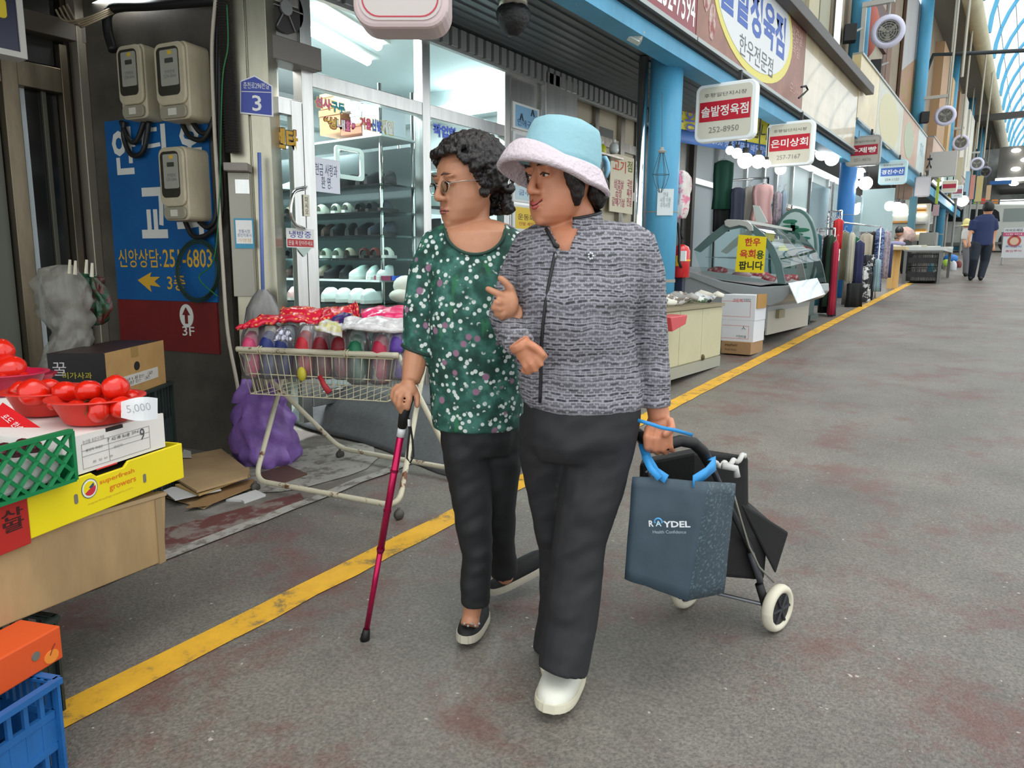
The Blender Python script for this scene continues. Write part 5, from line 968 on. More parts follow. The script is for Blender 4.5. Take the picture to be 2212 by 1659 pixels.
# end frame: teal rim around end glass
outer = [(1498, 540), (1530, 510), (1567, 482), (1600, 478), (1625, 484), (1650, 505), (1672, 533), (1688, 568), (1697, 614)]; inner = [(1512, 545), (1540, 522), (1572, 497), (1600, 492), (1618, 497), (1640, 516), (1660, 543), (1673, 575), (1680, 612)]
O_, I_ = [cs(*p) for p in outer], [cs(*p) for p in inner]
def arch(c0, c1, m, nm):
    mb = MB(); nn = len(O_); vs = [CF.p(x, y, c) for c in (c0, c1) for L_ in (O_, I_) for x, y in L_]; fs = []
    for i in range(nn-1): fs += [(i, i+1, nn+i+1, nn+i), (2*nn+i, 3*nn+i, 3*nn+i+1, 2*nn+i+1), (i, 2*nn+i, 2*nn+i+1, i+1), (nn+i, nn+i+1, 3*nn+i+1, 3*nn+i)]
    mb.add(vs, fs); obj(nm, mb, m, case)
arch(-.03, 0, TG, 'end_rim'); arch(-LC*.47-.02, -LC*.47, GL, 'glass_joint'); arch(-LC, -LC+.03, TG, 'end_rim')
mb = MB(); mb.prism(CF, [cs(*p) for p in ((1500, 545),)+tuple(outer[1:])+((1560, 605), (1515, 590))], -.018, -.012); obj('end_glass', mb, CASEGL, case)
mb = MB(); mb.rings([[CF.p(x, y, c) for x, y in O_[2:]] for c in (-.02, -LC+.02)], cap=False, closed=False); obj('curved_glass', mb, CASEGL, case, smooth=True)
mb = MB(); mb.prism(CF, [cs(*p) for p in ((1566, 478), (1572, 474), (1600, 475), (1618, 479), (1627, 488), (1628, 499), (1621, 500), (1612, 490), (1598, 487), (1578, 492), (1568, 488))], -.01, .03); obj('end_cap', mb, GL, case, bevel=.006)
mb = MB(); a, b = cs(1600, 478); mb.box(CF, a-.05, a+.06, b-.02, b+.015, -LC, -.02); obj('top_rail', mb, GL, case)
mb = MB(); mb.prism(CF, [cs(*p) for p in ((1480, 590), (1560, 606), (1640, 617), (1670, 612), (1640, 603), (1520, 585))], -LC+.04, -.04); obj('meat_deck', mb, H('c9bdbd', .4), case)
MT = mat('red_meat', hexc('b0303c'), .35, col2=hexc('d9a3a3'), thr=(.5, .6), scale=22, bump=.3)
for i in range(4): mb = MB(); a0, b0 = cs(1500, 555); a1, b1 = cs(1600, 552); mb.box(CF, a0+.1, a1, b0-.005, b0, -.3-i*.45, -.1-i*.4); obj('price_shelf', mb, H('9aa0a8', .3), case)
for i, (px, py, c, w_, l) in enumerate(((1535, 588, .15, .26, 'pale pink meat tray at the back of the case'), (1590, 598, .12, .24, 'pink minced meat tray in the middle of the case'), (1650, 607, .1, .17, 'dark red meat cut at the front of the case'), (1600, 598, .6, .3, 'meat cuts farther inside the case, left'), (1650, 606, .7, .2, 'wrapped meat farther inside the case, right'), (1640, 606, 1.3, .25, 'last meat tray at the far end of the case'))):
    a, b = cs(px, py); mb = MB(); p = CF.p(a, b+.02, -c-.08); mb.ball(p, (w_*.5, .09, .05), 14, 8); tag(obj('meat_cut', mb, MT if i != 1 else mat('pale_meat', hexc('cf9aa0'), .4, var=.2, scale=30, bump=.4), smooth=True), l, 'meat', 'meat in the display case')
for i, (px, c, col) in enumerate(((1690, .5, 'd8c84a'), (1700, .9, 'd5d7d4'), (1694, 1.2, 'd8d24a'))): mb = MB(); p = CF.p(cs(1640, 540)[0]-.05, cs(1640, 540)[1]-.05*i+.12, -c); mb.box(Fr(p, (.8, .6, 0)), -.07, .07, 0, .09, 0, .004); tag(obj('price_tag', mb, H(col)), 'price tag inside the case glass, %s' % ['nearest', 'middle', 'farthest'][i], 'price tag', 'price tags in the display case')
t = thing('yellow_card', 'yellow card with red and black Hangul on the case end', 'sign', CF.p(cs(1625, 590)[0], cs(1625, 590)[1], .03)); mb = MB(); mb.prism(CF, [cs(1590, 587), cs(1652, 590), cs(1658, 512), cs(1598, 507)], .032, .038); obj('card', mb, H('ecd514', .4), t)
for s, a, b, c, d, col in (('한우', 1609, 514, 1643, 532, 'c8402a'), ('육회', 1598, 539, 1632, 558, 'c8402a'), ('용', 1634, 541, 1650, 560, '2f4a28'), ('팝니다', 1596, 564, 1648, 583, '1e2a18')): tx(s, CF.at(0, 0, .038), a, b, c, d, H(col), t, .03, .001)
t = thing('price_sheet', 'white laminated sheet leaning off the case front', 'notice', PX(1745, 655, -2.2)); mb = MB(); sh = [PX(1702, 612, -2.18), PX(1764, 601, -2.2), PX(1782, 636, -2.02), PX(1722, 656, -2.0)]; mb.hull8(sh+[p+V((.006, 0, .004)) for p in sh]); obj('sheet', mb, mat('laminated_paper', hexc('bfc6c8'), .2, var=.12, scale=6, coat=.5), t)
t = thing('raised_flap', 'narrow white flap standing up behind the display case', 'sign', PY(1640, 480, 9.6)); mb = MB(); fl = [PY(1634, 484, 9.6), PY(1658, 480, 9.6), PY(1640, 445, 9.6), PY(1626, 443, 9.6)]; mb.hull8(fl+[p+V((0, .02, 0)) for p in fl]); obj('flap', mb, H('b9c2bd'), t)
# cream cabinets with gloves, red basket, cartons
CBX = -2.45; CB = Fr((CBX, 0, 0), (0, 1, 0)); ya, ybb = 5.45, 7.04; zt_, zb_ = 1.05, .52
cab = thing('cabinet', 'cream low cabinet with locked doors beside the walking women', 'cabinet', (CBX-.25, 6.2, gz(6.2)))
CRM = mat('cream_laminate', hexc('bdb997'), .5, var=.05, scale=4)
mb = MB(); mb.box(CB, ya, ybb, zb_-.05, zt_-.04, -.5, -.015); obj('body', mb, CRM, cab)
for k in range(3): y0 = ya+k*(ybb-ya)/3; mb = MB(); mb.box(CB, y0+.004, y0+(ybb-ya)/3-.004, zb_+.01, zt_-.045, -.014, 0); d = obj('door', mb, CRM, cab, bevel=.003)
mb = MB(); mb.ball(CB.p(ybb-.5, zb_+.03, .01), (.02, .02, .03), 8, 6); obj('padlock', mb, H('5a4a32'), cab)
mb = MB(); mb.box(CB, ya-.02, ybb+.01, zt_-.035, zt_-.005, -.52, .02); obj('top', mb, H('8d8468', .5), cab); mb = MB(); mb.box(CB, ya, ybb, zb_-.1, zb_, -.02, .003); obj('kick_rail', mb, H('9a9a8c', .5), cab)
mb = MB(); mb.box(CB, ya+.02, ya+.45, gz(5.6), zb_-.1, -.45, -.03); obj('plinth', mb, H('a5a596'), cab); mb = MB(); mb.box(CB, ya+.02, ya+.1, gz(5.6), zb_-.05, -.5, -.45); mb.box(CB, ybb-.1, ybb-.02, gz(7.1), zb_-.05, -.45, -.37); obj('foot', mb, H('7a7a70'), cab, kind='stuff')
GLV = [mat('glove_print_a', hexc('c9cccb'), .7, col2=hexc('3c4140'), thr=(.5, .56), scale=14), H('d5d2c4', .7), mat('glove_print_b', hexc('7b6d62'), .7, col2=hexc('e0dfda'), thr=(.5, .58), scale=12), H('9c9892', .5), mat('glove_green', hexc('cfd2cc'), .7, col2=hexc('4d6a48'), thr=(.55, .6), scale=12)]
for i in range(13):
    y = 5.55+i*.115; x = CBX-.12-.18*(i % 2)-.03*random.random(); z = zt_+.005; mb = MB(); pts = []
    for j in range(6): pts.append(V((x-.12+.06*j, y+.03*sin(j*1.3+i), z+.03+.02*sin(j*2+i)+(.012 if i % 3 else .03))))
    mb.tube(pts, [.03, .045, .05, .045, .04, .025], 10, flat=.6); tag(obj('folded_gloves', mb, GLV[(i*3) % 5], smooth=True), 'bundle of patterned gloves on the cream cabinet, %s from the near end' % (ORD+['thirteenth'])[i].replace('leftmost', 'first').replace(' from left', ''), 'gloves', 'glove bundles on the cabinet')
mb = MB(); rb = [PX(1438, 690, -2.36), PX(1452, 704, -2.3), PX(1468, 690, -2.3), PX(1462, 681, -2.42)]; mb.prism(Fr(PX(1450, 692, -2.38), (0, 1, 0)), [(-.25, .04), (.1, .045), (.07, -.03), (-.2, -.075)], -.05, .1); tag(obj('red_basket', mb, H('c84a50', .4), bevel=.006), 'red plastic basket hanging on the cabinet side', 'basket')
def carton(label, y, x0, x1, y0, y1, dy, m, lines, rim=None):
    f = Fr((0, y, 0), (1, 0, 0)); a0 = on(f, x0, (y0+y1)/2)[0]; a1 = on(f, x1, (y0+y1)/2)[0]; b0 = on(f, (x0+x1)/2, y1)[1]; b1 = on(f, (x0+x1)/2, y0)[1]; t = thing('carton', label, 'box', f.p((a0+a1)/2, b0, -dy/2), 'stacked cartons by the display case')
    mb = MB(); mb.box(f, a0, a1, b0, b1, -dy, 0); obj('body', mb, m, t, bevel=.003)
    if rim:
        mb = MB(); z0, z1 = b0+(b1-b0)*.15, b0+(b1-b0)*.75
        for z in (z0, z1): mb.box(f, a0+.01, a1-.05, z-.002, z+.002, 0, .001)
        mb.box(f, a1-.054, a1-.05, z0, z1, 0, .001); obj('red_rule', mb, H(rim), t)
    for s, p, q, r, u, c in lines: tx(s, f, p, q, r, u, H(c), t, .004, .002)
    return t, f, (a0, a1, b0, b1)
WC = H('d3d6da', .6)
carton('brown carton with black lettering at the bottom of the stack', 7.66, 1558, 1622, 738, 765, .42, H('9a7a55', .7), [('mayfield', 1566, 742, 1592, 749, '3a2a18'), ('fresh food', 1566, 752, 1590, 757, '6a5238')])
carton('middle white carton with round mark in the stack', 7.7, 1558, 1628, 692, 738, .38, WC, [('키친타올', 1590, 724, 1612, 730, '55585c'), ('ㅅ', 1602, 703, 1611, 712, '6a8a8a')], 'd07a70')
t, f, (a0, a1, b0, b1) = carton('top white carton with open brown flap in the stack', 7.7, 1558, 1632, 637, 692, .38, WC, [('크린백', 1583, 645, 1604, 653, 'c8404a'), ('위생장갑', 1606, 645, 1622, 652, '55585c')], 'd07a70')
mb = MB(); mb.box(Fr((a1+.001, 7.7, 0), (0, 1, 0)), .02, .34, b1-.14, b1+.01, 0, .012); obj('flap', mb, H('a87f42'), t)
# oval pine sign
t = thing('oval_sign', 'oval white sign with green pine tree behind the display case', 'sign', (-2.55, 10.4, gz(10.4))); f = Fr((0, 10.6, 0), (1, 0, 0)); a, b = on(f, 1712, 545); mb = MB(); mb.prism(f, circ(.33, 32, a, b-.06, .66), -.12, 0); obj('rim', mb, H('4a6b66', .4), t, bevel=.01); mb = MB(); mb.prism(f, circ(.29, 32, a, b-.06, .61), 0, .006); obj('face', mb, H('a9bfbc', .4), t)
PG = H('1d6b50', .5); mb = MB()
for dx, dy, rx, ry in ((-.07, .34, .14, .035), (.08, .3, .13, .03), (-.04, .24, .17, .03), (.1, .19, .13, .025), (-.06, .42, .1, .03)): mb.prism(f, circ(rx, 14, a+dx, b+dy, ry), .006, .009)
mb.prism(f, [(a-.02, b+.1), (a+.03, b+.1), (a+.01, b+.4), (a-.05, b+.4)], .006, .009); mb.prism(f, [(a-.16, b+.08), (a+.14, b+.08), (a+.12, b+.1), (a-.14, b+.1)], .006, .009); obj('pine_tree', mb, PG, t); text('솔밭', f.at(a+.02, b-.1), .42, .24, PG, t, .03, lift=.007)
mb = MB(); mb.box(f, a-.27, a+.27, gz(10.6)+.12, b-.55, -.3, .02); obj('stand', mb, H('2c4a4a', .5), t); mb = MB(); mb.prism(f, circ(.2, 20, a, gz(10.6)+.42, .08), .02, .024); obj('oval_mark', mb, H('1d4a38'), t); mb = MB(); mb.box(f, a-.3, a+.32, gz(10.6)+.06, gz(10.6)+.12, -.35, .1); obj('base', mb, H('3c4a48'), t)
for s_ in (-.25, .28): mb = MB(); mb.tube([f.p(a+s_-.02, gz(10.5)+.035, .05), f.p(a+s_+.02, gz(10.5)+.035, .05)], .035, 10); obj('caster', mb, DARK, t)
# ================================================================== garments
def garment(label, x0, x1, y0, y1, d, m, gname='garment', group='clothes on the racks', kind='dress', seed=0, hanger=True):
    c0 = PD((x0+x1)/2, y0, d); rt = (PD(x1, y0, d)-PD(x0, y0, d)); W_ = rt.length; rt.normalize(); H_ = c0.z-PD((x0+x1)/2, y1, d).z; bk = V((-rt.y, rt.x, 0)); t = thing(gname, label, 'garment', c0-V((0, 0, H_)), group)
    prof = {'dress': ((0, .22, .3), (.012, .5, .7), (.035, .9, .9), (.2, 1, 1), (.5, .86, 1), (.8, 1, 1.1), (1, 1.05, 1.2)), 'shirt': ((0, .2, .3), (.02, .5, .7), (.06, .98, .9), (.3, 1, 1), (.7, .92, 1), (1, 1, 1)), 'flat': ((0, .85, .8), (.03, 1, 1), (.5, .95, 1), (1, 1, 1.1))}[kind]
    mb = MB(); rr = []
    for v_, wk, dk in [p for p in prof]:
        for _ in (0,):
            r = []
            for k in range(24):
                a = 2*pi*k/24; fold = 1+.55*min(1, v_*3)*sin(a*7+seed); r.append(c0+rt*(W_/2*wk*math.copysign(abs(cos(a))**.7, cos(a))*(1+.07*v_*sin(v_*9+seed)))+bk*(.045*dk*math.copysign(abs(sin(a))**.6, sin(a))*fold)+V((0, 0, -H_*v_)))
            rr.append(r)
    mb.rings(rr); obj('cloth', mb, m, t, smooth=True)
    if hanger and kind != 'flat': mb = MB(); top = c0+V((0, 0, .09)); mb.tube([c0+rt*-W_*.35+V((0, 0, -H_*.03)), c0+V((0, 0, .02)), c0+rt*W_*.35+V((0, 0, -H_*.03))], .006, 5); mb.tube([c0+V((0, 0, .02)), c0+V((0, 0, .07)), c0+V((.02, 0, .09)), c0+V((.03, 0, .07))], .004, 5); obj('hanger', mb, H('b9bcc0', .3), t)
    return t
PLAID = mat('grey_plaid', hexc('b9babb'), .8, col2=hexc('7b7c80'), thr=(.45, .55), scale=5, stretch=(.3, .3, 3)); LACE = mat('black_white_print', hexc('26282b'), .7, col2=hexc('d9dad8'), thr=(.5, .54), scale=9)
STRI = mat('stripe_blue', hexc('2a3560'), .8, col2=hexc('7f93b8'), thr=(.45, .55), scale=12, stretch=(1, 1, 3)); SPOT = mat('pale_spotted', hexc('a89ca4'), .8, col2=hexc('8a7c84'), thr=(.5, .56), scale=25)
for i, (x0, x1, y0, y1, d, m, k, l) in enumerate((
    (1543, 1586, 346, 452, 10.3, H('15493a', .8), 'shirt', 'dark green blouse hanging high left in the clothes shop'), (1541, 1580, 440, 500, 10.35, H('17181a', .8), 'flat', 'black skirt below the dark green blouse'),
    (1579, 1610, 405, 490, 10.2, H('3b4254', .8), 'dress', 'navy grey dress hanging beside the green blouse'), (1605, 1636, 404, 485, 10.3, H('a09c92', .8), 'dress', 'beige dress hanging between navy and pink'), (1626, 1672, 398, 490, 10.1, H('c29a98', .8), 'dress', 'long dusty pink dress hanging in the middle'), (1672, 1690, 415, 490, 10.5, SPOT, 'shirt', 'patterned pink grey top beside the pink dress'), (1688, 1700, 412, 470, 10.7, H('a9bccb', .8), 'shirt', 'pale blue top at the right of the pink dress'),
    (1756, 1776, 505, 660, 11.0, H('1e5560', .8), 'dress', 'teal dress behind the oval sign'), (1764, 1784, 495, 640, 11.4, PLAID, 'dress', 'pale grey plaid shirt dress'), (1780, 1797, 508, 676, 11.1, H('121614', .8), 'dress', 'long black dress second along the rack'), (1788, 1806, 508, 662, 10.9, H('26402c', .8), 'dress', 'long dark green dress beside the crimson one'), (1800, 1813, 520, 680, 10.8, H('b52c46', .8), 'dress', 'long crimson dress with a slim fold'), (1802, 1822, 473, 538, 11.0, H('c4161c', .6), 'shirt', 'bright red jacket hung above the rack'), (1804, 1812, 560, 690, 10.9, H('4e5f70', .8), 'dress', 'slate blue dress end, low by the crimson one'),
    (1812, 1838, 500, 605, 12.2, H('77735c', .8), 'shirt', 'khaki coat on the second rack'), (1834, 1848, 502, 608, 12.0, H('b9b8a6', .7), 'shirt', 'off-white knit sleeve hanging down'), (1842, 1857, 512, 590, 12.4, H('12593c', .8), 'shirt', 'green top on the second rack'), (1848, 1868, 520, 616, 12.3, H('2b2f52', .8), 'shirt', 'navy top on the second rack'), (1830, 1864, 612, 664, 12.0, H('0d0e10', .8), 'flat', 'black skirt low at the front of the second rack'), (1822, 1836, 606, 664, 12.4, H('8a8378', .8), 'flat', 'taupe skirt beside the low black skirt'),
    (1858, 1886, 505, 560, 13.2, H('b3a995', .8), 'shirt', 'beige cardigan behind the navy top'), (1866, 1890, 550, 575, 12.8, LACE, 'flat', 'black and white printed scarf'), (1864, 1884, 575, 665, 12.7, LACE, 'dress', 'black and white printed dress low on the rack'), (1866, 1888, 588, 648, 13, H('17181b', .8), 'dress', 'black dress with white trim'), (1878, 1896, 500, 650, 13.6, H('3c3430', .8), 'dress', 'long dark brown dress near the rack end'), (1893, 1912, 492, 630, 13.5, STRI, 'dress', 'blue striped dress near the far rack end'), (1890, 1904, 560, 630, 13.2, H('8fa9b0', .8), 'dress', 'pale blue long dress edge'), (1908, 1926, 498, 602, 14.2, SPOT, 'shirt', 'pale lilac spotted blouse at the far end of the rack'), (1924, 1929, 525, 600, 14.5, H('4a5078', .8), 'shirt', 'slate top last on the rack'))):
    garment(l, x0, x1, y0, y1, d, m, kind=k, seed=i*1.7)
def rack_(label, a, b, z, legs=True):
    t = thing('clothes_rack', label, 'rack', V(a)-V((0, 0, V(a).z-gz(V(a).y)))); mb = MB(); mb.tube([a, b], .015, 8); obj('rail', mb, CHROME, t, smooth=True)
    for p in (V(a), V(b)): mb = MB(); mb.tube([p+V((0, 0, .0)), V((p.x, p.y, gz(p.y)))], .014, 8); obj('post', mb, CHROME if legs else DARK, t, smooth=True)
rack_('chrome garment rail holding the long dark dresses', PD(1766, 494, 11.3), PD(1804, 494, 10.9), 0); rack_('small high chrome rail with the hangers by the red jacket', PD(1790, 458, 11.6), PD(1819, 455, 11.4), 0)
rack_('second garment rail with khaki and navy tops', PD(1815, 480, 12.2), PD(1903, 490, 13.4), 0); rack_('dark rail at the back of the clothes shop', PD(1548, 392, 10.8), PD(1660, 384, 11.5), 0, False)
for i, px in enumerate((1693, 1700, 1708, 1716, 1726, 1737)): mb = MB(); p = PD(px, 456+abs(i-1)*4, 11.2); mb.tube([p+V((-.12, 0, -.03)), p+V((0, 0, .03)), p+V((.12, 0, -.03))], .012, 6); mb.tube([p+V((0, 0, .03)), p+V((0, 0, .09))], .006, 5); tag(obj('clothes_hanger', mb, H('c9a58a')), 'wooden hanger above the oval sign, %s' % ORD[i], 'hanger', 'wooden hangers above the oval sign')
for i in range(5): mb = MB(); p = PD(1793+i*5, 466, 11.5); mb.tube([p+V((-.09, 0, -.12)), p, p+V((.09, 0, -.12))], .008, 6); mb.tube([p, p+V((0, 0, .07))], .005, 5); tag(obj('clothes_hanger', mb, H('b5b9c4')), 'silver hanger on the small high rail, %s' % ORD[i], 'hanger', 'silver hangers on the small rail')
# wooden frame, table with dark crates, cloth bundles
t = thing('wooden_stand', 'tall pale wooden stand at the end of the clothes rack', 'stand', G(1932, 628)); 
for i, (xa, xb) in enumerate(((1920, 1930), (1932, 1942))): p, q = PD(xa, 630-3*i, 15.2), PD(xb, 536, 15.4); mb = MB(); mb.tube([p, q], .07, 4); obj('upright', mb, H('c19a58', .6), t)
mb = MB(); mb.box(Fr(PD(1934, 540, 15.3), (1, 0, 0)), -.22, .22, 0, .06, -.2, .2); obj('top_board', mb, H('c9b48a', .6), t)
for i, (x, y, c) in enumerate(((1930, 533, 'c9c4b4'), (1936, 527, '8a88a8'), (1940, 535, 'b9b2a0'))): mb = MB(); mb.ball(PD(x, y, 15.3), (.18, .14, .06), 10, 6); tag(obj('cloth_bundle', mb, H(c), smooth=True), 'folded cloth bundle on the wooden stand, %s' % ['bottom', 'top', 'right'][i], 'cloth', 'cloth bundles on the wooden stand')
q0, q1 = G(1945, 612), G(2008, 596); t = thing('market_table', 'white topped table over black crates beyond the clothes', 'table', (q0+q1)/2); ff = Fr((q0.x, q0.y, gz(q0.y)), (1, 0, 0)); 
mb = MB(); mb.box(ff, 0, .78, .72, .8, -2.2, 0); obj('top', mb, H('c3c6c2', .5), t); mb = MB(); mb.box(ff, .02, .76, .7, .73, -.02, .01); obj('edge_rail', mb, H('7d7d7a'), t)
for a in (0.02, .7):
    for c in (0, -2.1): mb = MB(); mb.box(ff, a, a+.06, 0 if c == 0 else gz(2.1), .72, c-.06, c); obj('leg', mb, H('6d6d6a'), t)
for k, (z0, z1) in enumerate(((.05, .34), (.36, .66))): crate('crate', ['lower', 'upper'][k]+' black crate under the white topped table',   .1, .68, z0, z1, -.7, -.06, H('262526', .6), fr=ff)
for i in range(6): mb = MB(); mb.box(Fr(ff.p(.02+.1*i, .801, -.1-.38*i), (1, .2*(i % 2), 0)), 0, .28, 0, .04+.02*(i % 2), -.3, 0); tag(obj('goods_tray', mb, H(['c9cac0', 'b3ae98', 'd5d6d2'][i % 3])), 'shallow tray of goods on the white table, %s' % ORD[i], 'tray', 'trays on the white table')
# ================================================================== upper facades, eaves and glazed vault
UX = -3.15; UF = Fr((UX, 0, 0), (0, 1, 0))
def up(y0, y1, z0, z1, m, name='wall_upper', d=0): mb = MB(); mb.box(UF, y0, y1, z0, z1, -.2, d); return struct(name, mb, m)
yu = lambda px, py=60: PX(px, py, UX).y
up(-2, 13.5, 3.4, 9, H('8e8570', .7, var=.12, scale=1.5)); up(13.5, 62, 3.98, 9, H('8a7b66', .7, var=.15, scale=1))
RF = mat('rough_render', hexc('a39a88'), .9, bump=1, bscale=9, var=.2, scale=12)
for x0, x1, py, m in ((1740, 1762, 20, H('b5ad90', .6)), (1764, 1786, 30, H('9b9a84', .6)), (1800, 1816, 40, RF), (1873, 1902, 110, RF), (1908, 1918, 150, H('6d4a30', .6)), (1900, 1907, 150, H('5a3d28', .6))):
    up(yu(x0, py), yu(x1, py), 4.5, 9, m, 'trim_10', .05)
mb = MB()
for px in (1788, 1794): y = yu(px, 50); mb.tube([(UX+.12, y, 4.4), (UX+.12, y, 8.9)], .05, 8)
struct('trim_11', mb, CHROME)
mb = MB(); mb.box(UF, yu(1855, 40), yu(1908, 40), PX(1880, 88, UX).z, PX(1880, -10, UX).z, 0, .12); struct('trim_12', mb, H('4a1f1a', .5)); 
t = thing('awning', 'faded red round awning behind the first round fan', 'awning', PY(1872, 90, 15.5)); mb = MB(); mb.ball(PY(1872, 65, 15.6), (.22, .3, .5), 14, 8); obj('canvas', mb, H('a5584a', .7), t, smooth=True)
t = thing('wall_banner', 'tall banner of a mountain slope under grey sky', 'banner', (UX+.06, 19, 4.9)); by0, by1 = yu(1936, 200), yu(1984, 150); z0, z1 = 4.9, 8.4
mb = MB(); mb.box(UF, by0, by1, z0, z1, .02, .05); obj('grey_sky', mb, H('a9a7a6', .6, var=.08, scale=1), t)
mb = MB(); mb.prism(UF, [(by0, z0), (by1, z0), (by1, z0+2.5), (by0+(by1-by0)*.5, z0+1.9), (by0, z0+1.3)], .051, .056); obj('hillside', mb, mat('hill_print', hexc('8f7f3a'), .6, col2=hexc('a8746a'), thr=(.4, .6), scale=3.5), t)
mb = MB(); mb.box(UF, by0-.08, by0, z0-.1, z1, .02, .08); mb.box(UF, by1, by1+.08, z0-.1, z1, .02, .08); struct('trim_13', mb, H('5a432f', .6))
up(yu(1950, 10), yu(2000, 10), PX(1975, 26, UX).z, 9.2, mat('lit_window', (.95, .97, 1), .3, emit=1.2), 'window_4', .03)
# tan timber fascias and white slats further on
for k, (x0, x1, py, c, z0, z1) in enumerate(((2012, 2030, 200, 'b08d68', 5, 8.5), (2030, 2044, 250, 'c9a878', 5, 8), (2046, 2052, 250, '8e6a45', 5, 8), (2053, 2063, 280, 'cfcabc', 5.2, 8.2), (2064, 2078, 290, 'd6d2c4', 5.2, 8))):
    up(yu(x0, py), yu(x1, py), z0, z1, H(c, .6), 'trim_14', .25+.05*k)
SOF = H('77756c', .8); EDG = mat('cream_edge', hexc('b9b18f'), .5, var=.12, scale=1.5)
mb = MB(); mb.box(Fr((0, 0, 0)), -3.3, -1.9, 9, 9.06, -70, 2); struct('ceiling_soffit', mb, SOF)
mb = MB(); L = []
for y in (-2, 70): L.append([V((-2.12+.3*cos(a)*.8, y, 9.0+.28*sin(a))) for a in [2*pi*k/14 for k in range(14)]])
mb.rings(L); struct('trim_15', mb, EDG, smooth=True)
BLU = H('55a8d0', .5); RC = V((1.75, 0, 9.1)); RR = 3.65
vault = thing('ceiling_vault', None, None, (1.75, 35, 9), kind='structure')
for i in range(17):
    y = 12+i*3.5; mb = MB(); mb.tube([V((RC.x-RR*cos(a), y, RC.z+RR*sin(a))) for a in [pi*k/22 for k in range(23)]], .075, 6); obj('rib', mb, BLU, vault)
for k in range(1, 12): a = pi*k/12; mb = MB(); mb.box(Fr((RC.x-RR*cos(a), 10, RC.z+RR*sin(a)+.08), (0, 1, 0)), 0, 60, -.012, .012, -.012, .012); obj('purlin', mb, H('8fa6ae', .5), vault)
mb = MB(); mb.rings([[V((RC.x-(RR+.14)*cos(a), y, RC.z+(RR+.14)*sin(a))) for a in [pi*k/22 for k in range(23)]] for y in (10, 70)], cap=False, closed=False)
obj('glazing', mb, glassmat('polycarbonate', (.99, 1, 1), .0, .3), vault, smooth=True)
# thin droppers and tie rods of the eaves
for i in range(12): 
    px = (2075, 2052, 2048, 2087, 2122, 2140, 2104, 2092, 2118, 2130, 2150, 2160)[i]; y = 18+i*3.2; p = PY(px, 200, y); mb = MB(); mb.tube([(p.x, y, 5.3+.08*i), (p.x, y, 9)], .03, 5); tag(obj('hanging_rod', mb, H('b5b3a5')), 'thin pale rod hanging from the eaves, %s' % ORD[i], 'rod', 'rods hanging from the eaves')
mb = MB(); y = 23.5; a, b = PY(2016, 118, y), PY(2230, 108, y); mb.tube([PY(1990, 260, y), PY(1996, 170, y), a, PY(2080, 116, y), b], .05, 6); tag(obj('black_cable', mb, H('2c3436'), smooth=True), 'thick black cable sweeping across from the third column', 'cable')
mb = MB(); mb.box(Fr((0, 40, 0)), -3, 5.4, 8.1, 8.35, -.15, .15); tag(obj('cross_beam', mb, H('46443f')), 'dark beam crossing high under the vault', 'beam')
# round fans
def rfan(label, px, py, y, R=.26):
    p = PY(px, py, y); t = thing('round_fan', label, 'fan', p, 'round white fans along the eaves'); n = (EV-p); n = V((n.x+.2, n.y, -3.5)).normalized(); u = n.cross(V((0, 0, 1))).normalized()*-1; f = Fr(p, u, n.cross(u)); 
    if f.n.dot(n) < 0: f = Fr(p, -u, n.cross(u))
    mb = MB(); rr = []
    for r, h in ((R*.5, -.12), (R*.9, -.1), (R, -.03), (R*.97, .04), (R*.72, .07), (R*.66, .05), (R*.62, -.02)): rr.append([f.p(r*cos(2*pi*k/28), r*sin(2*pi*k/28), h) for k in range(28)])
    mb.rings(rr); obj('housing', mb, H('d5d5ec', .35), t, smooth=True)
    mb = MB()
    for r in (.2, .35, .5, .62): mb.tube([f.p(R*r*cos(2*pi*k/24), R*r*sin(2*pi*k/24), .06) for k in range(24)], .006, 4, closed=True)
    for k in range(10): a = 2*pi*k/10; mb.tube([f.p(0, 0, .06), f.p(R*.66*cos(a), R*.66*sin(a), .06)], .004, 4)
    obj('grille', mb, H('9a9a94', .4), t); mb = MB(); mb.prism(f, circ(R*.64, 20), -.03, -.01); obj('back_plate', mb, H('6a6a64'), t)
    for k in range(3): a = 2*pi*k/3; mb = MB(); mb.hull8([f.p(R*.1*cos(a), R*.1*sin(a), .0), f.p(R*.55*cos(a+.3), R*.55*sin(a+.3), .0), f.p(R*.58*cos(a+.8), R*.58*sin(a+.8), .02), f.p(R*.12*cos(a+1.2), R*.12*sin(a+1.2), .02)]+[f.p(R*.1*cos(a), R*.1*sin(a), .006), f.p(R*.55*cos(a+.3), R*.55*sin(a+.3), .006), f.p(R*.58*cos(a+.8), R*.58*sin(a+.8), .026), f.p(R*.12*cos(a+1.2), R*.12*sin(a+1.2), .026)]); obj('blade', mb, H('b5b5a8', .4), t)
    w_ = V((-2.85, y, p.z+.5)); mb = MB(); mb.box(Fr(w_, (1, 0, 0)), 0, p.x+2.87+.05, -.04, .04, -.04, .04); mb.box(Fr(w_, (1, 0, 0)), 0, .07, -.9, .04, -.03, .03); obj('bracket', mb, H('b9b9b2', .4), t); mb = MB(); mb.tube([V((p.x, y, p.z+.5)), p-n*.08], .02, 6); obj('stem', mb, H('a9a9a4'), t)
for a in (('large nearest round white fan on a bracket at the top', 1918, 68, 14.5, .27), ('second round fan along the eaves, violet edged', 2042, 250, 22.9, .26), ('third round fan, facing left, above the grey hoarding', 2075, 308, 31.15, .28), ('fourth round fan down the row', 2110, 354, 39.35, .29), ('fifth, smallest round fan down the row', 2128, 372, 47.55, .31)): rfan(*a)
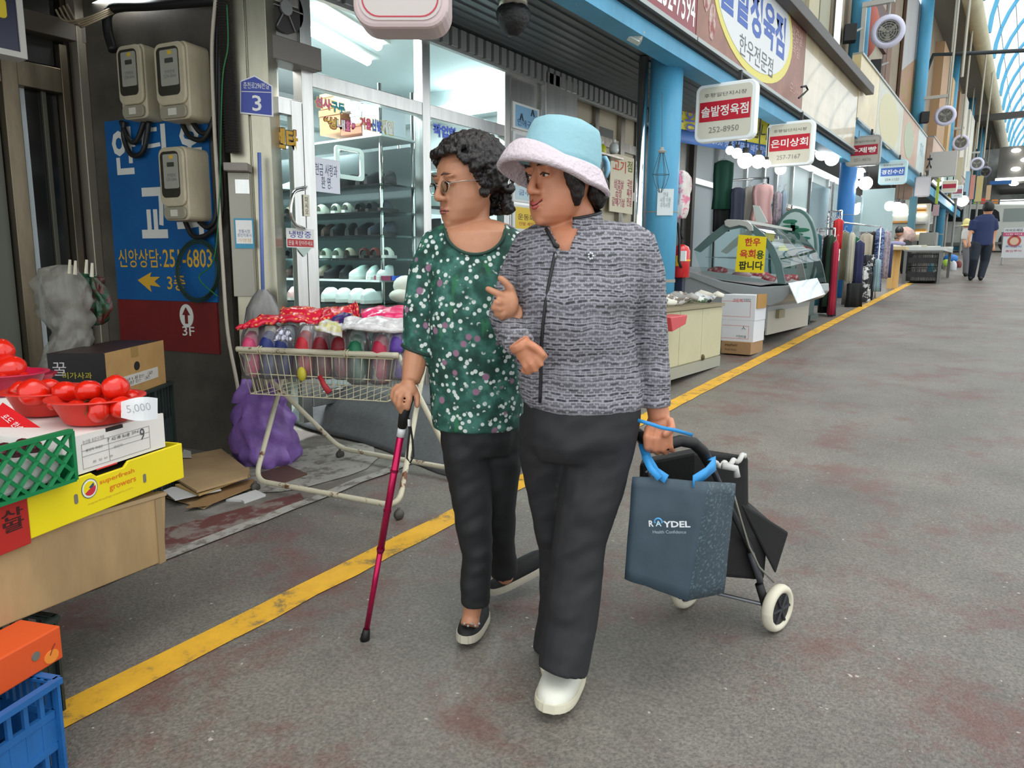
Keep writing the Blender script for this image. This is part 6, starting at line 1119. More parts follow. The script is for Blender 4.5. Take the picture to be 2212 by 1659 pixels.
for l, px, py, y in (('black speaker box on the second column beside the near fan', 1836, 73, 14.2), ('small black speaker box under the second round fan', 1997, 254, 22.7), ('black box lamp high on the wall above the fascia signs', 1891, 146, 17)):
    p = PY(px, py, y); t = thing('speaker_box', l, 'speaker', p); mb = MB(); mb.box(Fr(p, (1, .3, 0)), -.1, .1, -.14, .14, -.1, .1); obj('case', mb, BLACK, t, bevel=.01); mb = MB(); mb.tube([p, V((-2.8, y+.15, p.z+.1))], .02, 6); obj('arm', mb, H('a9aaa6'), t)
# spotlights under the canopy
t = thing('wrapped_spotlight', 'ceiling spotlight wrapped in black plastic at the top', 'lamp', PY(1107, 60, 4.3)); f = Fr(PY(1108, 68, 4.2), (1, 0, 0), (0, 0, 1))
mb = MB(); mb.rings([[f.p((r+.012*noise.noise(V((cos(a)*4, sin(a)*4, h*30))))*cos(a), h, (r+.012*noise.noise(V((cos(a)*4, sin(a)*4, h*30))))*sin(a)) for a in [2*pi*k/20 for k in range(20)]] for h, r in ((-.03, .03), (0, .07), (.06, .11), (.12, .115), (.15, .1))]); obj('black_wrap', mb, mat('black_film', (.006, .006, .006), .5, bump=1, bscale=30), t, smooth=True)
mb = MB(); mb.lathe(f, [(.095, .14), (.1, .2), (.09, .26), (.03, .28)], 20); obj('housing', mb, H('8a8578', .3, metal=.6), t, smooth=True)
t = thing('floodlight', 'white floodlight hanging from the blue beam, tilted down', 'lamp', PY(1368, 90, 5.5)); p = PY(1365, 68, 5.5); f = Fr(p, (.75, .4, -.45), (.2, .2, .9)); mb = MB(); mb.box(f, -.1, .1, -.05, .03, -.05, .05); obj('head', mb, H('b9bab2', .4), t, bevel=.008); mb = MB(); mb.box(f, -.095, .095, -.06, -.05, -.045, .045); obj('lens', mb, H('dfe9e2', .2), t); mb = MB(); mb.tube([p+V((-.03, 0, .02)), p+V((-.02, 0, .12)), V((p.x, p.y, 3.2))], .014, 6); mb.tube([p+V((.05, .03, .02)), p+V((.03, 0, .12))], .014, 6); obj('bracket', mb, H('a5a69e'), t)
mb = MB(); p = PY(1225, -2, 4.6); mb.box(Fr(p, (.8, .3, -.3)), -.08, .08, -.02, .03, -.04, .04); tag(obj('floodlight', mb, H('b9bab2')), 'small floodlight cut off by the top of the frame', 'lamp')
# big signbox at the top, seen from below
t = thing('overhead_signbox', 'white rounded signbox with red rule at the top of the frame', 'sign', PD(870, 20, 2.9)); f = Fr(PD(875, 22, 2.9), (cos(radians(34)), sin(radians(34)), 0), (0, 0, 1)); a0, b0 = on(f, 762, 35); a1, _ = on(f, 968, 30); W_ = a1-a0; fr = f.at((a0+a1)/2, b0+.42)
mb = MB(); mb.prism(fr, rrect(W_, .92, .08, 6), -.16, 0); obj('case', mb, H('cdb8b6', .4), t, bevel=.015); mb = MB(); mb.prism(fr, rrect(W_-.05, .87, .07, 6), 0, .005); obj('face', mb, H('c9bfba', .4), t)
o_, i_ = rrect(W_-.07, .85, .065, 6), rrect(W_-.08, .84, .062, 6); mb = MB(); nn = len(o_); mb.add([fr.p(x, y, .0065) for x, y in o_+i_], [(j, (j+1) % nn, nn+(j+1) % nn, nn+j) for j in range(nn)]); obj('red_rule', mb, H('c03a4a'), t)
# ================================================================== far end of the alley
def FB(name, label, cat, x0, y0, x1, y1, y, dep, m, group=None, lines=()):
    f = Fr((0, y, 0), (1, 0, 0)); mb = MB(); rect(f, x0, y0, x1, y1, -dep, 0, mb); p = PY((x0+x1)/2, y1, y); t = thing(name, label, cat, p, group); obj('board', mb, m, t)
    for s, a, b, c, d, col in lines: tx(s, f, a, b, c, d, H(col), t, .01, .01)
    if name == 'signboard': mb = MB(); q = PY((x0+x1)/2, (y0+y1)/2, y+.05+dep); mb.tube([(q.x, q.y, gz(q.y)), q], .04, 6); obj('post', mb, H('8b8d8a'), t)
    return t, f
FB('hoarding', 'plain light grey hoarding with black strokes across the eaves', 'sign', 2008, 327, 2066, 381, 23.2, .15, H('bdb9b4', .5), lines=[('ㅊ', 2002, 335, 2014, 365, '2c2c30')])
mb = MB(); p = PY(2160, 318, 44); q = PY(2160, 398, 44); mb.box(Fr((0, 44, 0)), p.x, 6, q.z, p.z, -10, 0); struct('ceiling_hall', mb, H('4b4a45', .7))
for i, (px, py) in enumerate(((2195, 325), (2194, 365), (2190, 397), (2215, 345))): p = PY(px, py, 43.8); t = thing('hall_lamp', 'white lamp on the dark hall ceiling, %s' % ['top', 'middle', 'lowest', 'rightmost'][i], 'ceiling light', p, 'white lamps of the far hall'); mb = MB(); mb.ball(p, (.2, .1, .1), 12, 6); obj('globe', mb, BULB, t); mb = MB(); mb.tube([p, p+V((0, .19, .1))], .03, 5); obj('stem', mb, DARK, t)
FB('light_strip', 'long white lit strip below the dark hall ceiling', 'ceiling light', 2150, 383, 2240, 391, 43.9, .1, mat('strip_glow', (.95, .98, 1), emit=3)); FB('blue_fascia', 'blue fascia strip beside the lit strip', 'fascia', 2138, 390, 2185, 398, 43.5, .2, H('2c66a8', .5))
mb = MB(); mb.box(Fr((0, 50, 0)), -8, 9, 2, 8.2, -.3, 0); struct('wall_far', mb, mat('far_wall', hexc('b9bdb8'), .7, col2=hexc('8a8f8c'), thr=(.4, .6), scale=.6))
FB('lit_window_sign', 'long bright white shop window beyond the silver car', 'sign', 2160, 430, 2260, 447, 47, .1, mat('far_glow', (.95, 1, 1), emit=2)); FB('green_hedge_panel', 'green planted panel under the bright window', 'panel', 2166, 448, 2240, 460, 46.5, .2, H('5a7f68', .7, var=.3, scale=8))
for i, (x0, x1, y0, y1, y, c, l) in enumerate(((2022, 2028, 385, 440, 26, 'b5c94a', 'lime green vertical board before the crossing'), (2030, 2058, 415, 452, 33, '3d78ae', 'blue and yellow vertical board above the car bonnet'), (2046, 2053, 415, 450, 32.8, 'c4ae3a', 'yellow strip beside the blue board'), (2084, 2094, 370, 425, 34, '8fb8cc', 'pale blue vertical banner, left of three'), (2095, 2105, 378, 430, 34.2, 'c98a7c', 'salmon vertical banner, middle of three'), (2108, 2122, 380, 435, 34.4, 'bfb27a', 'mustard vertical banner, right of three'), (2130, 2140, 400, 432, 35, 'c2a684', 'tan board beyond the mustard banner'), (2066, 2078, 340, 400, 29, 'cbbfa2', 'cream patterned vertical board under the third fan'), (2074, 2098, 424, 438, 39, 'd9d8d8', 'white board behind the car roof, left'), (2104, 2118, 430, 440, 39, 'c8d43a', 'yellow green sign on the car roof line'), (2120, 2130, 428, 440, 39, 'd9483c', 'small red and white sign behind the car roof'), (2142, 2156, 431, 440, 39, 'd9883a', 'small orange sign behind the man head'))):
    FB('signboard', l, 'sign', x0, y0, x1, y1, y, .06, H(c, .5))
for i, (px, py, c) in enumerate(((2175, 437, 'e9eef4'), (2170, 434, '7fa6c8'))): pass
# lit stalls
GW = mat('warm_glow', (1, .78, .45), emit=2.5); GWH = mat('white_glow', (1, .95, .85), emit=4)
t, f = FB('food_stall', 'lit food stall with orange shelves beyond the clothes', 'stall', 1927, 432, 1966, 522, 22, .3, H('9da8a4', .5))
for y0, y1, m in ((462, 466, GWH), (452, 458, GW), (478, 482, H('c98a3a'))): mb = MB(); rect(f, 1929, y0, 1962, y1, .01, .12, mb); obj('shelf_light', mb, m, t)
t, f = FB('food_stall', 'second lit stall with stacked orange shelves, right of the teal curtain', 'stall', 1976, 440, 2006, 520, 23, .3, H('a9aca6', .5))
for y0, y1, m in ((444, 448, GW), (453, 457, H('d08a2e')), (463, 467, GWH), (480, 484, H('b9b4b0')), (495, 500, H('c9903f')), (502, 506, GW)): mb = MB(); rect(f, 1978, y0, 2001, y1, .01, .15, mb); obj('shelf_light', mb, m, t)
FB('curtain', 'dark teal plastic curtain between the two lit stalls', 'curtain', 1962, 425, 1977, 505, 21.5, .2, H('2f6470', .5)); FB('glass_screen', 'tall pale glass screen beside the far bulbs', 'screen', 1860, 408, 1930, 500, 17.8, .02, glassmat('screen', (.7, .82, .82), .2, haze=.5)); FB('wall_board', 'tan board under the plain grey sign', 'sign', 1935, 380, 1972, 440, 22.5, .1, H('a88a76', .6, var=.1)); FB('counter', 'grey counter beyond the lit stall by the car bonnet', 'counter', 1985, 502, 2022, 530, 22, .5, H('85857e', .6)); FB('signboard', 'small red and white sign by the car bonnet', 'sign', 2015, 442, 2028, 466, 25, .05, H('c9a8ac'))
# silver pickup across the alley end
CY_ = 36.6; cf2 = Fr((0, CY_, 0), (1, 0, 0)); cc_ = lambda x, y: on(cf2, x, y)
car = thing('car', 'silver grey pickup parked across the far end of the alley', 'car', (-1, CY_+.9, gz(CY_+.9))); SIL = mat('silver_car_paint', hexc('a9aba4'), .3, .35, coat=.6)
mb = MB(); mb.prism(cf2, [cc_(*p) for p in ((1992, 500), (2000, 484), (2026, 478), (2048, 456), (2068, 445), (2100, 441), (2250, 441), (2290, 460), (2300, 476), (2440, 478), (2442, 526), (2000, 532), (1992, 524))], -1.9, 0); obj('body', mb, SIL, car, bevel=.05)
GLD = H('161a1c', .35, spec=.2)
for q in (((2029, 478), (2050, 459), (2068, 452), (2085, 452), (2083, 479)), ((2091, 479), (2094, 452), (2150, 452), (2158, 458), (2160, 478))): mb = MB(); mb.prism(cf2, [cc_(*p) for p in q], .005, .02); obj('side_window', mb, GLD, car)
mb = MB(); rect(cf2, 2000, 522, 2440, 527, .005, .05, mb); obj('sill', mb, H('5e615d'), car); mb = MB(); rect(cf2, 2022, 484, 2024, 525, .001, .012, mb); obj('door_seam', mb, H('6d706c'), car); mb = MB(); rect(cf2, 2087, 482, 2088.5, 524, .001, .012, mb); obj('door_seam', mb, H('6d706c'), car)
for x in (2060, 2120): mb = MB(); rect(cf2, x, 487, x+12, 489.5, .005, .04, mb); obj('door_handle', mb, H('c9cac6', .3), car)
for x in (2187, 2400, 2004): a, b = cc_(x, 524); R_ = .42; b = gz(CY_)+R_; mb = MB(); mb.prism(cf2, circ(R_+.08, 24, a, b), -.1, .006); obj('wheel_arch', mb, BLACK, car); mb = MB(); mb.prism(cf2, circ(R_, 24, a, b), -.1, .04); w0 = obj('wheel', mb, H('1a1a1a'), car); mb = MB(); mb.prism(cf2, circ(R_*.6, 20, a, b), .04, .05); obj('rim', mb, H('8d8f90', .3, metal=.6), w0)
mb = MB(); a, b = cc_(2090, 438); mb.box(cf2, a, a+3.3, b, b+.04, -.25, -.2); obj('roof_rail', mb, H('6f726e'), car); mb = MB(); rect(cf2, 2168, 447, 2400, 476, .003, .02, mb); obj('cargo_glass', mb, H('7d8783', .4), car)
# A frame sign
t, f = FB('a_frame_sign', 'white A-frame notice board with pink band at the right edge', 'sign', 2166, 492, 2224, 557, 26.5, .04, H('cfd2d4', .5), lines=[('어서오세요', 2172, 494, 2210, 500, '6a6c70'), ('시장 안내', 2172, 504, 2208, 508, 'e9d9dc'), ('주차금지', 2172, 530, 2206, 535, '6a8ac0'), ('출입주의', 2172, 540, 2206, 544, 'c05a6a')])
mb = MB(); rect(f, 2167, 502, 2223, 510, .002, .006, mb); obj('pink_band', mb, H('c2567a'), t); a, b = on(f, 2191, 521); mb = MB(); mb.prism(f, circ(.17, 20, a, b), .002, .006); obj('red_ring', mb, H('b5503f'), t); mb = MB(); mb.prism(f, circ(.11, 20, a, b), .006, .008); obj('ring_centre', mb, H('d9b9a0'), t)
mb = MB()
for x in (2166, 2222): mb.tube([PY(x, 556, 26.5), PY(x-2, 571, 26.5)], .03, 6); mb.tube([PY(x, 500, 26.55), PY(x, 568, 27.3)], .03, 6)
obj('leg_frame', mb, H('a9aaa8'), t, kind='stuff')
# things on the ground near the crossing
def lump(name, label, cat, x0, y0, x1, y1, d, m, dd=.6, group=None): mb = MB(); c = PD((x0+x1)/2, (y0+y1)/2, d); w_ = (PD(x1, y0, d)-PD(x0, y0, d)).length/2; h_ = (PD(x0, y0, d)-PD(x0, y1, d)).length/2; rr = [[c+V((w_*r*cos(a)*(1+.1*noise.noise(V((a, h, x0)))), w_*dd*r*sin(a), h_*h)) for a in [2*pi*k/14 for k in range(14)]] for h, r in ((-1, .75), (-.6, .95), (0, 1), (.5, .85), (.85, .5), (1, .1))]; mb.rings(rr); return tag(obj(name, mb, m, smooth=True), label, cat, group)
dg_ = G(2040, 592).dot(HF)
lump('plastic_bag', 'bright blue plastic bag on the ground by the crossing', 'bag', 2040, 549, 2068, 566, dg_+3, H('2a78c4', .35)); lump('plastic_bag', 'lime green bag below the bright blue one', 'bag', 2034, 560, 2054, 576, dg_+2, H('9fc04a', .4)); lump('plastic_bag', 'teal bag behind the far shopping trolley', 'bag', 2004, 570, 2022, 590, dg_+.5, H('2f7f94', .4)); lump('bucket', 'white bucket beside the blue bag', 'bucket', 2052, 563, 2066, 588, dg_+1.5, H('c9ccd0', .4)); lump('plant_pot', 'dark red plant pot right of the white bucket', 'pot', 2065, 563, 2077, 579, dg_+2.5, H('7a3a38', .6))
t = thing('shopping_trolley', 'dark checked shopping trolley parked far up the alley', 'trolley', G(2022, 596)); D_ = G(2022, 596).dot(HF); mb = MB(); mb.hull8([PD(2018, 582, D_), PD(2042, 580, D_), PD(2040, 578, D_+.3), PD(2020, 578, D_+.3), PD(2014, 548, D_), PD(2024, 545, D_), PD(2025, 545, D_+.3), PD(2016, 546, D_+.3)]); obj('bag', mb, H('4b4f48', .7, col2=hexc('77776a'), thr=(.45, .55), scale=14), t); mb = MB(); mb.tube([PD(2040, 583, D_), PD(2024, 545, D_), PD(2018, 520, D_)], .015, 5); obj('frame', mb, H('8a8c88'), t)
mb = MB(); c = PD(2023, 590, D_-.05); mb.tube([c+V((0, -.02, 0)), c+V((0, .03, 0))], .09, 16); w0 = obj('wheel', mb, H('c9c9c2'), t); mb = MB(); mb.tube([c+V((0, -.03, 0)), c+V((0, .035, 0))], .045, 12); obj('hub', mb, DARK, w0)
# far people
SKIN = mat('skin', hexc('c08a6a'), .5, sub=.08, var=.05, scale=20)
def row_loft(rows, dpt, dd=None, n=20):          # rows: (y, xl, xr, half depth m, depth shift)
    rr = []
    for y, xl, xr, ry, dz in rows:
        a, b = PD(xl, y, dpt+dz), PD(xr, y, dpt+dz); c = (a+b)/2; u = (b-a)/2; rr.append([c+u*cos(t)+HF*ry*sin(t) for t in [2*pi*k/n for k in range(n)]])
    return rr
def path(pts): return [PD(*p[:3]) for p in pts], [p[3] for p in pts]
def far_person(label, dpt, head, torso, arms, legs, shoes, top, trouser, hair, skin=SKIN, hat=None):
    gp = PD(shoes[0][0], shoes[0][1], dpt); P = thing('person', label, 'person', V((gp.x, gp.y, gz(gp.y)))); b = MB(); hx, hy, hr = head; c = PD(hx, hy, dpt); k = dpt/1560
    b.ball(c, (hr*k*.8, hr*k*.95, hr*k*1.15), 14, 10); b.tube([PD(hx, hy, dpt), PD(hx, hy+hr*2, dpt)], hr*k*.55, 10); b.rings(row_loft([(y, xl+1, xr-1, ry*.8, 0) for y, xl, xr, ry, _ in torso], dpt))
    for a_ in arms: p, r = path([(x, y, dpt+z, w_*.85) for x, y, z, w_ in a_]); b.tube(p, r, 8); b.ball(p[-1], (.04, .03, .06), 8, 6)
    for l_ in legs: p, r = path([(x, y, dpt+z, w_*.7) for x, y, z, w_ in l_]); b.tube(p, r, 8)
    obj('body', remesh(b, .022, 3), skin, P, smooth=True)
    t_ = MB(); t_.rings(row_loft(torso, dpt)); 
    for a_ in arms: p, r = path([(x, y, dpt+z, w_*1.15) for x, y, z, w_ in a_[:2]]); t_.tube(p, [r[0], r[1]*1.1], 10)
    obj('shirt', remesh(t_, .02, 3), top, P, smooth=True)
    t_ = MB()
    for l_ in legs: p, r = path([(x, y, dpt+z, w_) for x, y, z, w_ in l_]); t_.tube(p, r, 10); t_.ball(p[0], r[0]*.95, 8, 6)
    obj('trousers', remesh(t_, .02, 2), trouser, P, smooth=True)
    for x, y, z in shoes: m_ = MB(); c2 = PD(x, y, dpt+z); c2.z = gz(c2.y)+.05; m_.ball(c2, (.05, .14, .05), 10, 6); obj('shoe', m_, DARK, P, smooth=True)
    h_ = MB(); h_.ball(c+V((0, -.02 if not hat else .0, .04)), (hr*k*.92, hr*k*1.0, hr*k*1.05), 14, 10); obj('hat' if hat else 'hair', h_, hat or hair, P, smooth=True)
    if hat: h_ = MB(); h_.lathe(Fr(c+V((0, 0, -.02)), (1, 0, 0), (0, 0, 1)), [(hr*k*.8, .02), (hr*k*1.5, -.02), (hr*k*1.5, -.03), (hr*k*.8, 0)], 20); obj('brim', h_, hat, P, smooth=True)
DM = G(2110, 606).dot(HF)
far_person('person in navy polo shirt and dark jeans walking away up the alley', DM, (2135, 452, 12), [(462, 2126, 2142, .08, 0), (468, 2108, 2148, .11, 0), (480, 2100, 2149, .13, 0), (500, 2102, 2146, .13, 0), (520, 2100, 2144, .14, 0), (531, 2099, 2142, .14, 0)], [[(2104, 476, 0, .075), (2098, 498, 0, .06), (2093, 512, -.05, .042), (2094, 530, -.1, .035)], [(2146, 474, 0, .075), (2150, 497, 0, .06), (2147, 515, 0, .04), (2146, 538, -.05, .035)]], [[(2108, 528, 0, .13), (2104, 560, -.05, .095), (2098, 600, .1, .07)], [(2132, 528, 0, .13), (2127, 565, .05, .095), (2118, 600, 0, .07)]], [(2096, 606, .1), (2118, 605, 0)], H('1c2b52', .8), H('1a2430', .8), BLACK)
D2_ = G(2090, 601).dot(HF)+.6
far_person('person in pale yellow sun hat, white top and grey trousers', D2_, (2088, 484, 8), [(492, 2083, 2094, .07, 0), (498, 2080, 2102, .1, 0), (515, 2083, 2104, .11, 0), (535, 2083, 2105, .12, 0)], [[(2084, 500, 0, .06), (2082, 518, 0, .05), (2086, 532, -.1, .035)]], [[(2090, 530, 0, .12), (2089, 565, 0, .09), (2087, 592, 0, .08)], [(2097, 530, .1, .12), (2094, 565, .1, .09), (2092, 592, .1, .08)]], [(2085, 600, 0), (2092, 600, .2)], H('c9c6bf', .8), H('77777c', .8), DARK, hat=H('d9cd8a', .7))
DB = 18.6
P = thing('person', 'person in mottled brown jacket bending over behind the white table', 'person', (-3.2, 20, gz(20))); b = MB(); ctr = [(1972, 500, DB, .1), (1966, 505, DB, .2), (1955, 508, DB, .25), (1950, 520, DB, .22), (1953, 540, DB, .18), (1955, 565, DB, .15), (1957, 590, DB, .12)]; p, r = path(ctr); b.tube(p, [x*.85 for x in r], 12); b.ball(PD(1943, 500, DB-.1), (.09, .1, .12), 12, 8); b.tube([PD(1946, 505, DB), PD(1943, 500, DB-.1)], .06, 8); obj('body', remesh(b, .022, 3), SKIN, P, smooth=True)
b = MB(); p, r = path(ctr[:4]); b.tube(p, r, 14); b.tube([PD(1948, 508, DB), PD(1946, 524, DB-.2), PD(1950, 530, DB-.3)], .06, 8); obj('jacket', remesh(b, .02, 3), mat('mottled_jacket', hexc('8a6e64'), .8, col2=hexc('b39a92'), thr=(.4, .6), scale=5), P, smooth=True); b = MB(); p, r = path(ctr[3:]); b.tube(p, r, 12); obj('trousers', b, DARK, P, smooth=True); b = MB(); b.ball(PD(1943, 498, DB-.1), (.1, .11, .11), 12, 8); obj('hair', b, BLACK, P, smooth=True)
# ================================================================== the two women
r3 = V((HF.y, -HF.x, 0)); UP = V((0, 0, 1))      # image right, up
def headframe(px, py, d, phi, pitch=0, roll=0):
    c = PD(px, py, d); fw = (-r3*cos(phi)-HF*sin(phi)); fw = (fw*cos(pitch)-UP*sin(pitch)).normalized(); lf = UP.cross(fw).normalized(); up = fw.cross(lf)
    return c, lf, fw, up
def cut(mb, fn):
    keep = [f for f in mb.f if not fn(sum((mb.v[i] for i in f), V())/len(f))]; used = sorted({i for f in keep for i in f}); ix = {o: n for n, o in enumerate(used)}
    r = MB(); r.v = [mb.v[i] for i in used]; r.f = [[ix[i] for i in f] for f in keep]; r.m = [0]*len(r.f); return r
def head(b, hf, s, chub=1.0):
    c, lf, fw, up = hf; q = lambda x, y, z: c+(lf*x+fw*y+up*z)*s; f = Fr(c, lf, fw)   # n = up
    def el(x, y, z, rx, ry, rz, n=14, m=10): b.ball(q(x, y, z), (rx*s, ry*s, rz*s), n, m, Fr((0, 0, 0), lf, fw))
    el(0, -.012, .035, .074, .095, .08, 20, 14)
    rr = []
    for z, y0, y1, w_ in ((-.115, .03, .066, .014), (-.106, .0, .08, .03), (-.09, -.02, .087, .045), (-.065, -.035, .086, .056), (-.035, -.055, .082, .063), (0, -.075, .08, .068), (.03, -.085, .084, .071), (.06, -.085, .078, .068)):
        w_ *= chub if z < -.01 else 1; rr.append([q(w_*math.copysign(abs(cos(a))**.82, cos(a)), (y0+y1)/2+(y1-y0)/2*math.copysign(abs(sin(a))**.9, sin(a)), z) for a in [2*pi*k/28 for k in range(28)]])
    b.rings(rr)
    b.tube([q(0, .078, .03), q(0, .088, .008), q(0, .1, -.018), q(0, .104, -.03)], [.007*s, .008*s, .010*s, .011*s], 10); el(0, .1, -.03, .011, .012, .009)
    for k in (1, -1): el(.013*k, .09, -.032, .009, .011, .008); el(.03*k, .074, .026, .024, .014, .008); el(.031*k, .07, .008, .017, .014, .009); el(.072*k, -.01, -.004, .008, .018, .031)
    el(0, .085, -.06, .024, .010, .006); el(0, .084, -.071, .02, .010, .006); el(0, .076, -.1, .02, .013, .013)
    return q
def face_parts(P, hf, s, lipm, browm, smile=0):
    c, lf, fw, up = hf; q = lambda x, y, z: c+(lf*x+fw*y+up*z)*s
    for k in (1, -1):
        mb = MB(); mb.ball(q(.031*k, .0795, .006), (.011*s, .006*s, .0034*s), 12, 8, Fr((0, 0, 0), lf, fw)); e = obj('eye', mb, H('d5cdc4', .2), P, smooth=True)
        mb = MB(); mb.ball(q(.031*k, .084, .006), (.005*s, .003*s, .0034*s), 10, 6, Fr((0, 0, 0), lf, fw)); obj('iris', mb, H('1c100b', .15), e, smooth=True)
        mb = MB(); mb.tube([q(.016*k, .0835, .009), q(.03*k, .0865, .0125), q(.045*k, .079, .007)], .0016*s, 5); obj('eyelid_line', mb, H('2a1812'), P)
        mb = MB(); mb.tube([q(.014*k, .09, .0305), q(.03*k, .0915, .034), q(.048*k, .077, .029)], [.002*s, .0035*s, .001*s], 6); obj('eyebrow', mb, browm, P, smooth=True)
    for z, w_, h in ((-.0605, .021, .0042), (-.0685, .018, .0052)):
        mb = MB(); rr = [];
        mb.tube([q(x*w_, .0945-.012*x*x-.002*abs(x), z+smile*x*x*.006) for x in (-1, -.6, -.2, .2, .6, 1)], [.001*s, h*.8*s, h*s, h*s, h*.8*s, .001*s], 8); obj('lip', mb, lipm, P, smooth=True)
    mb = MB(); mb.tube([q(x*.022, .0975-.012*x*x, -.0645+smile*x*x*.006) for x in (-1, -.5, 0, .5, 1)], .0012*s, 5); obj('mouth_line', mb, H('4a1a16'), P)
def chain(b, d0, pts, r0=.0095, r1=.0075): P_ = [PD(x, y, d0+z) for x, y, z in pts]; n = len(P_); b.tube(P_, [r0+(r1-r0)*i/(n-1) for i in range(n)], 8); b.ball(P_[-1], r1, 8, 6)
SK1 = mat('skin_older', hexc('b98263'), .48, sub=.12, var=.07, scale=30); SK2 = mat('skin_tanned', hexc('c08060'), .45, sub=.12, var=.06, scale=25)
def placed_shoe(P, kind, m_up, m_so, c, L, W, h, rz, rx, name='shoe'):
    M = Matrix.Rotation(rz, 3, 'Z') @ Matrix.Rotation(rx, 3, 'X'); f = lambda x, y, z: M @ V((x, y, z))+V(c); N = 18
    ts = [(1-cos(pi*i/(N-1)))/2 for i in range(N)]; wf = lambda t: W/2*max(.04, (1-abs(2*t-1)**2.6))**.45*(1-.12*sin(pi*t)-.06*t)
    hf_ = lambda t: h*(.42+.58*min(1, t/.55)**1.3)*max(.1, 1-abs(2*t-1)**14)**.5
    rr = [[f(wf(t)*math.copysign(abs(cos(a))**.75, cos(a)), L*(t-.5), .018+(hf_(t)*abs(sin(a))**.8 if sin(a) > 0 else 0)) for a in [2*pi*k/20 for k in range(20)]] for t in ts]
    upb = MB(); upb.rings(rr); o = obj(name, upb, m_up, P, smooth=True)
    so = [[f(wf(t)*1.06*sx, (L+.008)*(t-.5), z) for sx, z in ((1, .0), (1.03, .012), (1, .026), (-1, .026), (-1.03, .012), (-1, 0))] for t in ts]
    sob = MB(); sob.rings(so); obj('sole', sob, m_so, o, smooth=False, bevel=.003); return o
# ---------------------------------------------------------------- fabrics
def fabric(name):
    m = bpy.data.materials.new(name); m.use_nodes = True; n, l = _nt(m); tc = n.new('ShaderNodeTexCoord'); return m, n, l, tc
def rgb(n, l, i, stops):
    r = n.new('ShaderNodeValToRGB'); l.new(i, r.inputs[0]); e = r.color_ramp.elements; e[0].position = stops[0][0]; e[0].color = (*hexc(stops[0][1]), 1); e[1].position = stops[-1][0]; e[1].color = (*hexc(stops[-1][1]), 1)
    for p, c in stops[1:-1]: x = e.new(p); x.color = (*hexc(c), 1)
    return r.outputs[0]
def mixc(n, l, fac, a, b):
    x = n.new('ShaderNodeMix'); x.data_type = 'RGBA'; l.new(fac, x.inputs[0])
    for s_, v_ in ((x.inputs[6], a), (x.inputs[7], b)):
        if isinstance(v_, str): s_.default_value = (*hexc(v_), 1)
        else: l.new(v_, s_)
    return x.outputs[2]
JK, n, l, tc = fabric('basket_print_jersey'); b_ = n['Principled BSDF']; b_.inputs['Roughness'].default_value = .8
mp = n.new('ShaderNodeMapping'); mp.inputs[2].default_value = (0, 0, -radians(35.34)); l.new(tc.outputs['Object'], mp.inputs[0])
sx = n.new('ShaderNodeSeparateXYZ'); l.new(mp.outputs[0], sx.inputs[0])
wv = n.new('ShaderNodeTexNoise'); wv.inputs['Scale'].default_value = 9; l.new(tc.outputs['Object'], wv.inputs[0])
cb = n.new('ShaderNodeCombineXYZ'); ad = n.new('ShaderNodeMath'); ad.operation = 'MULTIPLY_ADD'; ad.inputs[1].default_value = .035; l.new(wv.outputs[0], ad.inputs[0]); l.new(sx.outputs[2], ad.inputs[2]); l.new(sx.outputs[0], cb.inputs[0]); l.new(ad.outputs[0], cb.inputs[1])
bk = n.new('ShaderNodeTexBrick'); l.new(cb.outputs[0], bk.inputs[0]); bk.inputs['Scale'].default_value = 1; bk.inputs['Brick Width'].default_value = .032; bk.inputs['Row Height'].default_value = .014; bk.inputs['Mortar Size'].default_value = .0048; bk.inputs['Mortar Smooth'].default_value = .2
bk.inputs['Color1'].default_value = (*hexc('343338'), 1); bk.inputs['Color2'].default_value = (*hexc('626166'), 1); bk.inputs['Mortar'].default_value = (*hexc('7d7c83'), 1)
b2 = n.new('ShaderNodeTexBrick'); l.new(cb.outputs[0], b2.inputs[0]); b2.inputs['Scale'].default_value = 1; b2.inputs['Brick Width'].default_value = .016; b2.inputs['Row Height'].default_value = .0078; b2.inputs['Mortar Size'].default_value = .0014; b2.inputs['Mortar Smooth'].default_value = .3; b2.inputs['Color1'].default_value = (.4, .4, .4, 1); b2.inputs['Color2'].default_value = (1.05, 1.05, 1.05, 1); b2.inputs['Mortar'].default_value = (1.55, 1.55, 1.55, 1)
mx = n.new('ShaderNodeMix'); mx.data_type = 'RGBA'; mx.blend_type = 'MULTIPLY'; mx.inputs[0].default_value = .8; l.new(bk.outputs[0], mx.inputs[6]); l.new(b2.outputs[0], mx.inputs[7]); l.new(mx.outputs[2], b_.inputs['Base Color'])
bp = n.new('ShaderNodeBump'); bp.inputs['Strength'].default_value = .3; bp.inputs['Distance'].default_value = .003; l.new(bk.outputs['Fac'], bp.inputs['Height']); l.new(bp.outputs[0], b_.inputs['Normal'])
BLs, n, l, tc = fabric('floral_green_print'); b_ = n['Principled BSDF']; b_.inputs['Roughness'].default_value = .75
def noise_(sc, st=(1, 1, 1), det=4):
    mp = n.new('ShaderNodeMapping'); mp.inputs[3].default_value = st; l.new(tc.outputs['Object'], mp.inputs[0]); t = n.new('ShaderNodeTexNoise'); t.inputs['Scale'].default_value = sc; t.inputs['Detail'].default_value = det; l.new(mp.outputs[0], t.inputs[0]); return t.outputs[0]
def voro(sc, rnd=1):
    t = n.new('ShaderNodeTexVoronoi'); t.inputs['Scale'].default_value = sc; t.inputs['Randomness'].default_value = rnd; l.new(tc.outputs['Object'], t.inputs[0]); return t.outputs[0]
base = rgb(n, l, noise_(22), [(.35, '12382f'), (.5, '1d5145'), (.65, '3f7467')])
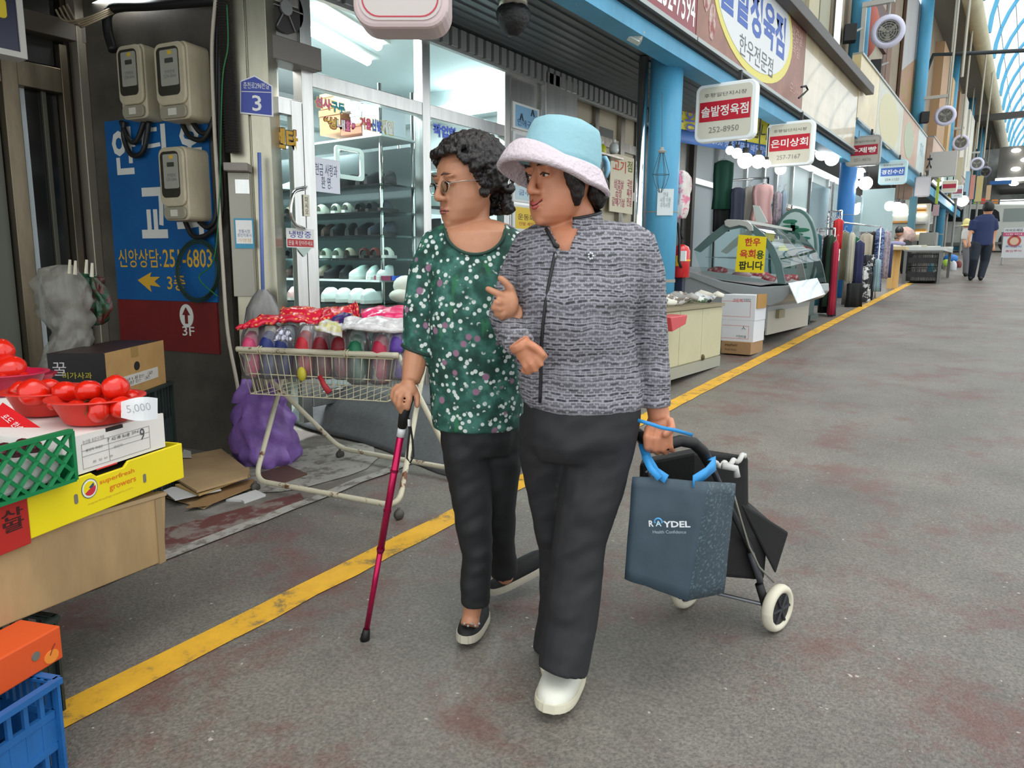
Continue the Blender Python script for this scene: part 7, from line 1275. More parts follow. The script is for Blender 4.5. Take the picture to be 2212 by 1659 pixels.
base = mixc(n, l, rgb(n, l, noise_(26, (1, 1, .3)), [(.62, '000000'), (.68, 'bbbbbb')]), base, '2c7a45')
dots = rgb(n, l, voro(50), [(.3, 'ffffff'), (.38, '000000')]); mask = rgb(n, l, noise_(16, det=2), [(.43, '000000'), (.48, 'ffffff')])
mm = n.new('ShaderNodeMix'); mm.data_type = 'RGBA'; mm.blend_type = 'MULTIPLY'; mm.inputs[0].default_value = 1; l.new(dots, mm.inputs[6]); l.new(mask, mm.inputs[7])
base = mixc(n, l, mm.outputs[2], base, 'cfd8d2'); base = mixc(n, l, rgb(n, l, voro(17), [(.16, 'ffffff'), (.22, '000000')]), base, '8f6a82'); l.new(base, b_.inputs['Base Color'])
TRO = mat('black_trouser_cloth', hexc('1f2023'), .75, var=.12, scale=6, bump=.25, bscale=7); TR2 = mat('black_slacks', hexc('17191b'), .7, var=.15, scale=5, bump=.25, bscale=7)
# ================================================================ woman with the hat
DW = 2.05; G0 = G(1195, 1525)
P1 = thing('person', 'woman in pale blue bucket hat and grey patterned zip top, pulling a shopping trolley', 'person', (G0.x, G0.y+.15, gz(G0.y+.15)))
tor = [(478, 1200, 1318, .05, .01), (487, 1158, 1372, .072, .01), (502, 1134, 1396, .09, .005), (530, 1118, 1404, .11, 0), (560, 1115, 1402, .12, 0), (600, 1114, 1396, .13, -.01), (650, 1114, 1376, .14, -.015), (700, 1113, 1370, .14, -.01), (760, 1116, 1374, .13, 0), (820, 1120, 1384, .13, 0), (860, 1126, 1388, .13, 0), (880, 1145, 1384, .125, 0)]
legL = [(1300, 905, 0, .108), (1294, 960, -.01, .104), (1276, 1060, -.03, .094), (1252, 1165, -.06, .077), (1242, 1250, -.07, .08), (1234, 1340, -.09, .079), (1222, 1430, -.12, .07)]
legR = [(1190, 905, .02, .095), (1182, 980, .03, .085), (1186, 1080, .06, .062), (1200, 1180, .1, .055), (1200, 1290, .14, .05), (1182, 1400, .16, .048)]
armL = [(1345, 520, 0, .058), (1374, 532, 0, .06), (1392, 590, .0, .058), (1400, 690, .02, .052), (1412, 790, .02, .045), (1417, 878, .01, .042)]
armR = [(1180, 520, .01, .055), (1152, 535, .02, .06), (1118, 600, .05, .055), (1092, 685, .05, .05), (1105, 715, -.06, .046), (1122, 742, -.16, .04)]
hf1 = headframe(1214, 387, DW, radians(37), radians(4)); b = MB(); s1 = 1.09
q1 = head(b, hf1, s1, 1.16)
b.tube([q1(0, -.02, -.04), PD(1244, 470, DW+.02), PD(1245, 525, DW+.02)], [.052, .055, .06], 16)
b.rings(row_loft([(y, xl+12, xr-12, ry*.9, dz) for y, xl, xr, ry, dz in tor], DW)); b.ball(PD(1258, 905, DW), (.11, .08, .09), 16, 10)
for A in (armL, armR): p, r = path([(x, y, DW+z, w_*.8) for x, y, z, w_ in A]); b.tube(p, r, 12)
for A in (legL, legR): p, r = path([(x, y, DW+z, w_*.75) for x, y, z, w_ in A]); b.tube(p, r, 12)
# right hand: loose fist in front of the zip
dh = DW-.17; b.tube([PD(1119, 738, dh), PD(1128, 752, dh)], [.03, .03], 12); b.ball(PD(1137, 760, dh), (.032, .026, .034), 14, 10)
for pts in ([(1148, 748, 0), (1164, 756, -.015), (1176, 770, -.02), (1165, 779, -.03)], [(1144, 760, -.01), (1160, 775, -.03), (1168, 786, -.03), (1154, 790, -.02)], [(1138, 770, -.01), (1150, 787, -.03), (1157, 797, -.025), (1143, 798, -.01)], [(1130, 775, 0), (1138, 793, -.02), (1144, 803, -.01), (1132, 800, 0)]): chain(b, dh, pts, .0125, .0105)
chain(b, dh, [(1140, 742, -.02), (1156, 750, -.035), (1172, 766, -.035)], .0125, .0095)
# left hand closed on the trolley grip
dl = DW+.01; b.tube([PD(1418, 872, dl), PD(1424, 900, dl)], [.031, .033], 12); b.ball(PD(1425, 918, dl), (.042, .03, .036), 14, 10)
for x, y0 in ((1397, 930), (1414, 934), (1431, 934), (1447, 928)): chain(b, dl, [(x+4, y0-8, -.01), (x-1, y0+14, -.045), (x, y0+36, -.04), (x+6, y0+44, -.01)], .0115, .0095)
chain(b, dl, [(1446, 905, -.02), (1452, 925, -.045), (1436, 938, -.06)], .013, .0105)
obj('body', remesh(b, .0042, 5), SK2, P1, smooth=True)
face_parts(P1, hf1, s1, H('b5524e', .45), H('2c1a14', .8), 2.2)
j = MB(); j.rings(row_loft(tor, DW)); j.rings(row_loft([(488, 1212, 1300, .06, .02), (500, 1200, 1305, .066, .01), (515, 1185, 1325, .075, 0)], DW))
for A in (armL, armR): p, r = path([(x, y, DW+z, w_) for x, y, z, w_ in A]); j.tube(p, r, 14)
j.ball(PD(1300, 640, DW-.08), (.07, .05, .07), 14, 10); j.ball(PD(1175, 640, DW-.08), (.06, .05, .07), 14, 10)
j = remesh(j, .006, 6)
j.v = [v+(HF*.006*noise.noise(V((v.x*9, v.y*9, v.z*16)))+UP*.0)*1.6 for v in j.v]
vq = PD(1212, 500, DW-.1)
def neckcut(c):                                   # open the collar in a narrow V
    dd = c-vq; x = dd.dot(r3); z = dd.z; y = dd.dot(HF)
    if z > .055: return True
    return y < .1 and z > -.05 and abs(x-.01-(.12*max(0, z))) < .012+.46*(z+.05)
j = cut(j, neckcut)
obj('zip_top', j, JK, P1, smooth=True, solid=.003)
zp = []
def onsurf(px, py, mbs, d0):                      # nearest front surface point along a sight line (coarse)
    r = ray(px, py).normalized(); best = None
    for v in mbs.v:
        w_ = v-EV; t = w_.dot(r); e_ = (w_-r*t).length
        if e_ < .0075 and (best is None or t < best): best = t
    return EV+r*((best or (PD(px, py, d0)-EV).length)-.006)
ZB = H('1a1a1d', .5); zpts = [onsurf(x, y, j, DW-.13) for x, y in ((1203, 532), (1196, 560), (1190, 590), (1184, 620), (1177, 660), (1172, 700), (1170, 740), (1168, 780), (1169, 820), (1167, 855), (1165, 885))]
zs_ = []
for i in range(len(zpts)): a, b2_ = max(0, i-1), min(len(zpts), i+2); zs_.append(sum(zpts[a:b2_], V())/(b2_-a))
mb = MB(); mb.tube(zs_, .0045, 6, flat=.6); obj('zip', mb, ZB, P1, smooth=True)
mb = MB(); mb.ball(zs_[0]+V((0, 0, -.008)), (.004, .004, .009), 8, 6); obj('zip_pull', mb, H('8a8a8c', .3, metal=.8), P1)
for k in range(7): 
    a = 2*pi*k/7; cpt = onsurf(1276, 553, j, DW-.13) if k == 0 else cpt; mb = MB(); mb.ball(cpt+(r3*cos(a)+UP*sin(a)*1.3)*.006, .003, 8, 6); obj('emblem_stud', mb, H('d5d8dc', .2, metal=.5), P1)
cn = PD(1250, 480, DW+.005); fd = V((-.1, -1, 0)).normalized(); sd = V((fd.y, -fd.x, 0))
def colr(u, v_):
    a = radians(22)+radians(316)*u; w_ = .072-.006*sin(pi*u)-.006*v_; return cn+(fd*cos(a)+sd*sin(a))*w_+UP*(-.03+.012*(1-cos(a))+(.034+.006*sin(pi*u))*v_)
mb = MB(); mb.grid(colr, 36, 4); cg = obj('collar', mb, JK, P1, smooth=True, solid=.005)
mb = MB(); mb.tube([colr(i/36, 1) for i in range(37)], .0045, 6); obj('collar_trim', mb, ZB, cg, smooth=True)
for tp in (((1203, 533), (1213, 518), (1224, 505), (1236, 492)), ((1201, 533), (1193, 518), (1186, 505), (1180, 494))): mb = MB(); mb.tube([onsurf(x, y, j, DW-.1) for x, y in tp], .0055, 8); obj('neck_edge', mb, ZB, P1, smooth=True)
def trousers(P, legs, hip, m, dref, name='trousers', flare=()):
    t_ = MB(); t_.rings(row_loft(hip, dref))
    for A in legs: p, r = path([(x, y, dref+z, w_) for x, y, z, w_ in A]); t_.tube(p, r, 16)
    t_ = remesh(t_, .007, 5); t_.v = [v+(HF+r3*.4)*(.010*noise.noise(V((v.x*7, v.y*7, v.z*11)))+.007*noise.noise(V((v.x*9+v.z*14, v.y*9, v.z*22-v.x*16)))) for v in t_.v]; obj(name, t_, m, P, smooth=True)
trousers(P1, (legL[:-1]+[(1214, 1450, -.13, .074)], legR), [(862, 1128, 1386, .125, 0), (900, 1128, 1384, .135, 0), (950, 1132, 1376, .135, 0), (985, 1150, 1360, .11, 0)], TRO, DW)
WS = H('dcdccf', .5); WSO = H('cfcab4', .6)
g_ = G(1187, 1560); placed_shoe(P1, 'shoe', WS, WSO, (g_.x-.035, g_.y+.12, gz(g_.y+.12)+.016), .285, .134, .09, .3, radians(-6))
g_ = G(1200, 1440); placed_shoe(P1, 'shoe', WS, WSO, (g_.x, g_.y+.02, gz(g_.y)+.055), .26, .1, .08, .35, radians(18))
# hat
c, lf, fw, up_ = hf1; tl = radians(-15); hfw = fw*cos(tl)-up_*sin(tl); hup = hfw.cross(lf)
def hq(x, y, z): return c+up_*.056*s1+fw*(.004)+lf*.004+(lf*x+hfw*y+hup*z)
HATB = mat('pale_blue_cotton', hexc('8fbcc6'), .8, var=.07, scale=7, bump=.2, bscale=60); HATW = mat('pinkish_fleece', hexc('d6c8ce'), .95, bump=.8, bscale=90)
hat = []
for z, rx, ry in ((-.035, .101, .12), (-.01, .1, .119), (.025, .096, .113), (.058, .09, .105), (.078, .083, .096), (.086, .07, .08), (.09, .03, .035)): hat.append([hq(rx*cos(a), ry*sin(a)-.004, z+.004*noise.noise(V((cos(a)*2, sin(a)*2, z*20)))) for a in [2*pi*k/40 for k in range(40)]])
mb = MB(); mb.rings(hat); ho = obj('bucket_hat', mb, HATB, P1, smooth=True)
def brim(t, ring):                               # ring 0..1 outwards; t angle (0 = her left, pi/2 = front)
    fr_ = max(0, sin(t)); dr = .02+.036*fr_+.012*max(0, -sin(t)); dp = .052-.02*fr_; lift = .030*fr_**2
    rx, ry = .1+dr*ring, .119+dr*ring*1.05; z = -.03-dp*ring+lift*sin(pi*ring)*1.4
    return rx*cos(t), ry*sin(t)-.004, z
for nm, off, mm_ in (('brim_lining', 0, HATW),):
    rr = []
    for i in range(9):
        rg = i/8; rr.append([hq(*brim(2*pi*k/56, rg)) for k in range(56)])
    mb = MB(); mb.rings(rr, cap=False); obj('brim', mb, HATW, ho, smooth=True, solid=.014)
mb = MB(); mb.tube([hq(.102*cos(a), .12*sin(a)-.004, -.028) for a in [2*pi*k/48 for k in range(48)]], .0035, 6, closed=True); obj('hat_seam', mb, HATB, ho, smooth=True)
mb = MB(); mb.rings([[PD(x+7*cos(a), y, DW+.06)+HF*.03*sin(a) for a in [2*pi*k/12 for k in range(12)]] for x, y in ((1304, 340), (1310, 352), (1312, 368), (1306, 384))]); obj('hat_bow', mb, H('8cc0dc', .7), ho, smooth=True)
# hair below the hat
HR = mat('black_hair', hexc('16100e'), .45, var=.4, scale=60, stretch=(1, 1, .15), bump=.6, bscale=90)
h_ = MB(); Q = q1
def hp(x, y, z, rx, ry, rz): h_.ball(Q(x, y, z), (rx*s1, ry*s1, rz*s1), 14, 10, Fr((0, 0, 0), lf, fw))
hp(0, -.03, .03, .082, .085, .07); hp(.045, -.08, -.03, .03, .026, .05); hp(0, -.088, -.03, .06, .028, .055); hp(-.045, -.07, -.03, .03, .03, .05); hp(.055, -.062, -.02, .024, .026, .05)
for k in (1, -1): h_.tube([Q(.072*k, .028, .03), Q(.0735*k, .02, -.01), Q(.07*k, .014, -.045), Q(.065*k, .012, -.07)], [.026*s1, .026*s1, .02*s1, .006*s1], 8); hp(.062*k, .012, .05, .02, .05, .025)
h_ = remesh(h_, .005, 2, (.008, .015)); obj('hair', h_, HR, P1, smooth=True)
# ================================================================ older woman
DO = 2.33; G0 = G(1012, 1385)
P2 = thing('person', 'older woman with curly black hair, glasses and green floral blouse, walking with a cane', 'person', (G0.x, G0.y+.1, gz(G0.y+.1)))
tor2 = [(478, 985, 1075, .05, .02), (488, 960, 1105, .07, .01), (505, 935, 1128, .09, 0), (535, 922, 1140, .11, 0), (600, 920, 1145, .13, -.01), (680, 918, 1142, .135, -.015), (760, 922, 1136, .135, -.01), (840, 930, 1132, .13, 0), (885, 932, 1130, .13, 0), (920, 936, 1126, .125, 0)]
arR2 = [(975, 520, 0, .06), (948, 530, 0, .06), (922, 590, 0, .058), (908, 680, -.01, .056), (906, 755, -.02, .055)]
foR2 = [(900, 750, -.03, .04), (893, 800, -.06, .036), (887, 825, -.08, .029)]
arL2 = [(1120, 520, .02, .055), (1135, 600, .0, .05), (1128, 690, -.12, .042), (1112, 692, -.24, .036)]
lgR2 = [(1005, 915, -.02, .085), (1010, 1000, -.03, .078), (1022, 1110, -.05, .062), (1030, 1200, -.06, .052), (1025, 1305, -.06, .05)]
lgL2 = [(1078, 915, .02, .085), (1076, 1000, .02, .078), (1076, 1100, .06, .06), (1082, 1180, .12, .052), (1090, 1236, .17, .05)]
hf2 = headframe(1010, 399, DO, radians(36), radians(8)); s2 = 1.11; b = MB(); q2 = head(b, hf2, s2, 1.12)
b.tube([q2(0, -.02, -.04), PD(1022, 465, DO+.01), PD(1026, 520, DO+.01)], [.05, .052, .06], 16)
b.rings(row_loft([(y-3, xl+4, xr-4, ry*.96, dz) for y, xl, xr, ry, dz in tor2[:5]]+[(y, xl+14, xr-14, ry*.85, dz) for y, xl, xr, ry, dz in tor2[5:]], DO))
p, r = path([(x, y, DO+z, w_*.75) for x, y, z, w_ in arR2]); b.tube(p, r, 12); p, r = path([(x, y, DO+z, w_) for x, y, z, w_ in foR2]); b.tube(p, r, 12); p, r = path([(x, y, DO+z, w_*.85) for x, y, z, w_ in arL2]); b.tube(p, r, 12)
for A in (lgR2, lgL2): p, r = path([(x, y, DO+z, w_*.72) for x, y, z, w_ in A]); b.tube(p, r, 12)
b.tube([PD(1024, 1295, DO-.06), PD(1018, 1330, DO-.06), PD(1014, 1352, DO-.08)], [.032, .03, .032], 12); b.tube([PD(1090, 1225, DO+.17), PD(1092, 1250, DO+.2)], [.03, .03], 12)
dc = DO-.09; b.ball(PD(880, 843, dc), (.036, .026, .034), 14, 10)            # right hand over the cane grip
for pts in ([(868, 838, -.01), (857, 848, -.03), (855, 866, -.035), (862, 882, -.025)], [(874, 846, -.02), (864, 858, -.045), (862, 876, -.045), (868, 890, -.03)], [(884, 848, -.02), (884, 864, -.04), (880, 880, -.04), (878, 888, -.02)], [(862, 832, .0), (851, 843, -.01), (848, 858, -.02), (854, 868, -.02)]): chain(b, dc, pts, .0115, .0095)
chain(b, dc, [(893, 838, 0), (901, 856, -.01), (901, 876, -.02)], .0125, .0095)
dg2 = DO-.36; b.tube([PD(1112, 692, DO-.24), PD(1106, 675, dg2)], [.034, .03], 12); b.ball(PD(1097, 655, dg2), (.034, .022, .04), 14, 10)   # left hand holding the other arm
for pts in ([(1088, 640, -.01), (1074, 634, -.02), (1062, 628, -.02), (1054, 624, -.015)], [(1084, 652, -.015), (1070, 655, -.035), (1066, 664, -.03), (1074, 670, -.01)], [(1086, 664, -.01), (1074, 670, -.03), (1072, 678, -.02), (1080, 681, 0)], [(1092, 674, -.005), (1082, 681, -.02), (1084, 686, -.01)]): chain(b, dg2, pts, .0115, .009)
chain(b, dg2, [(1108, 640, 0), (1102, 622, -.01), (1092, 610, -.015), (1081, 601, -.015)], .013, .0095)
obj('body', remesh(b, .0042, 5), SK1, P2, smooth=True)
face_parts(P2, hf2, s2, H('9c5a50', .5), H('5a4238', .8), -.3)
j2 = MB(); j2.rings(row_loft(tor2, DO)); p, r = path([(x, y, DO+z, w_) for x, y, z, w_ in arR2]); j2.tube(p, r, 14); j2.ball(p[-1], r[-1], 12, 8); p, r = path([(x, y, DO+z, w_*1.1) for x, y, z, w_ in arL2[:3]]); j2.tube(p, r, 14)
j2.ball(PD(985, 660, DO-.07), (.07, .05, .07), 12, 8); j2.ball(PD(1070, 660, DO-.07), (.07, .05, .07), 12, 8)
j2 = remesh(j2, .006, 6); j2.v = [v+(HF*.7+r3*.3)*.012*noise.noise(V((v.x*8, v.y*8, v.z*5))) for v in j2.v]
nc = PD(1026, 492, DO-.1)
def ncut(c_): d = c_-nc; return (d.z > .03) or (d.dot(HF) < .16 and (d.dot(r3)/.09)**2+(d.z/.078)**2 < 1 and d.z < .06)
j2 = cut(j2, ncut); obj('blouse', j2, BLs, P2, smooth=True, solid=.003)
def onpt(p, mbs): r = (p-EV).normalized(); ts = [(v-EV).dot(r) for v in mbs.v if ((v-EV)-r*(v-EV).dot(r)).length < .01]; return EV+r*(min(ts)-.001) if ts else None
tp_ = [onpt(nc+r3*.092*cos(a)+UP*.08*sin(a), j2) for a in [pi+pi*k/24 for k in range(25)]]; tp_ = [p for p in tp_ if p is not None]; tp_ = [sum(tp_[max(0, i-1):i+2], V())/len(tp_[max(0, i-1):i+2]) for i in range(len(tp_))]
mb = MB(); mb.tube(tp_, .0055, 6); obj('neck_trim', mb, H('1c3f33', .7), P2, smooth=True)
mb = MB(); cu_ = PD(906, 757, DO-.02); mb.tube([cu_+(r3*.054*cos(a)+HF*.054*sin(a)+UP*-.018*cos(a)) for a in [2*pi*k/24 for k in range(24)]], .006, 6, closed=True); obj('cuff', mb, H('14332a', .7), P2, smooth=True)
trousers(P2, (lgR2, lgL2), [(900, 945, 1122, .12, 0), (940, 958, 1118, .12, 0), (975, 970, 1110, .1, 0)], TR2, DO)
SB = H('151618', .7); SW = H('b9b3a2', .6)
g_ = G(1006, 1402); sh_ = placed_shoe(P2, 'shoe', SB, SW, (g_.x-.045, g_.y+.1, gz(g_.y+.1)+.01), .25, .098, .06, .42, radians(-5))
for i in range(5): mb = MB(); mb.ball(PD(1003+i*8, 1347+(i % 2)*5, DO-.115+.003*i), .004, 6, 5); obj('shoe_stud', mb, H('c9ccd0', .2, metal=.6), sh_)
g_ = G(1085, 1300); placed_shoe(P2, 'shoe', SB, SW, (g_.x+.025, g_.y+.08, gz(g_.y+.05)+.065), .25, .092, .06, -.55, radians(18))
# hair: tight black curls
h_ = MB(); c, lf, fw, up_ = hf2; rnd = random.Random(3)
def hb(x, y, z, r_): h_.ball(q2(x, y, z), r_*s2, 8, 6)
h_.ball(q2(0, -.025, .04), (.084*s2, .095*s2, .09*s2), 20, 14, Fr((0, 0, 0), lf, fw))
for i in range(1000):
    a = rnd.uniform(0, 2*pi); z = rnd.uniform(-.75, 1); r_ = math.sqrt(max(0, 1-z*z)); x, y, zz = .094*r_*cos(a), -.02+.106*r_*sin(a), .044+.094*z
    if y > .055 and zz < .092: continue
    if y > .03 and zz < .06: continue
    if y > -.005 and zz < .03: continue
    if zz < -.02 and y > -.03: continue
    hb(x, y, zz, rnd.uniform(.007, .0125))
for k in (1, -1):
    for i in range(26): hb(.08*k+rnd.uniform(-.008, .006), rnd.uniform(-.05, .012), rnd.uniform(-.02, .03), rnd.uniform(.007, .011))
    for i in range(8): hb(.077*k, .008-.02*rnd.random(), -.02-.015*rnd.random(), .009)
for i in range(90): hb(rnd.uniform(-.06, .075), -.088+rnd.uniform(-.022, .02), rnd.uniform(-.085, .0), rnd.uniform(.008, .014))
for i in range(40): a = rnd.uniform(-1, 1); hb(.06*a, .078+.012*rnd.random()-.02*a*a, .083+.016*rnd.random(), rnd.uniform(.007, .011))
h_ = remesh(h_, .0042, 1, (.012, .011)); obj('hair', h_, HR, P2, smooth=True)
# glasses
gl = MB(); FRM = H('b9aba0', .2, metal=.7)
for k in (1, -1): gl.tube([q2(.031*k+.021*cos(a), .098-.006*abs(cos(a)), -.002+.016*sin(a)) for a in [2*pi*i/20 for i in range(20)]], .0009*s2, 5, closed=True); gl.tube([q2(.052*k, .092, .006), q2(.074*k, .06, .008), q2(.08*k, -.005, .006)], .0016*s2, 5)
gl.tube([q2(-.01, .1, .003), q2(0, .103, .005), q2(.01, .1, .003)], .0011*s2, 5); go_ = obj('glasses', gl, FRM, P2, smooth=True, kind='thing')
for k in (1, -1): mb = MB(); mb.ball(q2(.031*k, .096, -.002), (.02*s2, .001*s2, .0155*s2), 16, 6, Fr((0, 0, 0), lf, fw)); obj('lens', mb, GLASS, go_, smooth=True)
# ================================================================ walking cane
ct = G(788, 1382); dct = ct.dot(HF); top = PD(880, 880, dc-.03)
cane = thing('walking_cane', 'metallic pink walking cane with black grip held by the older woman', 'cane', ct)
PNK = mat('metallic_pink', hexc('b8184f'), .25, .6); t0 = ct; tv = (PD(869, 920, dc-.01)-ct)
def cp(t): return ct+tv*t
for nm, a, b_0, r_, m in (('lower_shaft', .05, .45, .0095, PNK), ('upper_shaft', .43, .965, .0115, PNK), ('collar', .955, 1.0, .013, H('d6d6d8', .3))): mb = MB(); mb.tube([cp(a), cp(b_0)], r_, 12); obj(nm, mb, m, cane, smooth=True)
mb = MB(); mb.tube([cp(0), cp(.02), cp(.055)], [.017, .0155, .012], 12); obj('rubber_tip', mb, BLACK, cane, smooth=True)
for t_ in (.44, .62, .8): mb = MB(); mb.tube([cp(t_), cp(t_+.012)], .0135, 12); obj('height_ring', mb, H('8a1040', .3, metal=.5), cane)
mb = MB(); mb.tube([cp(.995), PD(872, 900, dc-.02), PD(878, 875, dc-.03), PD(884, 858, dc-.02), PD(880, 850, dc+.02), PD(868, 848, dc+.05)], [.0145, .016, .0165, .016, .015, .013], 12); obj('grip', mb, BLACK, cane, smooth=True)
mb = MB(); mb.tube([PD(882, 902, dc-.02), PD(885, 930, dc-.01), PD(881, 965, dc), PD(879, 990, dc), PD(886, 1000, dc), PD(893, 985, dc), PD(891, 950, dc), PD(886, 915, dc-.01)], .0035, 6, closed=True); obj('wrist_strap', mb, DARK, cane, smooth=True)
mb = MB(); mb.tube([PD(884, 905, dc-.02), PD(884, 920, dc-.02)], .007, 8); obj('strap_clip', mb, CHROME, cane)
# ================================================================ trolley and tote
wr, wl = G(1676, 1362), G(1480, 1312); dT = wr.dot(HF); ax = (wr-wl); ax.z = 0
tr = thing('shopping_trolley', 'black two-wheeled shopping trolley with cream tyres pulled by the hat woman', 'trolley', (wr+wl)/2)
CT = H('cdc8b4', .6); axn = ax.normalized()
wu = 0.073
for g0, sgn in ((wr, 1), (wl, -1)):
    R_ = .083; c0 = V((g0.x, g0.y, gz(g0.y)+R_)); ww = V((axn.x, axn.y, 0)); ww = (ww*.75+r3*.0-HF*.35).normalized()
    p1_ = ww.cross(UP).normalized(); mb = MB(); rr = []
    for i in range(28): a = 2*pi*i/28; dcc = p1_*cos(a)+UP*sin(a); rr.append([c0+dcc*(R_-.016+.016*cos(t))+ww*.02*sin(t) for t in [2*pi*k/10 for k in range(10)]])
    rr.append(rr[0]); mb.rings(rr, cap=False); tyre = obj('wheel', mb, CT, tr, smooth=True); mb = MB(); mb.tube([c0-ww*.012, c0+ww*.012], R_-.028, 24); obj('hub', mb, H('1c1d20', .5), tyre)
    for k in range(6): a = 2*pi*k/6; mb = MB(); mb.tube([c0+ww*.013, c0+ww*.013+(p1_*cos(a)+UP*sin(a))*(R_-.03)], .006, 6); obj('spoke', mb, H('2c2e32', .4), tyre)
mb = MB(); mb.tube([V((wr.x, wr.y, gz(wr.y)+.083)), V((wl.x, wl.y, gz(wl.y)+.083))], .007, 8); obj('axle', mb, H('8d9094', .3, metal=.7), tr)
TF = H('3a3c40', .35, metal=.5); hd = DW+.0
for pts in ([(1652, 1300, dT), (1640, 1250, dT), (1618, 1180, dT-.02), (1560, 1060, dT-.1), (1536, 1005, DW+.1)], [(1470, 1290, dT+.1), (1440, 1150, dT), (1400, 1020, DW+.16)]): mb = MB(); mb.tube([PD(*p) for p in pts], .0105, 8); obj('frame_tube', mb, TF, tr, smooth=True)
mb = MB(); mb.tube([PD(*p) for p in ((1388, 955, DW+.08), (1378, 935, DW+.04), (1388, 945, DW), (1410, 958, DW-.015), (1440, 960, DW-.02), (1470, 952, DW), (1498, 957, DW+.02), (1518, 975, DW+.05), (1533, 1003, DW+.1))], [.013, .015, .017, .018, .018, .017, .018, .018, .016], 12); obj('handle', mb, BLACK, tr, smooth=True)
BKF = mat('black_canvas', hexc('141414'), .8, bump=.5, bscale=9, var=.3, scale=10)
mb = MB(); U = lambda *p: PD(*p)
mb.rings([[U(1382, 1000, dT-.02), U(1500, 975, dT-.06), U(1616, 985, dT), U(1612, 985, dT+.14), U(1500, 975, dT+.14), U(1385, 990, dT+.14)], [U(1380, 1100, dT-.02), U(1500, 1090, dT-.06), U(1617, 1090, dT), U(1612, 1090, dT+.15), U(1500, 1090, dT+.15), U(1385, 1090, dT+.14)], [U(1400, 1180, dT-.02), U(1540, 1180, dT-.06), U(1660, 1150, dT+.02), U(1640, 1140, dT+.18), U(1500, 1130, dT+.16), U(1400, 1130, dT+.15)], [U(1430, 1235, dT), U(1560, 1245, dT-.04), U(1650, 1255, dT+.02), U(1645, 1235, dT+.18), U(1540, 1220, dT+.16), U(1430, 1210, dT+.14)]]); obj('bag', mb, BKF, tr, smooth=False, bevel=.012)
mb = MB(); mb.hull8([U(1600, 1095, dT-.01), U(1675, 1240, dT), U(1672, 1235, dT+.14), U(1600, 1085, dT+.14), U(1600, 1085, dT-.01), U(1704, 1150, dT+.02), U(1690, 1148, dT+.14), U(1612, 1080, dT+.14)]); obj('bag_flap', mb, BKF, tr, bevel=.01)
mb = MB(); mb.tube([U(1583, 1060, dT-.07), U(1600, 1120, dT-.06), U(1618, 1180, dT-.05), U(1640, 1225, dT-.03), U(1672, 1258, dT-.02)], .0035, 6); obj('elastic_cord', mb, H('7c7a70', .6), tr, smooth=True)
mb = MB(); mb.tube([U(1642, 1255, dT-.01), U(1636, 1235, dT-.015), U(1622, 1195, dT-.03)], .012, 8); obj('strut', mb, H('44464c', .4), tr, smooth=True); mb = MB(); mb.tube([U(1655, 1310, dT-.0), U(1640, 1262, dT-.01)], [.016, .015], 8); obj('leg_bracket', mb, BLACK, tr, smooth=True)
mb = MB(); pts = []
for i in range(26): t_ = i/25; a = t_*22; x = 1545+(1612-1545)*t_; y = 1003-22*t_+ (8*sin(pi*t_)); pts.append(U(x, y, DW+.14+.1*t_)+(UP*cos(a)+HF*sin(a))*.006)
mb.tube(pts, .0085, 8); obj('twisted_white_cord', mb, H('c4c3bf', .7), tr, smooth=True); mb = MB(); mb.tube([U(1560, 1006, DW+.1), U(1590, 1012, DW+.1), U(1592, 1030, DW+.1)], .011, 8); obj('cord_knot', mb, H('bcbcb8', .7), tr, smooth=True)
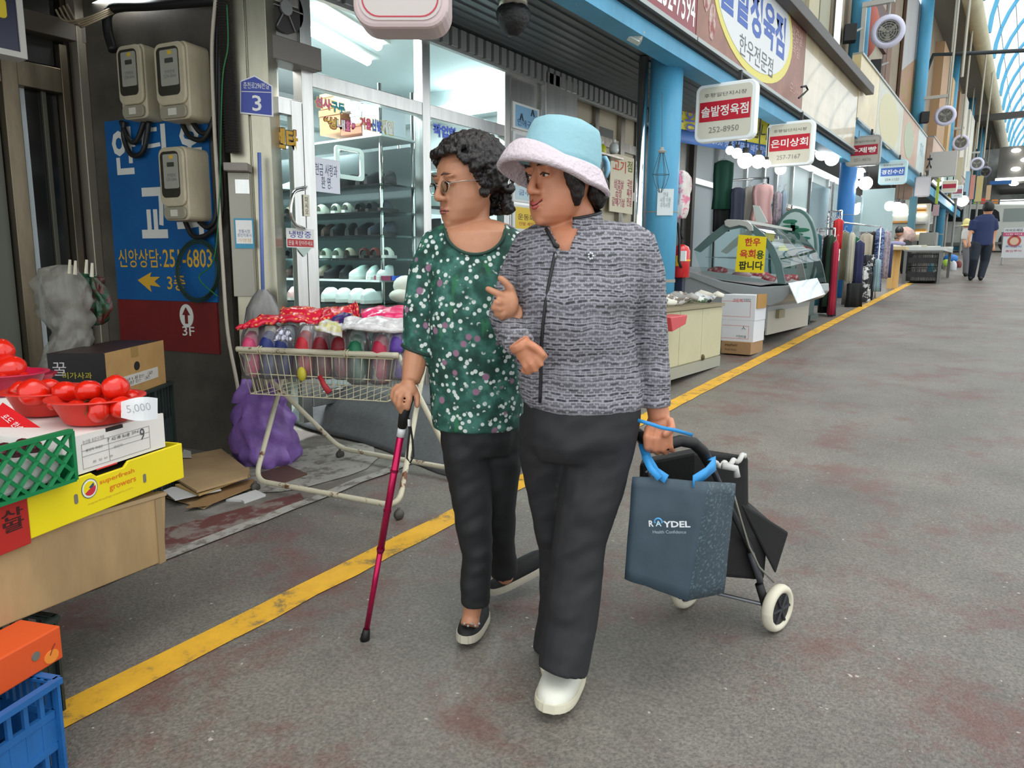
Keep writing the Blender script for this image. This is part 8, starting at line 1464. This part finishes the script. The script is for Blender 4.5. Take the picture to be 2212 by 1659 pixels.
# tote bag
TT = mat('dark_blue_nonwoven', hexc('3a4b57'), .6, var=.12, scale=5, bump=.35, bscale=8); TT2 = mat('printed_tote_side', hexc('34454f'), .55, col2=hexc('5a6c76'), thr=(.55, .6), scale=70, stretch=(1, 1, 2))
dA, dB_ = DW-.06, DW-.12; dCc = DW+.0
tt = thing('tote_bag', 'dark slate tote bag with white lettering and blue straps hung on the trolley', 'bag', U(1480, 1290, dA))
rows_ = []
for v_ in [i/10 for i in range(11)]:
    y0 = (1030+(1250-1030)*v_, 1041+(1297-1041)*v_, 1044+(1280-1044)*v_); x0 = (1367-17*v_, 1530-45*v_, 1588-25*v_); bl = .012*sin(pi*v_); 
    Lp, Mp, Rp = U(x0[0], y0[0], dA), U(x0[1], y0[1], dB_-bl), U(x0[2], y0[2], dCc); Bp = U(x0[2]-10, y0[2]-8*v_, dCc+.05); Lb = U(x0[0]+20, y0[0]-14*v_, dA+.13)
    ring = []
    for A_, B_2, nseg in ((Lp, Mp, 12), (Mp, Rp, 6), (Rp, Bp, 2), (Bp, Lb, 10), (Lb, Lp, 4)):
        for k in range(nseg):
            p = A_.lerp(B_2, k/nseg); p = p-HF*.009*noise.noise(V((k*.35+nseg, v_*4, 2)))*(1-v_*.3)
            ring.append(p)
    rows_.append(ring)
mb = MB(); mb.rings(rows_, cap=False); mb.f.append(list(range(len(mb.v)-34, len(mb.v)))); mb.m.append(0)
for i, f_ in enumerate(mb.f[:-1]):
    if 12 <= (i % 34) < 18: mb.m[i] = 1
obj('bag_body', mb, [TT, TT2], tt, smooth=True, solid=.004)
fr = Fr(U(1445, 1131, dB_-.02), U(1490, 1131, dB_-.032)-U(1400, 1131, dB_-.002), UP)
text('R', fr.at(-.048, .002, .004), .013, .018, H('d5dade'), tt, .03); text('YDEL', fr.at(.021, .0, .004), .073, .018, H('d5dade'), tt, .03); text('A', fr.at(-.028, .002, .004), .016, .016, H('bcd6e6'), tt, .02); text('Health Confidence', fr.at(0, -.022, .004), .09, .009, H('9fb0ba'), tt, .0)
mb = MB(); mb.tube([fr.p(-.028+.010*cos(a), .008+.010*sin(a), .008) for a in [pi*k/8 for k in range(-1, 10)]], .0022, 5); obj('blue_arc', mb, H('4a9fd6'), tt)
SB_ = H('2f8fd0', .6)
def strap(pts, w_=.013, nm='strap'):
    mb = MB(); P_ = [U(*p) for p in pts]; L = []
    for i, p in enumerate(P_): t_ = (P_[min(i+1, len(P_)-1)]-P_[max(i-1, 0)]).normalized(); sd = t_.cross(HF).normalized(); L.append([p-sd*w_, p+sd*w_])
    mb.rings(L, cap=False, closed=False); obj(nm, mb, SB_, tt, smooth=True, solid=.003)
strap([(1440, 1035, DW-.1), (1415, 1018, DW-.06), (1398, 990, DW-.02), (1388, 958, DW+.0)]); strap([(1425, 1034, DW-.1), (1405, 1012, DW-.08), (1392, 985, DW-.04)], .009); strap([(1497, 1040, DW-.12), (1525, 1022, DW-.04), (1542, 1005, DW+.04), (1534, 990, DW+.06)], .017); strap([(1378, 908, DW-.07), (1400, 914, DW-.085), (1430, 924, DW-.09), (1462, 930, DW-.07), (1496, 940, DW-.03)], .005)
bpy.data.objects.remove(_TO); bpy.data.scenes.remove(TS)
